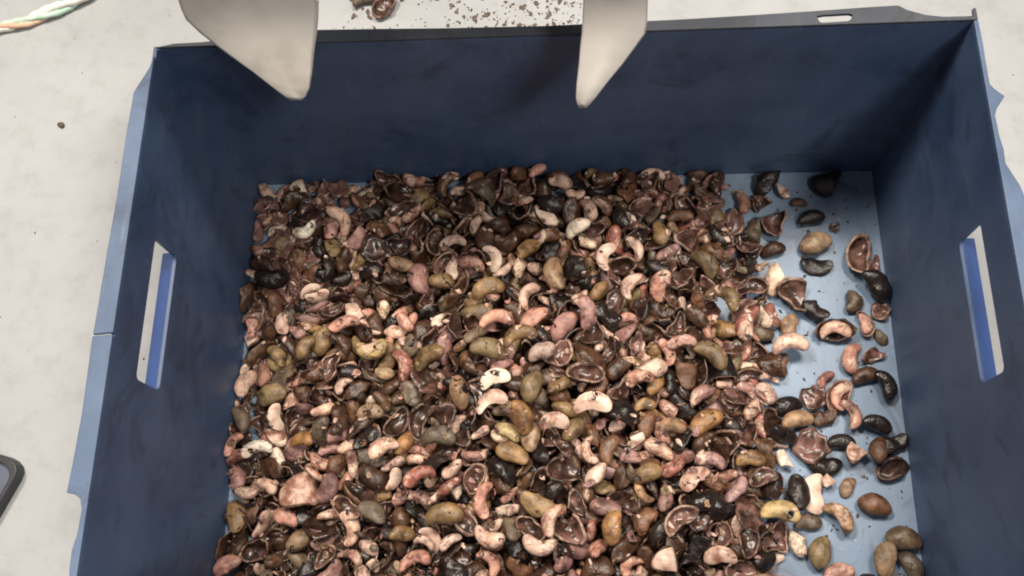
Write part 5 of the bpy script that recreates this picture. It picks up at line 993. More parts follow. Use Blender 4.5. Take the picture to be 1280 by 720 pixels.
[4,2,0,248,-249,-684,139,849,154,-341,-374], [6,6,0,227,-642,-2415,176,395,354,-212,821], [6,1,0,155,1300,-3333,109,71,-968,-241,-6],
[0,2,0,236,167,-3089,219,771,615,-6,-166], [3,0,0,103,1457,-2635,37,403,-382,-726,406], [6,0,0,194,288,-2500,117,40,-10,-211,977],
[1,2,0,205,1100,-1040,169,662,-179,-516,514], [2,0,0,198,247,-2533,170,27,-57,320,-945], [0,3,0,205,369,-1620,218,642,522,-180,-533],
[6,3,0,157,-1756,-480,93,239,384,-510,-732], [0,3,0,180,-812,-2568,225,301,-193,-38,-933], [6,5,0,139,-926,-1397,262,248,-139,-189,-940],
[0,2,0,222,-195,-3490,326,917,-45,-115,-378], [6,6,0,170,-2078,-2270,30,7,-741,670,-39], [2,0,0,192,1603,-2029,29,965,-180,22,-188],
[3,3,0,182,57,-3438,34,377,-784,97,483], [4,5,0,256,-1014,-2536,43,308,-951,1,28], [4,6,0,209,-844,-3174,35,4,540,-838,-79],
[2,1,0,194,817,-477,26,991,102,23,-82], [4,4,0,247,-685,-3121,40,68,-605,788,98], [4,0,0,245,-1201,-1344,114,288,622,-725,64],
[1,1,0,212,-443,-3000,109,377,-899,-176,137], [0,0,0,262,300,-2756,133,151,124,974,-112], [6,1,0,177,-1606,-1958,129,526,-363,-206,741],
[4,2,0,273,-1345,-3497,263,60,-13,960,274], [1,1,0,195,-111,-1474,160,679,718,145,43], [6,5,0,98,-1623,-1064,161,818,192,173,513],
[1,4,0,208,647,-1033,139,88,209,-973,-37], [3,2,0,153,570,-1602,185,156,-18,404,-901], [6,5,0,184,-3,-2950,199,536,653,517,-138],
[5,0,0,204,481,-1698,206,601,-265,-531,535], [3,2,0,127,979,-1263,166,769,-220,-27,-599], [6,3,0,132,8,-1344,209,129,-707,-565,-404],
[3,2,0,90,-932,-352,212,802,87,-579,-115], [6,6,0,177,621,-748,103,870,-483,-99,21], [3,2,0,121,-998,-2844,31,385,110,-97,911],
[4,3,0,201,-2423,-3501,64,374,-532,-681,337], [6,0,0,225,-2378,-1807,37,948,-315,27,41], [4,6,0,317,-2068,-1561,91,163,12,764,624],
[5,1,0,275,-847,-795,55,10,846,531,-56], [4,3,0,255,1070,-893,72,788,43,-277,549], [1,1,0,185,750,-244,43,279,22,68,-958],
[0,0,0,289,-638,-2871,81,320,372,-719,-492], [0,2,0,265,-2177,-1452,53,1,-53,998,-20], [5,1,0,229,1221,-2253,93,664,722,73,-180],
[0,0,0,234,1009,-394,55,297,48,88,950], [3,2,0,128,-1667,-3019,72,506,-452,462,571], [0,4,0,220,349,-962,62,145,604,-766,166],
[0,3,0,255,246,-2999,170,104,-221,-970,-11], [1,2,0,195,1256,-2337,59,273,-145,920,-242], [5,2,0,258,320,-1313,192,3,888,-228,-401],
[3,1,0,165,512,-1323,134,794,-573,-62,-193], [6,4,0,194,956,-2677,95,982,184,41,-24], [6,2,0,218,-57,-2259,187,655,685,-145,-286],
[3,3,0,99,-647,-973,138,547,285,-786,50], [1,4,0,220,-1539,-1599,195,16,-464,-602,650], [1,1,0,190,625,-2345,207,637,742,160,134],
[1,2,0,189,943,-2288,213,723,-269,-313,-554], [0,0,0,241,-32,-2322,64,804,-131,-43,-579], [0,3,0,222,-2408,-2028,59,524,-543,-542,370],
[1,3,0,184,584,-952,54,918,299,-135,-223], [5,0,0,234,-1312,-985,56,25,214,145,966], [6,0,0,181,695,-1088,30,834,-203,133,-495],
[5,2,0,244,-204,-732,67,328,-324,-227,-858], [2,1,0,210,-2050,-2591,29,7,-372,928,-10], [6,0,0,214,-2231,-2231,42,48,970,236,29],
[0,4,0,241,-2231,-2065,48,72,385,920,-30], [5,2,0,182,-860,-565,41,751,76,-392,526], [0,6,0,239,-1528,-94,68,413,-864,-212,195],
[1,1,0,222,-1343,-3002,51,122,-866,-476,98], [4,6,0,258,1057,-1567,44,316,35,23,948], [1,3,0,209,-1579,-551,61,189,4,-349,-918],
[2,1,0,186,444,-838,52,871,460,-163,-56], [2,0,0,209,685,-519,76,73,-825,438,-350], [4,6,0,297,-811,-1487,154,992,80,-25,-89],
[4,5,0,311,290,-463,134,278,9,607,744], [4,3,0,256,741,-2622,157,671,-718,-118,145], [0,6,0,228,-1001,-1886,114,563,-36,-212,798],
[4,3,0,268,-1150,-1733,219,229,122,-859,-442], [4,6,0,255,-1414,-1496,138,947,-227,-33,224], [0,2,0,211,1176,-2853,168,212,883,312,278],
[6,2,0,154,526,-78,71,390,-70,-384,-834], [6,2,0,127,1613,-1717,71,843,521,-132,-6], [0,2,0,195,-1434,-2078,218,739,-88,202,637],
[1,1,0,203,-852,-1340,186,87,4,985,-152], [5,0,0,229,-719,-2652,212,504,-89,-820,257], [5,0,0,216,658,-3515,281,232,-934,-146,-230],
[5,0,0,209,-207,-1711,363,281,-377,612,-636], [3,3,0,90,232,-289,183,134,498,681,-520], [4,0,0,262,-1146,-3036,51,53,138,989,19],
[5,2,0,243,548,-3085,73,481,660,451,-359], [1,3,0,231,-1981,-1425,65,710,61,75,697], [2,0,0,215,-1792,-951,30,416,55,-97,902],
[2,1,0,215,-1234,-3235,44,95,102,284,-948], [4,5,0,253,1207,-2651,61,500,-165,219,822], [5,0,0,272,889,-2194,79,117,321,908,-241],
[4,2,0,213,744,-2094,91,288,-356,849,264], [6,6,0,199,-2094,-661,62,386,908,-62,149], [4,0,0,268,953,-735,55,542,-61,11,-838],
[3,3,0,180,323,-84,62,31,62,-958,279], [5,2,0,228,282,-3033,73,924,-201,-157,-286], [0,4,0,225,-36,-2657,118,572,674,434,172],
[5,1,0,208,115,-694,56,919,-147,-146,-336], [6,2,0,141,-1112,-28,62,504,497,-253,660], [5,2,0,223,24,-2972,66,151,852,21,-500],
[4,2,0,260,-249,-494,109,59,-81,-625,-774], [1,1,0,225,-1316,-2456,107,939,-245,234,-54], [6,0,0,133,-556,-1431,106,776,-82,-299,549],
[0,4,0,221,1009,-1825,96,235,901,342,127], [1,2,0,242,-433,-3308,64,455,-674,522,-256], [4,4,0,254,-1686,-1008,126,431,514,635,382],
[4,3,0,216,-62,-2087,165,343,-170,309,870], [3,0,0,127,561,-3010,162,561,-765,256,-185], [0,3,0,193,-1677,-3299,82,66,-380,796,-466],
[3,2,0,96,-753,-1173,172,540,-768,241,246], [2,0,0,198,-390,-247,159,45,36,-565,823], [0,5,0,262,224,-339,151,933,-291,130,164],
[1,1,0,206,-218,-2011,165,886,185,163,393], [1,1,0,189,-447,-1402,126,906,183,41,379], [4,6,0,233,-159,-2961,183,116,-742,-595,286],
[2,0,0,165,-290,-1874,255,363,126,218,897], [6,6,0,159,-131,-1788,233,54,94,690,715], [6,2,0,181,-2098,-752,95,966,55,-93,-234],
[3,2,0,135,52,-1944,254,840,-458,-292,0], [6,2,0,169,1173,-2634,197,842,-510,47,170], [6,0,0,161,-813,-1654,245,457,88,-170,-868],
[6,6,0,154,-614,-3260,153,914,62,380,128], [6,5,0,118,-1680,-3216,29,437,-5,-231,869], [3,0,0,134,-2637,-1376,23,71,-283,956,21],
[5,0,0,244,-990,-999,57,17,-584,810,-45], [0,2,0,237,378,-303,55,923,-275,-134,232], [2,0,0,256,-1286,-2729,38,18,35,-999,-12],
[0,4,0,252,-1094,-1153,50,54,773,632,-15], [4,2,0,305,-284,-1591,67,304,-881,-361,-30], [3,3,0,184,-1576,-253,35,469,124,780,-394],
[0,4,0,281,432,-3050,152,13,629,-736,250], [4,5,0,220,-1018,-1742,85,830,503,-204,128], [1,0,0,234,166,-3471,131,335,-12,-438,834],
[6,3,0,234,-1412,-1299,75,427,-102,130,889], [4,0,0,296,-456,-2098,144,99,207,961,-154], [1,2,0,222,16,-1270,179,502,-96,-570,644],
[2,0,0,247,-1653,-2504,166,454,63,88,884], [1,3,0,169,344,-2425,160,81,-490,-718,488], [6,0,0,169,53,-457,164,949,226,-199,-96],
[6,3,0,177,-245,-3404,154,763,528,6,374], [1,0,0,213,272,-1673,226,469,546,-575,-388], [0,0,0,244,-534,-670,171,156,-778,-605,64],
[5,1,0,194,820,-3205,223,218,715,621,234], [3,3,0,120,1228,-702,38,660,-409,613,-146], [6,0,0,170,-1864,-1859,234,879,158,-429,136],
[5,0,0,141,-1894,-3350,33,960,-101,-189,181], [4,5,0,233,-828,-2895,47,44,988,122,80], [0,6,0,171,-982,-704,49,861,280,-15,425],
[0,2,0,252,84,-326,51,609,173,153,759], [5,1,0,203,-1038,-2217,70,14,411,14,911], [0,3,0,192,806,-2560,44,28,-995,-99,-8],
[2,1,0,197,-2385,-1469,27,921,30,47,385], [6,3,0,189,1141,-3006,79,476,-692,-532,109], [1,2,0,192,-2383,-1596,52,820,-528,-220,30],
[2,2,0,192,709,-414,80,60,254,-876,406], [5,2,0,211,-428,-441,92,209,-243,688,-651], [0,6,0,204,-407,-916,119,359,-617,-682,161],
[1,4,0,241,-1363,-2664,158,682,684,51,-253], [1,1,0,206,92,-2117,213,387,128,911,-65], [4,4,0,260,972,-2088,128,538,-156,-79,824],
[4,6,0,226,-1240,-2861,76,278,622,611,403], [1,2,0,192,648,-3040,188,515,286,-218,-778], [2,2,0,198,-625,-2099,196,242,-20,-731,637],
[6,5,0,184,-27,-2038,262,213,-21,-219,952], [2,1,0,133,1529,-1975,92,716,237,63,-653], [4,5,0,275,-1739,-3520,235,286,287,96,-909],
[6,6,0,208,131,-862,209,652,-642,294,-276], [6,4,0,184,-1383,-1848,243,970,49,-239,-5], [6,0,0,123,1015,-2388,142,74,38,-290,-953],
[0,2,0,231,-1445,-2531,48,910,244,47,331], [4,6,0,243,-1414,-2266,40,48,413,908,48], [6,6,0,162,-2300,-1369,37,300,-78,275,910],
[1,4,0,212,-1666,-452,36,39,-163,976,-139], [4,2,0,260,-1889,-1040,62,657,-186,-425,594], [4,4,0,200,-298,-910,73,701,-70,-293,-646],
[5,2,0,211,-841,-342,47,852,-287,-278,-338], [2,2,0,178,492,-52,24,0,110,10,994], [1,2,0,221,1357,-2617,48,84,513,-845,-128],
[4,6,0,248,-1670,-1642,43,493,45,13,869], [1,0,0,191,-399,-719,46,133,960,233,80], [4,3,0,278,-913,-3325,112,778,78,-36,-623],
[5,0,0,210,-1440,-2799,60,616,101,-109,-774], [5,0,0,200,-102,-1282,117,878,416,-226,72], [1,1,0,199,981,-2740,50,961,179,110,180],
[2,1,0,217,-2335,-2416,30,973,-30,46,223], [3,3,0,111,-899,-1583,52,349,-228,336,-845], [3,0,0,128,1547,-1042,28,579,-34,-79,-811],
[1,3,0,205,155,-1483,154,230,937,-247,86], [2,2,0,194,-1232,-585,112,430,-863,256,-62], [6,2,0,214,1039,-2835,48,544,-639,-502,208],
[4,4,0,244,-267,-1835,159,3,-556,-780,-286], [4,4,0,246,-1635,-2667,140,971,153,-142,113], [2,1,0,205,522,-1864,188,293,-650,678,-177],
[6,4,0,216,765,-2502,127,96,647,-635,-413], [3,3,0,161,-80,-1952,193,558,-404,10,725], [3,0,0,168,581,-3453,173,780,-346,-84,-515],
[4,1,0,222,-474,-2552,232,400,-179,-149,-887], [2,1,0,201,23,-2445,216,740,42,260,619], [6,4,0,181,851,-3390,162,949,97,-273,123],
[6,6,0,157,-2189,-1948,182,74,36,-610,-788], [4,1,0,217,-980,-1326,136,101,943,-186,-255], [6,2,0,186,-1712,-3263,144,360,-29,631,-687],
[2,0,0,138,912,-2426,195,299,952,73,2], [1,0,0,211,-1351,-703,227,163,-31,396,-903], [0,6,0,239,-1904,-2675,51,62,830,536,144],
[4,6,0,206,1012,-2335,33,16,109,992,58], [1,0,0,221,-252,-387,53,6,-35,-20,-999], [5,1,0,172,-2495,-2405,37,984,-163,50,-59],
[5,0,0,179,-2460,-1874,55,633,-512,553,173], [1,1,0,169,-1889,-2152,73,469,483,-738,44], [4,6,0,213,1206,-1951,54,515,-9,-285,-809],
[5,0,0,195,66,-1321,63,579,-343,738,-51], [5,2,0,228,-1383,-2605,90,955,202,-66,-206], [4,5,0,222,-424,-316,44,115,401,-907,-52],
[0,4,0,208,105,-540,77,231,403,741,-484], [4,4,0,274,-341,-52,83,229,75,-886,397], [3,2,0,90,-1935,-2172,40,441,709,-486,-259],
[1,3,0,195,-683,-1798,112,139,332,767,531], [1,3,0,169,-1413,-416,50,702,301,177,620], [4,5,0,229,144,-2124,67,563,-22,-418,713],
[0,1,0,226,-1698,-1807,68,972,37,-85,218], [4,2,0,234,-1819,-1464,99,65,44,-205,976], [0,5,0,254,602,-1472,147,377,-205,-32,-903],
[4,1,0,232,306,-808,65,267,-247,899,-244], [6,3,0,228,650,-2525,42,649,387,-29,-654], [2,1,0,193,-327,-1711,69,29,-321,-860,-395],
[2,0,0,190,565,-3412,102,837,102,-56,535], [6,1,0,170,-659,-589,152,227,-628,738,98], [4,0,0,279,-208,-2563,162,501,-15,56,864],
[1,4,0,178,-1158,-2135,146,185,973,-96,-98], [5,1,0,203,766,-2408,98,38,877,-470,-97], [6,2,0,155,-1388,-3048,142,376,287,683,557],
[4,1,0,239,-1566,-882,131,12,-100,217,-971], [3,3,0,97,67,-1211,121,744,-598,245,-168], [3,2,0,104,687,-2389,162,913,-114,-243,307],
[2,1,0,178,-1033,-1987,178,914,-41,401,-35], [1,3,0,213,1127,-1396,170,376,-805,450,91], [0,2,0,189,-304,-2405,203,906,-202,-244,280],
[4,1,0,217,-388,-1939,287,94,203,967,-121], [1,4,0,185,-554,-823,199,570,-771,245,143], [2,0,0,201,675,-2736,31,476,83,177,857],
[3,3,0,180,-2093,-1849,26,158,-657,735,-57], [0,2,0,254,-1873,-1772,53,90,565,801,177], [6,1,0,149,-2076,-1046,39,949,21,299,93],
[6,6,0,154,533,-712,28,766,-192,-6,-613], [1,0,0,206,623,-93,50,182,921,321,128], [4,0,0,265,-409,-559,69,305,181,-322,878],
[6,3,0,166,1106,-2033,26,7,-989,147,-22], [6,1,0,212,1058,-2994,72,755,355,269,481], [4,3,0,207,-1367,-2137,75,35,304,889,-340],
[2,0,0,184,739,-590,32,374,100,112,-915], [2,0,0,197,-804,-73,85,194,811,486,-262], [1,3,0,208,-568,-3180,69,937,-271,181,125],
[4,0,0,215,-811,-2175,112,837,-416,55,352], [3,3,0,107,-1163,-873,76,300,-912,179,213], [6,3,0,97,-1479,-3322,32,791,-522,-44,-317],
[0,6,0,208,-1688,-2596,67,222,286,-347,-865], [6,6,0,260,-185,-2749,178,39,402,915,23], [2,1,0,180,101,-1736,163,510,-13,-22,860],
[0,3,0,283,753,-1849,212,640,724,-61,-250], [0,3,0,251,340,-1937,142,81,-48,-194,976], [2,0,0,192,894,-2400,116,618,-227,207,724],
[3,2,0,169,-1599,-1482,107,723,-664,150,-117], [1,4,0,221,-871,-1249,138,96,-57,155,-982], [5,1,0,184,-1588,-2474,221,84,887,-395,-223],
[3,0,0,137,-1904,-2717,120,22,-460,-885,-70], [6,4,0,252,-1291,-2756,165,738,89,-274,610], [1,4,0,190,-329,-2748,182,287,55,955,45],
[6,0,0,159,1014,-2350,95,998,-24,63,18], [2,0,0,157,-426,-720,114,939,321,-94,82], [0,2,0,218,-712,-1636,269,862,-71,-475,161],
[3,0,0,125,9,-1006,141,421,-138,16,-896], [3,1,0,119,-466,-813,87,556,-403,-668,-287], [4,2,0,218,769,-3309,235,481,-665,561,107],
[3,0,0,90,-1023,-716,102,970,-155,-182,-49], [3,0,0,110,-1036,-1386,196,408,317,-23,856], [5,1,1,204,200,-3236,54,202,-25,-237,-950],
[1,4,1,186,-1136,-2295,46,722,245,29,647], [2,0,1,247,-1453,-1044,36,15,-789,614,-18], [3,3,1,189,-706,-613,54,972,-15,12,-232],
[1,1,1,206,-1270,-403,49,204,-924,-310,93], [0,4,1,233,1420,-3222,64,637,413,367,538], [0,2,1,260,-1970,-2308,54,171,798,-572,-88],
[2,1,1,204,-1304,-2043,28,3,22,1000,-11], [4,1,1,297,-1656,-868,50,242,3,-180,953], [5,0,1,173,618,-3150,54,460,-704,213,498],
[5,0,1,187,281,-2423,65,124,45,-938,-322], [5,2,1,198,-692,-2137,51,818,-141,-346,-436], [1,2,1,206,-1007,-2098,118,427,69,103,896],
[2,2,1,186,-329,-1228,113,152,8,-464,872], [6,5,1,180,-85,-511,32,64,-152,-979,-117], [1,0,1,206,321,-634,49,603,-12,-133,786],
[1,1,1,149,629,-766,33,55,-923,-375,65], [0,6,1,222,31,-3251,46,14,713,-699,51], [5,2,1,214,-911,-2708,51,380,-349,-116,-849],
[3,3,1,110,750,-2327,32,560,0,-12,-828], [2,0,1,200,-1612,-1552,53,183,216,350,893], [4,0,1,234,-1262,-839,53,168,170,-5,971],
[4,6,1,257,-283,-3341,91,358,-546,755,-69], [3,0,1,90,431,-2676,55,114,-201,-62,-971], [5,1,1,224,1642,-2704,48,904,-168,-29,392],
[4,6,1,283,-1131,-2398,110,57,397,-914,63], [5,2,1,187,-1199,-2182,86,34,864,-396,-308], [0,2,1,244,1548,-1371,50,291,31,-229,-928],
[4,4,1,254,-941,-833,128,50,-947,181,-260], [3,0,1,115,-604,-885,89,332,396,-855,40], [6,1,1,180,-709,-441,97,866,-311,-390,43],
[2,0,1,210,892,-2435,54,746,-89,-257,-608], [4,6,1,226,-123,-1871,153,219,-264,-937,-68], [2,0,1,218,49,-1965,137,9,-493,850,-185],
[4,4,1,236,-188,-3136,160,347,168,846,370], [6,5,1,222,-3,-3177,119,821,-551,-150,24], [4,5,1,232,19,-2205,153,403,-792,89,-449],
[6,5,1,137,209,-1973,109,463,-431,-264,728], [5,1,1,187,125,-1142,148,67,710,-638,-290], [0,1,1,179,-1771,-584,52,209,-974,-82,41],
[4,5,1,244,-475,-2708,124,166,-210,580,-770], [6,1,1,154,614,-2173,63,869,400,245,155], [2,1,1,209,-1921,-1834,118,537,694,-302,-373],
[0,3,1,196,-835,-1786,152,704,646,-29,-294], [3,2,1,178,27,-1461,204,197,-509,-797,258], [3,3,1,90,754,-339,32,646,-125,-163,735],
[4,3,1,264,-278,-2923,149,641,-190,36,-742], [2,1,1,186,-1183,-2282,170,858,292,267,327], [5,0,1,172,315,-1840,236,628,-13,-312,712],
[3,0,1,148,-801,-833,181,522,-569,-291,565], [1,4,1,229,-227,-2871,244,642,-72,-27,-763], [6,4,1,176,-619,-2991,134,252,641,-248,681],
[2,1,1,182,-267,-2439,301,223,272,-824,-444], [2,0,1,213,4,-3533,317,695,-161,27,-700], [6,3,1,105,-540,-3275,18,924,163,137,-316],
[3,0,1,176,270,-2812,41,873,-120,-76,-468], [6,4,1,147,-1653,-216,13,275,866,379,173], [4,2,1,238,815,-110,48,108,-6,69,992],
[5,1,1,200,-527,-3402,39,92,632,766,-68], [6,0,1,185,717,-2952,44,931,62,-210,-293], [1,3,1,219,-170,-2658,62,305,-76,324,-892],
[4,6,1,251,542,-2691,44,751,46,-2,659], [1,4,1,172,-2257,-1617,38,723,-105,184,-657], [5,2,1,229,-1691,-1349,44,49,361,911,-194],
[0,2,1,270,-585,-346,56,604,28,25,-796], [4,5,1,218,-301,-3186,115,189,802,-106,557], [5,2,1,222,111,-2503,86,810,-115,-572,55],
[6,2,1,184,-1389,-1213,29,31,-889,-455,-40], [0,0,1,320,292,-1397,74,96,-17,-72,-993], [2,0,1,200,-1074,-888,62,162,111,923,-331],
[6,0,1,95,-1026,-2656,16,889,-207,125,-389], [2,1,1,186,527,-2382,81,652,-579,361,-330], [0,5,1,219,-2496,-2002,97,300,-597,180,-722],
[0,3,1,243,-1791,-2063,76,602,-369,581,-405], [6,6,1,122,-2278,-1744,25,791,281,-188,-509], [5,1,1,187,1191,-1400,48,132,-206,-307,920],
[3,2,1,134,-1988,-1058,47,187,-506,-791,288], [6,6,1,163,-1829,-1258,141,876,-306,352,-121], [4,5,1,206,200,-281,53,709,351,105,-602],
[1,1,1,214,-1736,-3412,50,325,-33,113,938], [6,5,1,218,-745,-2544,107,30,-107,-937,-331], [0,2,1,262,327,-1597,115,592,63,-77,800],
[6,5,1,139,-2481,-953,25,13,-523,-842,-133], [6,2,1,90,-2672,-389,15,547,184,139,805], [6,2,1,125,35,-81,21,709,209,95,667],
[1,0,1,205,1055,-2184,69,375,-329,-73,864], [1,4,1,260,182,-1629,136,88,-380,-841,376], [3,3,1,142,264,-3316,160,229,26,180,-956],
[3,3,1,112,-162,-2326,92,168,-202,-895,-360], [4,5,1,245,569,-508,153,30,42,-675,736], [1,3,1,188,514,-3246,95,871,35,-118,476],
[3,0,1,116,-141,-680,133,314,-818,-313,-367], [0,6,1,181,107,-2909,223,238,-129,54,961], [3,3,1,123,1340,-2731,118,391,623,-677,32],
[1,2,1,229,-1307,-1965,126,218,-928,-60,296], [0,5,1,206,-490,-3450,174,940,310,137,44], [3,0,1,104,-1150,-2550,177,609,236,-54,755],
[4,6,1,240,-1207,-1949,192,699,95,50,-707], [4,1,1,196,-1482,-1643,131,196,606,765,-94], [6,2,1,142,1305,-1880,78,245,-949,49,-191],
[6,0,1,133,379,-2647,105,666,137,-214,701], [6,4,1,217,-1727,-1561,106,562,-97,212,-793], [3,3,1,109,-435,-589,197,67,609,240,753],
[6,2,1,166,223,-665,42,579,-444,-105,676], [6,3,1,172,1308,-745,118,322,662,590,331], [4,2,1,310,-1001,-3555,316,517,597,12,613],
[4,2,1,184,598,-3277,32,2,-904,424,54], [5,2,1,241,1318,-2474,56,186,339,-173,906], [2,2,1,192,1570,-2215,25,23,-1000,-8,7],
[3,1,1,155,834,-2049,45,951,16,-72,-302], [0,0,1,242,-1316,-644,56,857,84,-69,-504], [4,6,1,252,-1381,-3482,158,391,-885,-250,-28],
[5,1,1,209,-211,-3415,42,142,-242,957,72], [0,6,1,233,-171,-3087,52,194,65,181,962], [4,5,1,220,-1724,-2933,52,987,-55,-139,-61],
[4,4,1,289,-405,-2891,38,1,998,30,52], [5,2,1,229,-1774,-2802,78,868,8,-212,449], [3,2,1,138,-1008,-2370,34,919,26,-125,-374],
[6,6,1,202,1241,-1566,32,147,989,2,-10], [2,2,1,206,-1313,-1455,59,230,-740,629,61], [5,0,1,239,761,-1344,83,846,-189,-435,-242],
[0,1,1,223,-28,-392,85,493,-249,-758,347], [4,1,1,239,-356,-156,52,147,-978,3,148], [6,2,1,164,353,-2302,29,923,206,162,282],
[6,2,1,187,-1618,-1987,34,763,-40,-114,-634], [6,4,1,196,-209,-2042,17,284,906,282,137], [0,1,1,189,-1558,-1888,61,374,481,683,402],
[5,0,1,218,-1852,-1286,49,957,105,-179,-204], [4,6,1,271,-1015,-1447,81,693,-687,173,-134], [3,2,1,159,972,-1421,68,66,-890,362,271],
[2,0,1,142,-168,-1145,21,925,-146,-14,-351], [4,0,1,240,674,-3457,96,155,751,615,-182], [4,6,1,259,748,-3141,147,906,305,-95,278],
[3,2,1,140,-429,-2880,102,133,-126,983,-30], [5,0,1,179,396,-2761,42,917,-280,-80,-272], [6,6,1,276,-1657,-2359,97,246,187,-935,-174],
[0,1,1,303,-664,-2297,102,785,-595,154,-74], [4,5,1,219,-2082,-2090,37,278,-815,490,-134], [5,1,1,199,-1422,-1570,66,38,860,-476,180],
[3,3,1,137,-850,-1277,47,130,834,536,33], [3,3,1,112,497,-1410,104,418,144,-287,-850], [5,2,1,228,1021,-1301,49,114,-100,-921,358],
[1,1,1,206,-1264,-2307,51,243,661,684,188], [1,3,1,220,-189,-1898,67,540,446,388,599], [5,1,1,214,607,-1929,122,650,-64,-131,746],
[1,4,1,231,868,-1915,64,73,-722,-569,386], [3,1,1,140,-1960,-1894,53,605,92,789,56], [6,5,1,180,-218,-1712,88,643,-28,131,754],
[5,2,1,199,-1458,-1451,46,135,-399,123,-898], [4,0,1,257,-854,-1438,52,71,483,873,20], [2,0,1,166,594,-1103,24,971,-82,-74,-210],
[1,3,1,182,-1705,-711,56,121,159,568,798], [6,1,1,162,-223,-541,42,770,-172,-67,-611], [6,4,1,174,620,-475,57,466,-381,387,-699],
[1,0,1,182,-1134,-1823,130,420,-106,-23,-901], [6,5,1,142,1060,-1947,55,687,64,278,-668], [4,0,1,239,-985,-1620,184,614,-211,210,-731],
[4,4,1,256,-101,-1677,126,92,652,-751,-42], [2,2,1,218,594,-1838,162,140,473,855,-162], [6,4,1,176,1470,-1559,26,10,224,-394,-891],
[3,3,1,112,-1321,-1096,22,607,-493,618,81], [1,0,1,180,554,-1051,79,118,292,931,185], [6,3,1,166,65,-492,116,192,-28,887,-419],
[0,4,1,291,311,-2899,88,140,95,536,-827], [6,5,1,181,-403,-2595,79,299,-101,-212,925], [0,2,1,245,-1293,-2329,166,624,514,-503,-305],
[6,3,1,209,-941,-2209,193,483,209,-237,-817], [4,1,1,273,-385,-2310,102,49,205,945,-250], [0,5,1,222,139,-2318,75,161,849,-473,170],
[2,0,1,209,-944,-2408,140,380,400,-196,811], [1,4,1,214,-1394,-2047,100,226,482,715,-454], [2,1,1,181,-389,-1985,153,60,-972,195,-116],
[6,5,1,105,1118,-1464,42,979,-165,75,90], [3,0,1,128,-560,-3283,80,209,67,-263,939], [1,3,1,242,-746,-1915,172,218,110,-949,197],
[4,0,1,180,141,-2001,108,477,179,861,-12], [0,3,1,228,893,-1488,116,518,21,-147,843], [6,6,1,212,-1826,-2749,135,696,-342,-476,415],
[6,0,1,197,-457,-2579,161,172,235,-918,-270], [2,1,1,183,-846,-1659,193,65,844,-528,66], [3,3,1,112,-785,-399,93,126,-374,837,380],
[3,1,1,101,-1054,-2592,189,205,47,-976,64], [4,3,1,216,-90,-2825,230,695,216,114,676], [2,0,1,233,-836,-2453,144,900,180,-247,310],
[3,3,1,142,55,-2345,117,278,-99,920,-257], [5,0,1,206,615,-1710,179,181,187,935,240], [2,1,1,166,-1369,-2734,131,136,-265,-454,-840],
[6,1,1,159,699,-2240,99,148,-582,-666,441], [6,4,1,160,534,-3316,19,383,150,501,761], [2,1,1,193,431,-1079,148,648,364,-139,-655],
[6,3,1,93,-583,-2329,190,181,224,-954,-82], [1,0,1,219,-20,-1701,223,91,60,947,303], [6,6,1,126,1197,-1513,75,102,987,91,-85],
[6,4,1,124,-308,-3304,156,287,422,678,530], [4,6,1,234,1227,-3488,149,713,-240,-126,-647], [4,6,1,220,-47,-1695,311,134,-55,23,989],
[3,0,1,90,-8,-717,163,830,-518,-198,-60], [6,3,1,106,-377,-301,99,829,-142,-88,-534], [6,4,1,162,239,-3195,126,423,51,-52,903],
[3,2,1,90,-436,-304,151,882,455,-121,-14], [6,0,1,164,371,-1712,265,310,-840,-442,-57], [6,0,1,180,-148,-639,211,329,-97,176,-923],
[3,1,1,90,-1103,-1818,210,426,147,-852,-268], [2,2,1,217,-2609,-3604,28,18,-555,832,-15], [1,2,1,227,-1904,-3501,45,795,107,12,596],
[2,1,1,229,-1585,-3580,78,229,-639,-556,480], [4,6,1,284,-1459,-3534,58,966,-92,54,-235], [4,3,1,207,-1051,-3643,47,97,-917,-386,39],
[4,1,1,276,-783,-3600,50,921,-75,-91,-372], [1,1,1,213,-433,-3488,62,35,-138,342,-929], [2,1,1,164,5,-3607,23,899,-10,14,-438],
[4,4,1,232,197,-3481,32,84,-510,-855,-35], [0,1,1,210,383,-3499,59,733,194,-37,-651], [4,1,1,306,952,-3461,49,35,916,-398,12],
[5,0,1,171,1306,-3667,41,942,-278,-180,50], [3,2,1,124,1562,-3679,45,328,233,-544,737], [3,1,1,90,-2618,-3202,28,4,-549,836,11],
[3,3,1,164,-1375,-3388,23,8,-487,-859,161], [2,0,1,219,-765,-3314,34,964,-175,5,200], [4,1,1,292,762,-3271,52,117,21,121,986],
[2,2,1,199,1210,-3225,27,2,-995,-103,14], [6,4,1,176,-2004,-3031,15,49,284,905,312], [3,2,1,149,-791,-2986,28,99,-293,948,-72],
[0,3,1,217,-386,-3091,53,947,-32,33,317], [3,1,1,134,-117,-2949,48,191,314,-503,-782], [4,0,1,213,-1590,-2646,52,347,22,336,-875],
[4,0,1,277,-606,-2640,63,915,177,-68,356], [2,1,1,190,-325,-2618,29,619,-106,8,778], [6,6,1,166,-6,-2658,27,110,782,-605,-98],
[2,1,1,201,184,-2660,28,439,-53,6,897], [0,0,1,249,1292,-2799,58,984,106,-33,-142], [6,4,1,163,-1632,-2397,20,663,-453,314,-506],
[4,3,1,231,-857,-2307,56,508,-264,-60,817], [6,1,1,166,-451,-2327,34,775,-74,20,-628], [6,1,1,90,114,-2330,21,467,-43,-50,-882],
[2,2,1,172,492,-2183,22,41,-74,-82,-993], [5,0,1,220,-1665,-2148,52,21,-651,758,-43], [3,2,1,113,-1408,-1940,21,29,-768,-629,119],
[6,5,1,187,-1052,-2085,33,121,966,-221,55], [6,6,1,227,-682,-1891,44,55,-74,-967,238], [1,3,1,245,-339,-2004,67,66,-993,77,-64],
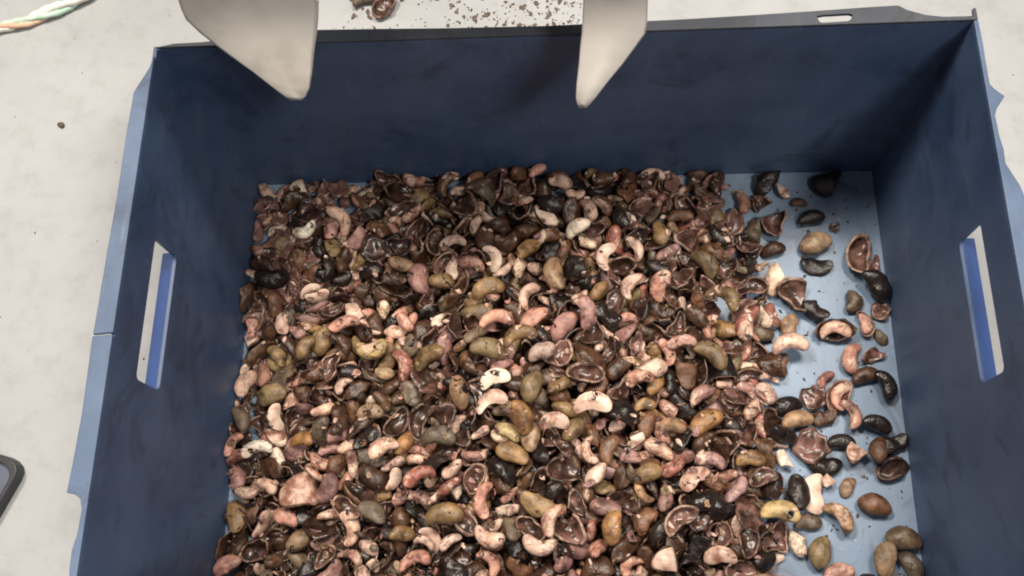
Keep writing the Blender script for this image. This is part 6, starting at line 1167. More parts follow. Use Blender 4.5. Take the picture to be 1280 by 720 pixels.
[0,3,1,232,-17,-2005,55,121,3,-164,-979], [1,2,1,215,249,-2021,44,250,-9,-231,-940], [5,2,1,236,538,-2058,58,903,-242,-352,52],
[2,2,1,196,-2387,-1686,26,21,-994,-109,10], [3,1,1,150,-1361,-1658,46,12,835,550,-4], [4,5,1,267,-1167,-1691,64,857,-25,271,437],
[6,5,1,199,-788,-1792,39,418,-92,276,-861], [4,1,1,282,-110,-1698,45,3,-618,-785,-37], [4,3,1,293,131,-1715,68,144,851,-504,-29],
[4,2,1,269,547,-1780,45,33,965,255,-43], [1,2,1,205,829,-1735,43,245,143,281,917], [6,4,1,143,-1742,-1393,17,623,315,418,581],
[4,2,1,221,-1289,-1324,38,2,932,-359,-55], [1,0,1,196,-979,-1236,45,645,120,76,751], [4,6,1,298,-707,-1341,54,239,419,876,10],
[0,4,1,237,-509,-1375,47,28,989,-132,-66], [1,4,1,189,-44,-1331,41,703,17,32,710], [0,6,1,259,142,-1204,53,58,-795,601,-66],
[2,2,1,170,446,-1282,42,810,544,-139,-169], [6,3,1,245,884,-1374,37,6,-982,-186,19], [5,1,1,185,-756,-998,37,104,-98,990,10],
[6,5,1,223,-374,-1058,50,733,-166,78,655], [2,1,1,240,269,-1068,33,3,-88,996,-5], [4,3,1,232,-1534,-776,60,904,389,-174,-34],
[0,5,1,218,-1093,-630,42,120,-490,-859,-88], [6,5,1,125,-529,-649,25,155,-91,-278,943], [3,2,1,90,-77,-696,17,122,-762,636,-6],
[6,3,1,160,202,-745,25,15,-963,-268,-17], [6,0,1,132,-1042,-305,24,181,40,119,-975], [6,6,1,116,-697,-482,22,36,-17,262,-964],
[6,1,1,149,-365,-471,23,11,-951,302,-64], [6,3,1,168,565,-466,26,19,218,-976,15], [3,0,1,117,-654,-113,28,940,-299,-70,-149],
[0,2,1,254,-520,-122,52,319,-38,36,-946], [2,1,1,249,263,-166,36,456,25,174,872], [6,6,1,196,-2072,-3496,46,861,-218,-243,-389],
[4,6,1,254,-1784,-3592,44,788,42,0,614], [4,0,1,289,-1151,-3490,60,996,-57,-19,-71], [2,1,1,212,-747,-3427,62,7,-973,-168,-158],
[1,0,1,197,180,-3662,49,221,24,136,-965], [6,5,1,104,616,-3637,19,62,900,414,118], [4,4,1,240,964,-3640,41,978,119,-33,-166],
[5,1,1,194,1228,-3536,40,47,-806,589,28], [2,2,1,199,-1577,-3335,26,13,-755,-655,20], [6,3,1,192,-660,-3412,30,812,-78,-123,564],
[1,4,1,192,478,-3367,32,58,-922,380,38], [0,1,1,181,-1276,-3131,52,75,-50,968,234], [3,0,1,90,-34,-2833,16,69,-360,930,27],
[6,2,1,204,169,-2977,36,764,295,-26,-573], [6,2,1,171,-1863,-2818,30,128,111,120,978], [0,5,1,246,-780,-2469,42,960,92,19,-262],
[3,2,1,90,-421,-2640,17,80,-72,990,-92], [5,1,1,245,318,-2586,57,9,201,-979,25], [5,0,1,218,-1822,-2412,58,699,314,133,629],
[6,2,1,225,-1450,-2417,25,4,-21,942,-334], [1,0,1,216,-924,-2300,132,880,-238,-376,167], [1,3,1,195,-617,-2470,56,476,26,-72,876],
[6,5,1,148,60,-2412,31,693,-333,-137,624], [6,1,1,155,235,-2335,24,61,-736,-674,-22], [6,2,1,165,467,-2363,19,271,-927,250,-72],
[4,2,1,229,-1771,-1941,47,902,389,-131,-136], [3,2,1,132,-1206,-2191,36,521,148,136,830], [0,4,1,257,-897,-2072,51,824,-41,73,-560],
[1,2,1,159,-359,-2155,32,896,116,-10,429], [6,4,1,92,49,-1897,9,82,109,-942,-305], [4,3,1,237,403,-2006,59,881,-193,26,431],
[4,1,1,226,-1826,-1584,37,38,678,-734,-3], [0,4,1,248,-1491,-1759,49,15,-878,472,74], [5,1,1,198,-1259,-1563,80,216,-78,742,629],
[4,0,1,239,-915,-1865,66,118,-308,-189,925], [4,4,1,261,24,-1580,70,656,-440,-109,604], [1,2,1,209,191,-1552,42,974,149,-97,-142],
[1,4,1,249,521,-1503,43,178,-979,-92,22], [1,0,1,208,743,-1495,50,93,-984,152,-10], [6,4,1,217,-808,-1177,25,16,-81,518,851],
[3,1,1,143,580,-1365,42,668,-26,-25,-744], [6,2,1,192,-2509,-1137,56,56,-297,-436,-847], [6,6,1,116,-1171,-1066,25,706,306,-255,-585],
[4,1,1,252,-54,-767,72,211,142,-352,901], [6,2,1,128,251,-1173,15,1,-5,-960,280], [6,2,1,131,-1361,-854,21,478,43,-226,-847],
[3,3,1,199,-621,-565,99,297,-261,-241,-886], [6,1,1,90,170,-578,15,63,-199,-978,17], [4,4,1,196,494,-361,26,866,-59,-24,496],
[6,0,1,90,931,-459,16,46,-42,-238,969], [6,6,1,90,-1070,-57,17,510,-166,205,-819], [4,4,1,265,-117,-230,43,166,-489,-856,-21],
[2,1,1,209,-2520,-3611,41,658,-101,243,-705], [4,3,1,260,-2333,-3619,66,493,-165,-76,-851], [0,0,1,224,-2084,-3648,65,106,-933,-214,268],
[1,1,1,215,-1660,-3611,56,272,-629,-646,336], [2,2,1,219,-1282,-3630,29,14,863,506,-12], [5,2,1,174,-1228,-3511,146,36,-771,604,199],
[5,0,1,232,-932,-3509,77,5,16,-400,-916], [5,0,1,224,-293,-3529,90,500,363,-455,641], [4,1,1,277,-63,-3675,121,180,-177,604,756],
[6,1,1,259,123,-3633,158,246,-78,431,865], [6,1,1,251,569,-3537,50,964,-145,97,-200], [4,5,1,290,797,-3541,61,66,715,674,175],
[6,0,1,121,1082,-3624,20,913,-216,111,-329], [3,0,1,90,-891,-3339,20,34,-70,-45,-996], [6,4,1,245,37,-3100,29,82,-80,545,-830],
[0,6,1,150,-1946,-2860,33,21,-438,-885,-158], [0,2,1,178,-1017,-2954,36,51,-998,15,-16], [4,0,1,282,-148,-2814,68,32,-485,832,-266],
[0,0,1,156,118,-2861,39,45,-33,194,-979], [6,1,1,90,573,-2877,19,52,-73,-156,984], [5,2,1,169,-1601,-2766,99,549,580,502,-331],
[6,3,1,181,-1231,-2517,28,9,-969,246,-7], [3,1,1,202,-782,-2752,79,46,-125,-983,126], [1,2,1,170,-486,-2540,37,95,631,760,122],
[3,3,1,114,-110,-2548,44,353,-542,-590,-484], [1,4,1,238,1105,-2447,55,744,102,-43,659], [0,4,1,214,-1812,-2248,44,12,999,38,-37],
[4,0,1,292,-243,-2442,55,15,573,819,-31], [0,5,1,195,689,-2423,34,36,45,-83,-995], [2,1,1,184,-1061,-1975,34,6,-58,342,938],
[1,2,1,197,193,-1911,48,69,12,-326,943], [1,3,1,236,736,-1926,72,73,-616,724,-302], [5,0,1,201,-1195,-1459,71,944,-220,215,119],
[1,1,1,180,-222,-1460,41,999,37,26,-4], [2,1,1,210,280,-1713,49,493,-315,152,-797], [5,2,1,154,365,-1554,37,764,-221,-291,-532],
[3,0,1,95,-750,-1467,24,530,11,790,308], [0,3,1,225,-320,-1370,62,777,460,208,376], [3,1,1,105,477,-1393,33,1,-704,710,13],
[6,5,1,144,-1529,-1135,31,209,-203,-312,904], [5,1,1,223,-494,-940,54,640,-105,187,-738], [5,1,1,218,439,-1155,61,607,-207,-126,-757],
[2,0,1,184,-1627,-659,56,547,-819,162,-63], [1,3,1,206,-1458,-665,58,842,-125,136,-508], [6,1,1,90,-902,-628,45,566,-150,808,-58],
[6,4,1,185,-595,-875,16,118,478,819,294], [0,3,1,181,67,-376,144,935,-125,162,-288], [5,0,1,242,-695,-75,98,842,-9,150,518],
[3,3,1,90,-1,-284,36,571,-216,109,-785], [6,0,1,102,-2481,-3481,17,618,-176,-165,748], [6,5,1,200,-2195,-3646,60,812,-172,525,-188],
[5,0,1,212,-1846,-3650,117,542,-19,68,-838], [5,2,1,189,-1459,-3688,63,79,-261,765,-583], [6,2,1,147,-919,-3620,24,139,104,205,963],
[3,0,1,122,-670,-3675,21,74,-124,989,9], [5,0,1,243,-590,-3577,55,941,108,-190,-258], [0,0,1,166,-74,-3483,70,594,-47,734,-327],
[1,2,1,183,306,-3629,46,566,308,-404,-649], [4,5,1,272,689,-3634,168,971,69,216,-75], [4,1,1,226,1136,-3455,56,902,-278,161,290],
[6,2,1,178,-2008,-3524,55,628,-380,165,659], [6,3,1,129,-356,-3242,24,537,43,322,778], [0,0,1,242,132,-3160,104,183,669,713,102],
[2,2,1,132,-1974,-3088,38,170,-538,-825,-40], [4,2,1,204,-281,-2765,93,241,542,334,732], [1,4,1,242,-1603,-2848,88,748,-128,-424,-495],
[2,1,1,148,-2348,-2306,28,987,-115,-99,-54], [0,0,1,228,-1536,-2446,107,650,-273,371,-605], [6,0,1,188,-1143,-2431,40,330,905,-269,14],
[6,1,1,133,-113,-2415,38,696,-128,314,633], [4,0,1,229,45,-2175,55,576,-294,-185,740], [6,6,1,159,-2070,-1962,29,25,-966,257,-32],
[3,3,1,118,-1195,-1977,23,67,-806,-447,383], [6,5,1,200,-400,-1874,129,207,-937,282,-6], [5,0,1,213,-9,-1860,66,275,-915,198,219],
[6,1,1,154,283,-1851,52,889,442,-24,-120], [1,4,1,208,565,-1913,35,66,-290,955,-21], [2,0,1,212,975,-1943,31,25,-788,-615,14],
[4,5,1,269,-1055,-1574,101,167,-954,193,158], [0,6,1,270,-380,-1816,61,111,-17,-225,968], [1,1,1,208,-80,-1508,70,414,-29,-317,-853],
[4,1,1,212,468,-1680,36,956,-118,-71,258], [0,1,1,221,661,-1604,63,3,885,-449,-120], [3,0,1,113,-1873,-1452,28,955,-130,-237,124],
[6,0,1,184,-362,-1285,125,95,-6,877,471], [5,2,1,205,454,-1490,122,405,366,828,128], [3,2,1,90,-1487,-916,36,84,-668,496,-549],
[5,0,1,250,-1203,-976,129,140,-639,-707,269], [3,2,1,155,-778,-1099,68,26,1,-892,-452], [3,0,1,141,-84,-1207,32,77,102,3,992],
[6,2,1,210,47,-890,38,369,114,-37,922], [1,4,1,152,-1057,-812,44,66,-24,384,921], [6,4,1,267,-689,-770,34,367,57,486,791],
[3,1,1,117,-403,-841,35,612,11,-77,-787], [0,0,1,232,-2484,-3607,133,697,-147,-417,565], [3,2,1,164,-1964,-3653,74,316,-62,-947,-24],
[5,0,1,216,-2004,-3547,196,273,135,-361,882], [6,1,1,90,-1319,-3564,70,888,214,-56,403], [0,3,1,220,-1173,-3634,94,812,446,-109,360],
[1,2,1,197,-663,-3663,145,21,-54,933,-354], [1,3,1,199,-380,-3653,56,974,183,-84,99], [6,3,1,217,-186,-3601,92,442,-305,-727,-428],
[0,1,1,260,313,-3646,240,653,478,372,-455], [0,4,1,206,445,-3657,41,61,9,997,47], [3,3,1,96,-1895,-3218,37,762,-89,477,-429],
[3,2,1,118,-1340,-2850,56,241,940,68,233], [2,1,1,208,1157,-2842,80,6,881,382,280], [2,1,1,206,-1657,-2478,31,954,197,20,-224],
[6,6,1,97,-1202,-2829,20,947,138,-43,-288], [5,1,1,201,-1175,-2611,61,991,122,39,39], [1,2,1,207,-398,-2765,65,207,178,-910,312],
[1,2,1,186,-404,-2462,66,717,330,97,607], [2,1,1,255,-134,-2120,40,322,49,-52,944], [6,2,1,150,644,-2267,35,503,631,394,440],
[5,2,1,160,-1985,-2083,69,428,729,-393,-362], [0,4,1,239,-1143,-1869,49,116,6,96,989], [0,2,1,239,-772,-1979,68,963,73,181,-185],
[6,3,1,116,-571,-2239,20,727,266,39,-632], [0,1,1,254,-869,-1679,79,175,521,-712,-438], [4,0,1,235,1355,-1665,43,31,-367,928,-51],
[4,4,1,227,635,-1245,43,214,422,881,-17], [6,5,1,236,843,-1204,53,75,-166,-133,974], [1,2,1,229,-664,-920,53,881,-90,87,-456],
[1,0,1,171,-36,-1198,101,230,355,714,558], [6,2,1,248,114,-850,74,695,-400,-82,-591], [1,3,1,224,-577,-738,62,841,95,-69,-528],
[6,2,1,161,1313,-764,18,264,-905,-321,94], [6,1,1,201,-1402,-3634,183,581,-313,716,227], [4,3,1,263,329,-3472,179,700,-381,157,-583],
[1,1,1,205,-763,-3243,107,27,53,898,435], [1,1,1,204,-56,-3045,82,356,882,85,-297], [6,2,1,178,-493,-2751,28,790,134,-187,-569],
[1,1,1,221,20,-2842,137,965,95,2,-244], [4,6,1,199,-1389,-2296,143,633,-421,456,-463], [6,4,1,231,-744,-2429,107,397,138,-166,892],
[6,4,1,91,-496,-2392,12,776,-552,162,-259], [0,6,1,265,-238,-2231,76,418,-879,202,-110], [6,6,1,90,183,-2254,35,883,327,-309,-137],
[1,4,1,180,573,-2306,44,753,244,-249,-559], [1,2,1,193,-1460,-1943,103,358,-272,-90,-889], [0,0,1,230,-530,-1909,63,363,-745,523,-199],
[6,2,1,177,756,-1790,34,340,937,-77,26], [3,2,1,104,917,-1794,77,636,-652,-335,243], [1,4,1,192,-754,-1324,132,665,-154,-43,729],
[6,3,1,151,294,-1252,25,217,-51,116,968], [1,0,1,169,184,-474,57,116,-940,226,229], [6,4,1,143,-1349,-268,13,245,799,507,212],
[1,0,1,207,-164,-3484,111,604,468,-66,642], [5,0,1,241,470,-3588,179,112,-647,718,-230], [2,2,1,247,1379,-3483,61,822,351,-86,-440],
[6,6,1,149,-1971,-1987,41,449,-51,-491,-745], [0,5,1,198,-1322,-1916,45,227,274,-924,-141], [6,1,1,140,-621,-2027,63,268,788,-240,500],
[1,1,1,180,183,-1842,140,488,862,78,113], [3,0,1,125,1349,-2347,31,420,-214,761,446], [4,4,1,255,-1323,-1760,79,257,-877,406,13],
[3,0,1,178,-426,-1571,104,78,-790,499,347], [6,4,1,112,-1751,-1476,14,288,-183,-547,765], [1,0,1,213,265,-1260,121,98,973,45,-206],
[0,4,1,261,-50,-928,91,715,-315,519,-347], [1,4,1,171,445,-976,50,499,-599,-268,566], [6,5,1,110,-460,-3591,22,544,-110,280,-784],
[3,1,1,146,455,-3424,130,203,808,-541,117], [5,1,1,258,1398,-3608,120,498,480,-152,-706], [5,2,1,223,522,-2915,87,151,-52,-691,705],
[1,2,1,194,-342,-2523,142,617,178,410,648], [0,5,1,162,688,-2677,77,874,-68,86,-474], [3,1,1,133,-1148,-2059,93,430,830,236,-268],
[1,2,1,216,461,-2056,156,94,-627,772,39], [3,3,1,134,982,-2054,66,471,330,17,818], [6,4,1,200,-1244,-1650,111,369,-161,128,906],
[0,6,1,194,433,-1830,106,416,294,-150,-847], [6,2,1,126,945,-1808,15,259,-890,-361,106], [6,2,1,136,-1271,-1208,22,25,-68,-220,-973],
[3,1,1,118,-1439,-981,96,131,988,82,-4], [6,4,1,178,-1741,-3525,74,504,698,-470,-195], [6,5,1,242,-921,-3644,106,282,288,300,-865],
[6,3,1,270,-470,-3592,129,975,186,111,53], [3,0,1,99,-93,-3588,63,300,-700,-57,646], [6,1,1,228,125,-3643,317,522,706,-450,164],
[1,1,1,208,1092,-3619,96,239,399,-885,20], [3,0,1,91,-1941,-3190,31,318,-599,202,-706], [2,1,1,196,-280,-2984,82,147,563,-738,341],
[6,3,1,90,-65,-1973,114,907,49,-53,415], [3,3,1,90,1360,-2288,40,76,181,926,324], [3,0,1,128,-1262,-1732,22,11,-986,152,74],
[6,1,1,166,23,-1454,110,388,-742,-368,404], [1,4,1,168,367,-1773,55,484,-315,777,-249], [6,6,1,90,-398,-1460,26,149,353,340,859],
[6,4,1,178,-74,-1036,21,635,-461,346,-514], [1,2,1,195,-437,-646,106,291,-930,-185,-126], [3,3,1,134,233,-552,83,781,-624,33,-24],
[3,3,1,131,-2091,-3534,113,55,985,62,152], [1,2,1,215,-721,-3561,136,37,73,174,981], [1,0,1,174,-235,-3679,81,613,-504,-511,-330],
[5,2,1,150,13,-3563,66,158,-273,943,107], [3,1,1,149,182,-3556,196,266,96,-170,944], [4,2,1,217,651,-2335,95,344,370,-799,-326],
[0,2,1,251,371,-1787,172,218,368,902,-63], [1,4,1,168,-1664,-1360,136,314,372,161,859], [6,0,1,189,-1040,-1323,54,965,160,-126,-167],
[5,2,1,169,-302,-1460,156,276,936,66,-211], [3,2,1,120,301,-1476,189,179,-105,922,-327], [6,4,1,183,-517,-958,129,934,-267,-206,116],
[0,5,1,272,-1115,-3660,202,276,262,-391,838], [2,1,1,143,-173,-3613,170,701,492,208,472], [3,2,1,104,423,-3159,25,951,0,-62,-303],
[3,1,1,131,-755,-2057,122,951,293,28,-93], [6,0,1,159,235,-2069,122,823,354,209,393], [5,1,1,136,-762,-1686,129,45,561,-31,-826],
[3,2,1,139,4,-1596,156,120,-763,476,-420], [1,2,1,171,424,-1559,176,563,111,-208,792], [6,2,1,138,-321,-1455,95,640,-694,-196,265],
[4,4,1,255,994,-1040,119,98,140,11,985], [6,5,1,135,-1573,-765,140,42,585,726,361], [4,2,1,242,-371,-3671,181,929,-364,-14,67],
[6,5,1,124,562,-3545,125,628,-334,-113,694], [6,2,1,107,-344,-2819,101,9,31,-69,997], [6,0,1,138,1089,-2295,95,892,251,-188,-324],
[1,2,1,213,-1110,-1941,129,446,204,188,-851], [2,1,1,175,-6,-1952,172,393,614,659,183], [3,1,1,97,354,-2049,153,50,626,-778,24],
[3,2,1,120,-739,-1592,126,445,-424,-657,-436], [2,2,1,203,130,-1705,216,20,-911,411,-8], [1,0,1,177,1350,-1821,50,144,108,901,-394],
[5,0,1,186,122,-965,197,810,571,49,-123], [4,0,1,287,-314,-3613,286,467,-700,-237,486], [5,0,1,166,-760,-3415,167,809,-162,-294,-482],
[4,6,1,247,1771,-3622,40,4,213,-975,-60], [1,0,1,186,-1701,-2924,162,882,-362,52,-296], [3,0,1,151,437,-2615,120,691,-36,-569,445],
[3,2,1,90,-2208,-2448,17,118,-925,359,33], [6,6,1,234,-472,-2388,153,915,80,88,-386], [3,3,1,98,-312,-1942,155,17,448,639,-626],
[2,0,1,198,-1280,-1654,154,737,192,-285,-582], [0,6,1,192,13,-1793,153,326,72,-942,26], [3,2,1,126,477,-1667,96,107,677,722,-92],
[6,3,1,108,-402,-1330,79,598,-521,532,295], [3,1,1,90,-1197,-664,83,62,877,106,464], [2,1,1,234,-1104,-3553,182,822,-463,327,-56],
[3,2,1,115,-792,-3427,109,808,-184,-168,-534], [0,4,1,268,-446,-3618,269,528,-668,103,514], [6,4,1,141,-1933,-2569,17,801,453,262,292],
[2,2,1,167,-22,-2604,188,896,-125,-111,-412], [3,1,1,99,266,-2006,183,190,855,479,-55], [6,4,1,174,1337,-832,118,465,-25,-12,-885],
[4,4,1,234,-1673,-3671,176,385,-915,-65,-98], [4,0,1,214,-1342,-3600,138,622,250,-581,461], [6,1,1,126,1128,-3700,56,175,111,-661,721],
[6,1,1,132,526,-3195,182,138,365,-921,0], [6,0,1,131,433,-2907,172,912,29,56,406], [2,0,1,189,-646,-2014,133,654,-548,-468,231],
[3,2,1,121,-149,-1908,219,357,-918,34,166], [3,3,1,114,257,-2073,174,502,-480,323,642], [3,2,1,90,569,-1926,223,217,-561,-795,74],
[6,4,1,207,704,-653,123,243,324,-647,-646], [3,0,1,94,-445,-353,110,445,218,-211,843], [6,6,1,95,-127,-414,23,411,247,629,612],
[4,3,1,278,-834,-3548,244,65,355,890,280], [6,0,1,230,-69,-3574,180,373,169,-854,-322], [3,2,1,150,728,-3509,186,266,489,-457,694],
[0,4,1,246,967,-3600,135,819,-200,-158,514], [1,2,1,214,1251,-3639,128,725,-543,-6,-423], [3,0,1,171,-347,-1865,208,493,128,9,860],
[4,1,1,314,-602,-3568,227,830,-51,-84,549], [1,2,1,205,-66,-3624,275,590,143,-134,-784], [1,0,1,189,241,-3535,308,57,289,-760,579],
[0,6,1,252,-2686,-3611,89,189,-783,330,-492], [6,0,1,93,838,-2315,16,839,-223,-94,488], [6,2,1,117,-700,-2008,190,624,539,308,474],
[3,0,1,90,-331,-1509,140,17,30,709,-704], [1,0,1,206,-909,-3672,256,588,-807,-49,21], [0,2,1,294,417,-3567,327,322,-393,-792,339],
[4,1,1,244,-687,-3662,301,819,572,-33,28], [2,1,1,159,468,-3235,241,622,-314,171,-696], [6,4,1,194,337,-2963,169,838,440,-207,-246],
[6,6,1,90,596,-2409,70,212,185,316,906], [3,0,1,92,653,-2085,27,773,-347,-382,369], [6,6,1,106,249,-1350,159,471,-174,-92,860],
[3,3,1,153,-1402,-724,133,115,-302,-945,-44], [4,4,1,284,-209,-3627,277,60,-530,630,-564], [6,2,1,184,853,-3622,130,215,-631,-649,-366],
[6,1,1,176,1492,-3619,81,263,694,585,327], [4,1,1,259,1604,-3560,54,56,973,141,175], [6,4,1,254,-212,-2457,228,707,183,479,488],
[6,2,1,195,-2162,-1970,44,563,-150,268,767], [6,4,1,118,-1046,-679,67,304,557,-619,-464], [6,6,1,121,-206,-3489,185,356,-514,-348,698],
[0,5,1,219,795,-3632,215,189,-454,-661,566], [6,2,1,137,464,-2785,76,600,-449,-215,626], [6,6,1,150,-381,-2380,247,217,-266,205,-917],
[3,0,1,106,268,-1409,231,750,284,393,449], [3,1,1,90,-962,-3689,148,174,-86,-320,927], [1,1,1,160,135,-3507,301,309,-584,-749,46],
[6,3,1,163,-379,-2519,270,822,-173,272,-469], [6,6,1,94,-1164,-2199,163,932,273,196,-137], [6,1,1,139,-2270,-3607,149,586,125,27,-800],
[4,1,1,258,1078,-3571,198,365,-341,320,-805], [6,2,1,216,916,-3625,218,917,316,-54,-238], [6,4,1,216,-812,-1816,230,597,36,-82,-797],
[6,1,1,90,100,-1536,207,749,100,209,-620], [3,0,1,93,-1153,-423,21,171,-47,-4,-984], [2,2,1,143,-354,-3494,156,242,-656,586,-409],
[2,2,1,199,517,-3499,274,84,690,446,-564], [2,0,1,211,1172,-3679,144,188,-489,-307,-795], [2,2,1,204,-1918,-2788,193,257,-191,319,-892],
[3,1,1,93,-1500,-2720,116,77,362,91,-924], [6,0,1,90,227,-2698,233,846,38,222,483], [6,3,1,144,766,-2302,168,16,-7,793,609],
[3,3,1,90,-415,-678,190,553,494,367,-562], [0,4,1,262,-1775,-3646,256,198,-50,969,138], [2,1,1,192,670,-3654,252,156,91,-152,972],
[6,6,1,124,1262,-2002,24,198,-11,341,-919], [2,1,1,209,-1270,-3673,179,638,-180,-704,-256], [4,1,1,277,689,-3644,336,88,-100,-961,-241],
[6,0,1,164,940,-3540,207,108,239,-825,-500],
]

LOOSE_LABEL = [
    'dark broken shell at the far edge of the heap by the back wall', 'small tan kernel piece just under the topmost loose broken shell',
    'wide dark broken shell alone beside the back wall, right of the heap', 'small round brown nut touching the glossy black nut near the back wall',
    'glossy black round nut under the small brown nut near the back wall', 'pointed dark broken shell standing upright beside the heap near the back wall',
    'tiny dark chip alone on bare base left of the right wall', 'smooth tan nut tilted up to the right above the upturned dark shell',
    'upturned dark shell directly under the smooth tilted tan nut', 'long upright dark half shell alone near the right wall',
    'large black nut pressed near the right wall, below the brown chip', 'brown shell chip at the right wall above a large black nut',
    'dark sliver of shell against the right wall under the large black nut', 'small grey olive broken shell alone on base, upper right of the pink filled shell',
    'cream kernel piece at the heap edge with a dark shell behind it', 'dark half shell behind the cream kernel piece at the heap edge',
    'big dark broken shell lying between cream piece and pink filled shell', 'upturned dark shell touching the pink filled shell from upper left',
    'wide half shell with a pale pink kernel showing inside, on bare base', 'narrow upright half shell with a pink kernel showing, near the right wall',
    'tan nut standing upright by the heap, left of the pink filled shell', 'pale pink kernel leaning upright under the narrow filled shell',
    'grey olive shell chip beside the upright pink kernel', 'dark brown nut under the grey olive chip near the right wall',
    'black nut close to the right wall, beside a dark brown nut', 'grey olive shell sliver against the right wall under the narrow filled shell',
    'half shell with ridged pink kernel on top of the middle cluster', 'dark brown upturned shell at left of the ridged pink filled shell',
    'pink kernel hanging under the ridged pink filled shell', 'glossy black nut in the middle cluster, right of the hanging pink kernel',
    'upturned black shell at the right end of the middle cluster', 'black nut at the lower left of the middle cluster',
    'tan kernel piece between black nut and brown nut of the cluster', 'brown nut standing upright at the bottom of the middle cluster',
    'dark half shell touching the right wall under the middle cluster', 'upturned black shell below left of the middle cluster',
    'ragged dark brown chip left of the black nut cluster', 'tan nut lying alone between the heap and the middle cluster',
    'small tan nut alone on bare base under the middle cluster', 'reddish brown nut alone on bare base near the front right',
    'long cream split kernel standing upright at the heap edge', 'tan kernel slanting against the long cream split kernel',
    'grey olive nut below the long cream split kernel', 'olive nut standing upright at the front edge of the heap',
    'grey olive nut at the right wall, front corner, topmost of its trio', 'grey olive nut slanting against the right wall in the front trio',
    'tan nut standing upright, left one of the front trio', 'pink kernel at the bottom edge of the photo right of the heap',
    'black nut at the bottom edge of the photo near the front trio', 'brown nut at the bottom right corner beside the right wall',
    'small cream crumb of kernel above the long cream split kernel', 'upturned black shell standing left of the long cream split kernel',
    'cream kernel piece under the olive nut at the heap front edge']
# nuts that others are described by: number in the heap list > its label, and the short way to speak of it
MARK = {0: ('blunt ivory kernel left of the ivory crescent kernel', 'blunt ivory kernel'),
        1: ('ivory crescent shaped kernel on dark shells at back left', 'ivory crescent kernel'),
        2: ('bright ivory ring shaped kernel by the left wall', 'ivory ring kernel'),
        3: ('pale pink kernel standing upright right of the ivory crescent kernel', 'upright back left kernel'),
        9: ('pale pink kernel lying level among dark shells at the back', 'level back kernel'),
        12: ('cream coloured whole nut in the dark back part of the heap', 'cream whole nut'),
        13: ('round pale pink split kernel at right of the heap top', 'round split kernel'),
        18: ('long smooth mauve nut upright on the heap top left', 'long mauve nut'),
        17: ('round ochre nut right of the long mauve nut', 'round ochre nut'),
        23: ('large mauve kernel crescent upright at the middle of heap', 'mauve crescent kernel'),
        28: ('long tan nut upright at the top middle of heap', 'long tan nut'),
        30: ('large yellow kernel crescent at the left middle of heap', 'yellow crescent kernel'),
        34: ('broad black half shell lying hollow side up mid heap', 'broad black hollow shell'),
        38: ('black half shell upright, hollow side up, left of the heap centre', 'upright hollow shell'),
        40: ('bright orange nut shaped like a drop below heap centre', 'orange drop nut'),
        43: ('biggest grey olive half shell, hollow side up, lower middle', 'biggest hollow shell'),
        45: ('large ochre nut lying level in the lower left middle', 'level ochre nut'),
        46: ('grey green nut left of the large level ochre nut', 'grey green nut'),
        50: ('small ivory kernel cube on the lower middle of heap', 'ivory kernel cube'),
        53: ('orange nut standing upright at the lower right of heap', 'upright orange nut'),
        54: ('grey olive half shell, hollow side up, lower right of heap', 'lower right hollow shell'),
        55: ('large yellow nut near the front right edge of heap', 'large yellow nut'),
        58: ('small ivory kernel piece by the right edge of the heap', 'small ivory piece'),
        59: ('long orange nut slanting in the right half of the heap', 'long orange nut'),
        61: ('long red kernel upright at the right edge of the heap', 'long red kernel'),
        62: ('long olive nut slanting downward right of heap centre', 'slanting olive nut'),
        69: ('ochre nut inside the left third of the heap, middle row', 'left ochre nut'),
        72: ('olive nut lying near the middle of the left wall', 'left wall olive nut'),
        75: ('ochre nut against the left wall near the front', 'front left ochre nut'),
        77: ('large torn pink kernel piece near the left wall', 'torn pink piece'),
        83: ('brown upright kernel in the dark back middle of the heap', 'dark back kernel'),
        90: ('ochre nut in the lower right part of the heap', 'lower right ochre nut')}
KIND_WORDS = {'cashew_nut': ('whole nut', 'nut'), 'cashew_kernel': ('kernel', 'kernel'), 'half_kernel': ('split kernel', 'kernel'), 'kernel_piece': ('kernel piece', 'kernel'),
              'half_shell': ('half shell', 'shell'), 'broken_shell': ('broken shell', 'shell'), 'shell_chip': ('shell chip', 'shell chip')}
GROUPS = {'cashew_nut': 'whole cashew nuts in the bin', 'cashew_kernel': 'cashew kernels in the bin', 'half_kernel': 'split cashew kernels in the bin', 'kernel_piece': 'broken kernel pieces in the bin',
          'half_shell': 'cashew half shells in the bin', 'broken_shell': 'broken cashew shells in the bin', 'shell_chip': 'shell chips in the bin'}
COLOUR_WORDS = {'darkbrown': 'dark brown', 'greyolive': 'grey olive', 'pinkcream': 'pale pink'}
MIXES = {'cashew_nut': 'darkbrown darkbrown darkbrown brown brown greyolive mauve olive tan ochre black black mauve',
         'cashew_kernel': 'pink pink pink pinkcream pinkcream pinkcream mauve red brown tan',
         'half_kernel': 'pink pink pinkcream pinkcream red cream', 'kernel_piece': 'cream cream pinkcream pinkcream pink pink',
         'half_shell': 'black black black darkbrown darkbrown darkbrown greyolive brown mauve', 'broken_shell': 'black black darkbrown darkbrown brown greyolive',
         'shell_chip': 'black black darkbrown darkbrown darkbrown brown mauve pink'}
rn = random.Random(21)
def shade(name):
    c = PAL[name]; k = rn.uniform(.72, 1.28); w = rn.uniform(-.06, .06)
    return (c[0] * k * (1 + w), c[1] * k, c[2] * k * (1 - w), min(.6, max(.2, c[3] + rn.uniform(-.06, .10))))
def put(kind, var, L, p, q, cname, name=None):
    o = bpy.data.objects.new(name or kind, KINDS[kind][var]); o.scale = (L, L, L); o.location = p
    o.rotation_mode = 'QUATERNION'; o.rotation_quaternion = q; o.color = shade(cname); col.objects.link(o)
    return o
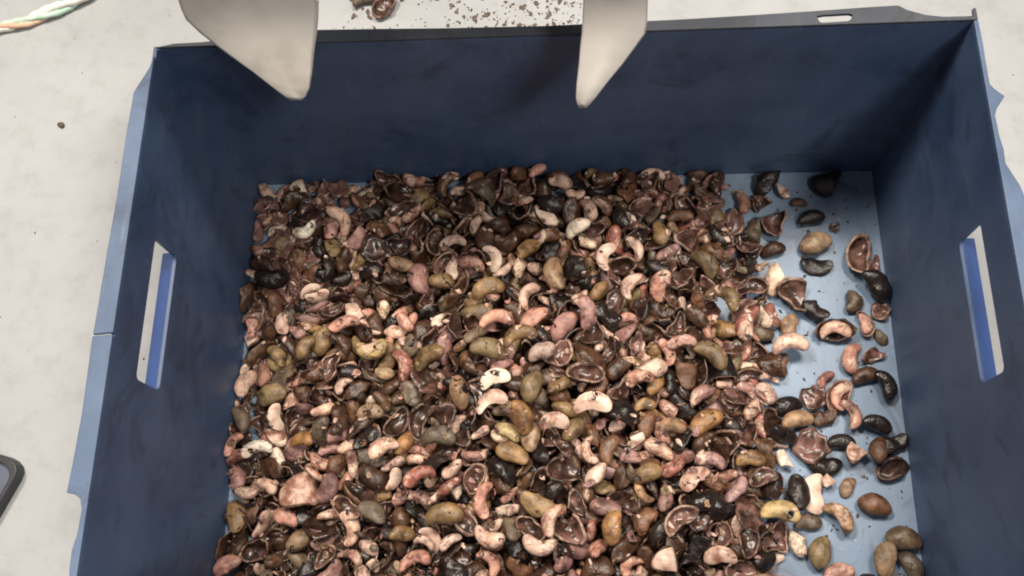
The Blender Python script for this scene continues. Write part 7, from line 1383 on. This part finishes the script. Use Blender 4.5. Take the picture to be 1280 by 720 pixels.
ALL = []                                         # (object, kind, colour, x, y)
marks = []
for where, num, form, kind, var, cname, L, p, q in HERO:
    if form == 'X':                              # a half shell with its kernel still in it
        o = empty('filled_half_shell', p)
        o.rotation_mode = 'QUATERNION'; o.rotation_quaternion = q
        a = put(kind, var, L, (0, 0, 0), (1, 0, 0, 0), 'darkbrown', 'shell'); a.parent = o
        b = put('cashew_kernel', num % 4, L * .80, (0, -L * .02, L * .06), (1, 0, 0, 0), cname, 'kernel'); b.parent = o; b.scale.z = L * .62
        tag(o, LOOSE_LABEL[num], 'cashew shell', 'half shells with the kernel still inside')
        continue
    o = put(kind, var, L, p, q, cname)
    tag(o, None, KIND_WORDS[kind][1], GROUPS[kind])
    if where == 'L': o['label'] = LOOSE_LABEL[num]
    elif num in MARK:
        o['label'] = MARK[num][0]; marks.append((p[0], p[1], MARK[num][1]))
    else: ALL.append((o, kind, cname, p[0], p[1]))
buried = []
for ki, var, deep, l4, x, y, z, qw, qx, qy, qz in HEAP:     # kind, variant, buried or not, length and place in tenths of a millimetre, rotation in thousandths
    kind = KN[ki]; L = l4 / 1e4; p = (x / 1e4, y / 1e4, z / 1e4); q = Quaternion((qw, qx, qy, qz)).normalized()
    if deep: buried.append((kind, var, L, p, q)); continue
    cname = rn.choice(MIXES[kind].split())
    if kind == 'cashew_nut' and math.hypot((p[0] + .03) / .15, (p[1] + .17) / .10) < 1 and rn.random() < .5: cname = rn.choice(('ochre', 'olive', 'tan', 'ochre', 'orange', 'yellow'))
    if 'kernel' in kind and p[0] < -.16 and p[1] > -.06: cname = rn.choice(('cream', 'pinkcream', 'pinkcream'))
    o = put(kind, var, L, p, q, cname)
    tag(o, None, KIND_WORDS[kind][1], GROUPS[kind])
    ALL.append((o, kind, cname, p[0], p[1]))

# labels: each heap nut is told by its colour, form and how far it lies from a nut anyone can find
NUM = ['half a nut length', 'one nut length', 'one and a half nut lengths', 'two nut lengths', 'three nut lengths', 'four nut lengths']
LEN = [.5, 1, 1.5, 2, 3, 4]
DIRS = ['right of', 'behind and right of', 'behind', 'behind and left of', 'left of', 'in front and left of', 'in front of', 'in front and right of']
taken = set(); left = []
def phrases(kind, cname, x, y):
    for mx, my, short in sorted(marks, key=lambda m: (m[0] - x) ** 2 + (m[1] - y) ** 2)[:5]:
        d = math.hypot(x - mx, y - my) / .026
        k = min(range(6), key=lambda i: abs(LEN[i] - d))
        di = DIRS[int(round(math.degrees(math.atan2(y - my, x - mx)) / 45)) % 8]
        yield f"{COLOUR_WORDS.get(cname, cname)} {KIND_WORDS[kind][0]} {NUM[k]} {di} {short}"
for o, kind, cname, x, y in ALL:
    ps = [t for t in phrases(kind, cname, x, y) if len(t.split()) <= 16]
    t = next((t for t in ps if t not in taken), None)
    if t: taken.add(t); o['label'] = t
    else: o['label'] = ps[0]

# what lies buried under the nuts one can see: real geometry, joined
bm = bmesh.new()
for kind, var, L, p, q in buried:
    n0 = len(bm.verts)
    bm.from_mesh(KINDS[kind][var]); bm.verts.ensure_lookup_table()
    mt = Matrix.Translation(p) @ q.to_matrix().to_4x4() @ Matrix.Scale(L, 4)
    for v in bm.verts[n0:]: v.co = mt @ v.co
def toe(y):                                     # right hand limit of the heap
    P = [(-.37, .185), (-.31, .19), (-.26, .178), (-.22, .165), (-.185, .178), (-.145, .195), (-.10, .178), (-.05, .172), (0, .165)]
    for (a, b), (d, e) in zip(P, P[1:]):
        if y <= d: return b + (e - b) * (y - a) / (d - a)
    return .165
def add_piece(bm, kind, var, L, p, q, flat=1.0):
    n0 = len(bm.verts); bm.from_mesh(KINDS[kind][var]); bm.verts.ensure_lookup_table()
    mt = Matrix.Translation(p) @ q.to_matrix().to_4x4() @ Matrix.Scale(L, 4) @ Matrix.Scale(flat, 4, (0, 1, 0))
    for v in bm.verts[n0:]: v.co = mt @ v.co
rq = random.Random(8)
for n in range(1100):
    y = rq.uniform(-BL + .008, -.008); x = rq.uniform(-BW / 2 + .006, toe(y) - .03)
    add_piece(bm, rq.choice(('shell_chip', 'broken_shell')), rq.randrange(3), rq.uniform(.014, .022), Vector((max(x, -BW / 2 + .011), min(y, -.011), .0075 if n % 3 else .012)), Euler((rq.gauss(0, .2), rq.gauss(0, .2), rq.uniform(0, 6.3))).to_quaternion())
me = bpy.data.meshes.new('buried_nuts'); bm.to_mesh(me); bm.free()
for s in ('heap_skin', 'rim', 'lining'): me.materials.append(M[s])
for p in me.polygons: p.use_smooth = True
o = bpy.data.objects.new('buried_nuts', me); col.objects.link(o)
tag(o, 'lower layer of mixed cashew shells and kernels filling the heap', kind='stuff')

# two shells dropped on the concrete behind the bin
for kind, var, L, p, rz, cname, lab in (('half_shell', 1, .030, (-.1690, .1880), 1.0, 'mauve', 'pinkish shell lying on the concrete behind the bin, right one of two'),
                                        ('cashew_nut', 2, .024, (-.1905, .1985), .3, 'greyolive', 'grey olive nut on the concrete behind the bin at top edge of photo')):
    me = KINDS[kind][var]; zmin = min(v.co.z for v in me.vertices) * L
    o = put(kind, var, L, (p[0], p[1], FZ - zmin), Euler((0, 0, rz)).to_quaternion(), cname)
    tag(o, lab, KIND_WORDS[kind][1])

# fine scraps of skin, shell and kernel lying all over the heap, too many to count
bpy.context.view_layer.update()
dg = bpy.context.evaluated_depsgraph_get()
bm = bmesh.new(); bp = bmesh.new(); rs = random.Random(31)
for n in range(1500):
    y = rs.uniform(-BL + .006, -.006); x = rs.uniform(-BW / 2 + .006, toe(y) + rs.gauss(-.004, .012))
    hit, loc, nor, _, ob, _ = scene.ray_cast(dg, Vector((x, y, .15)), Vector((0, 0, -1)))
    if not hit or nor.z < .45: continue
    L = min(.0115, max(.0025, rs.gauss(.006, .0024)))
    q = nor.to_track_quat('Z', 'Y') @ Euler((rs.gauss(0, .3), rs.gauss(0, .3), rs.uniform(0, 6.3))).to_quaternion()
    pale = rs.random() < .11
    add_piece(bp if pale else bm, 'kernel_piece' if pale else 'shell_chip', rs.randrange(4 if pale else 7), L * (.75 if pale else 1), loc + nor * L * .05, q, rs.uniform(.35, 1))
for b, name, lab, mats in ((bm, 'skin_scraps', 'fine brown scraps of skin and shell strewn over the heap', ('heap_skin', 'heap_skin', 'heap_skin')),
                           (bp, 'kernel_crumbs', 'small pale crumbs of kernel strewn over the heap', ('flesh', 'flesh'))):
    me = bpy.data.meshes.new(name); b.to_mesh(me); b.free()
    for s in mats: me.materials.append(M[s])
    for p in me.polygons: p.use_smooth = True
    o = bpy.data.objects.new(name, me); col.objects.link(o)
    tag(o, lab, kind='stuff')
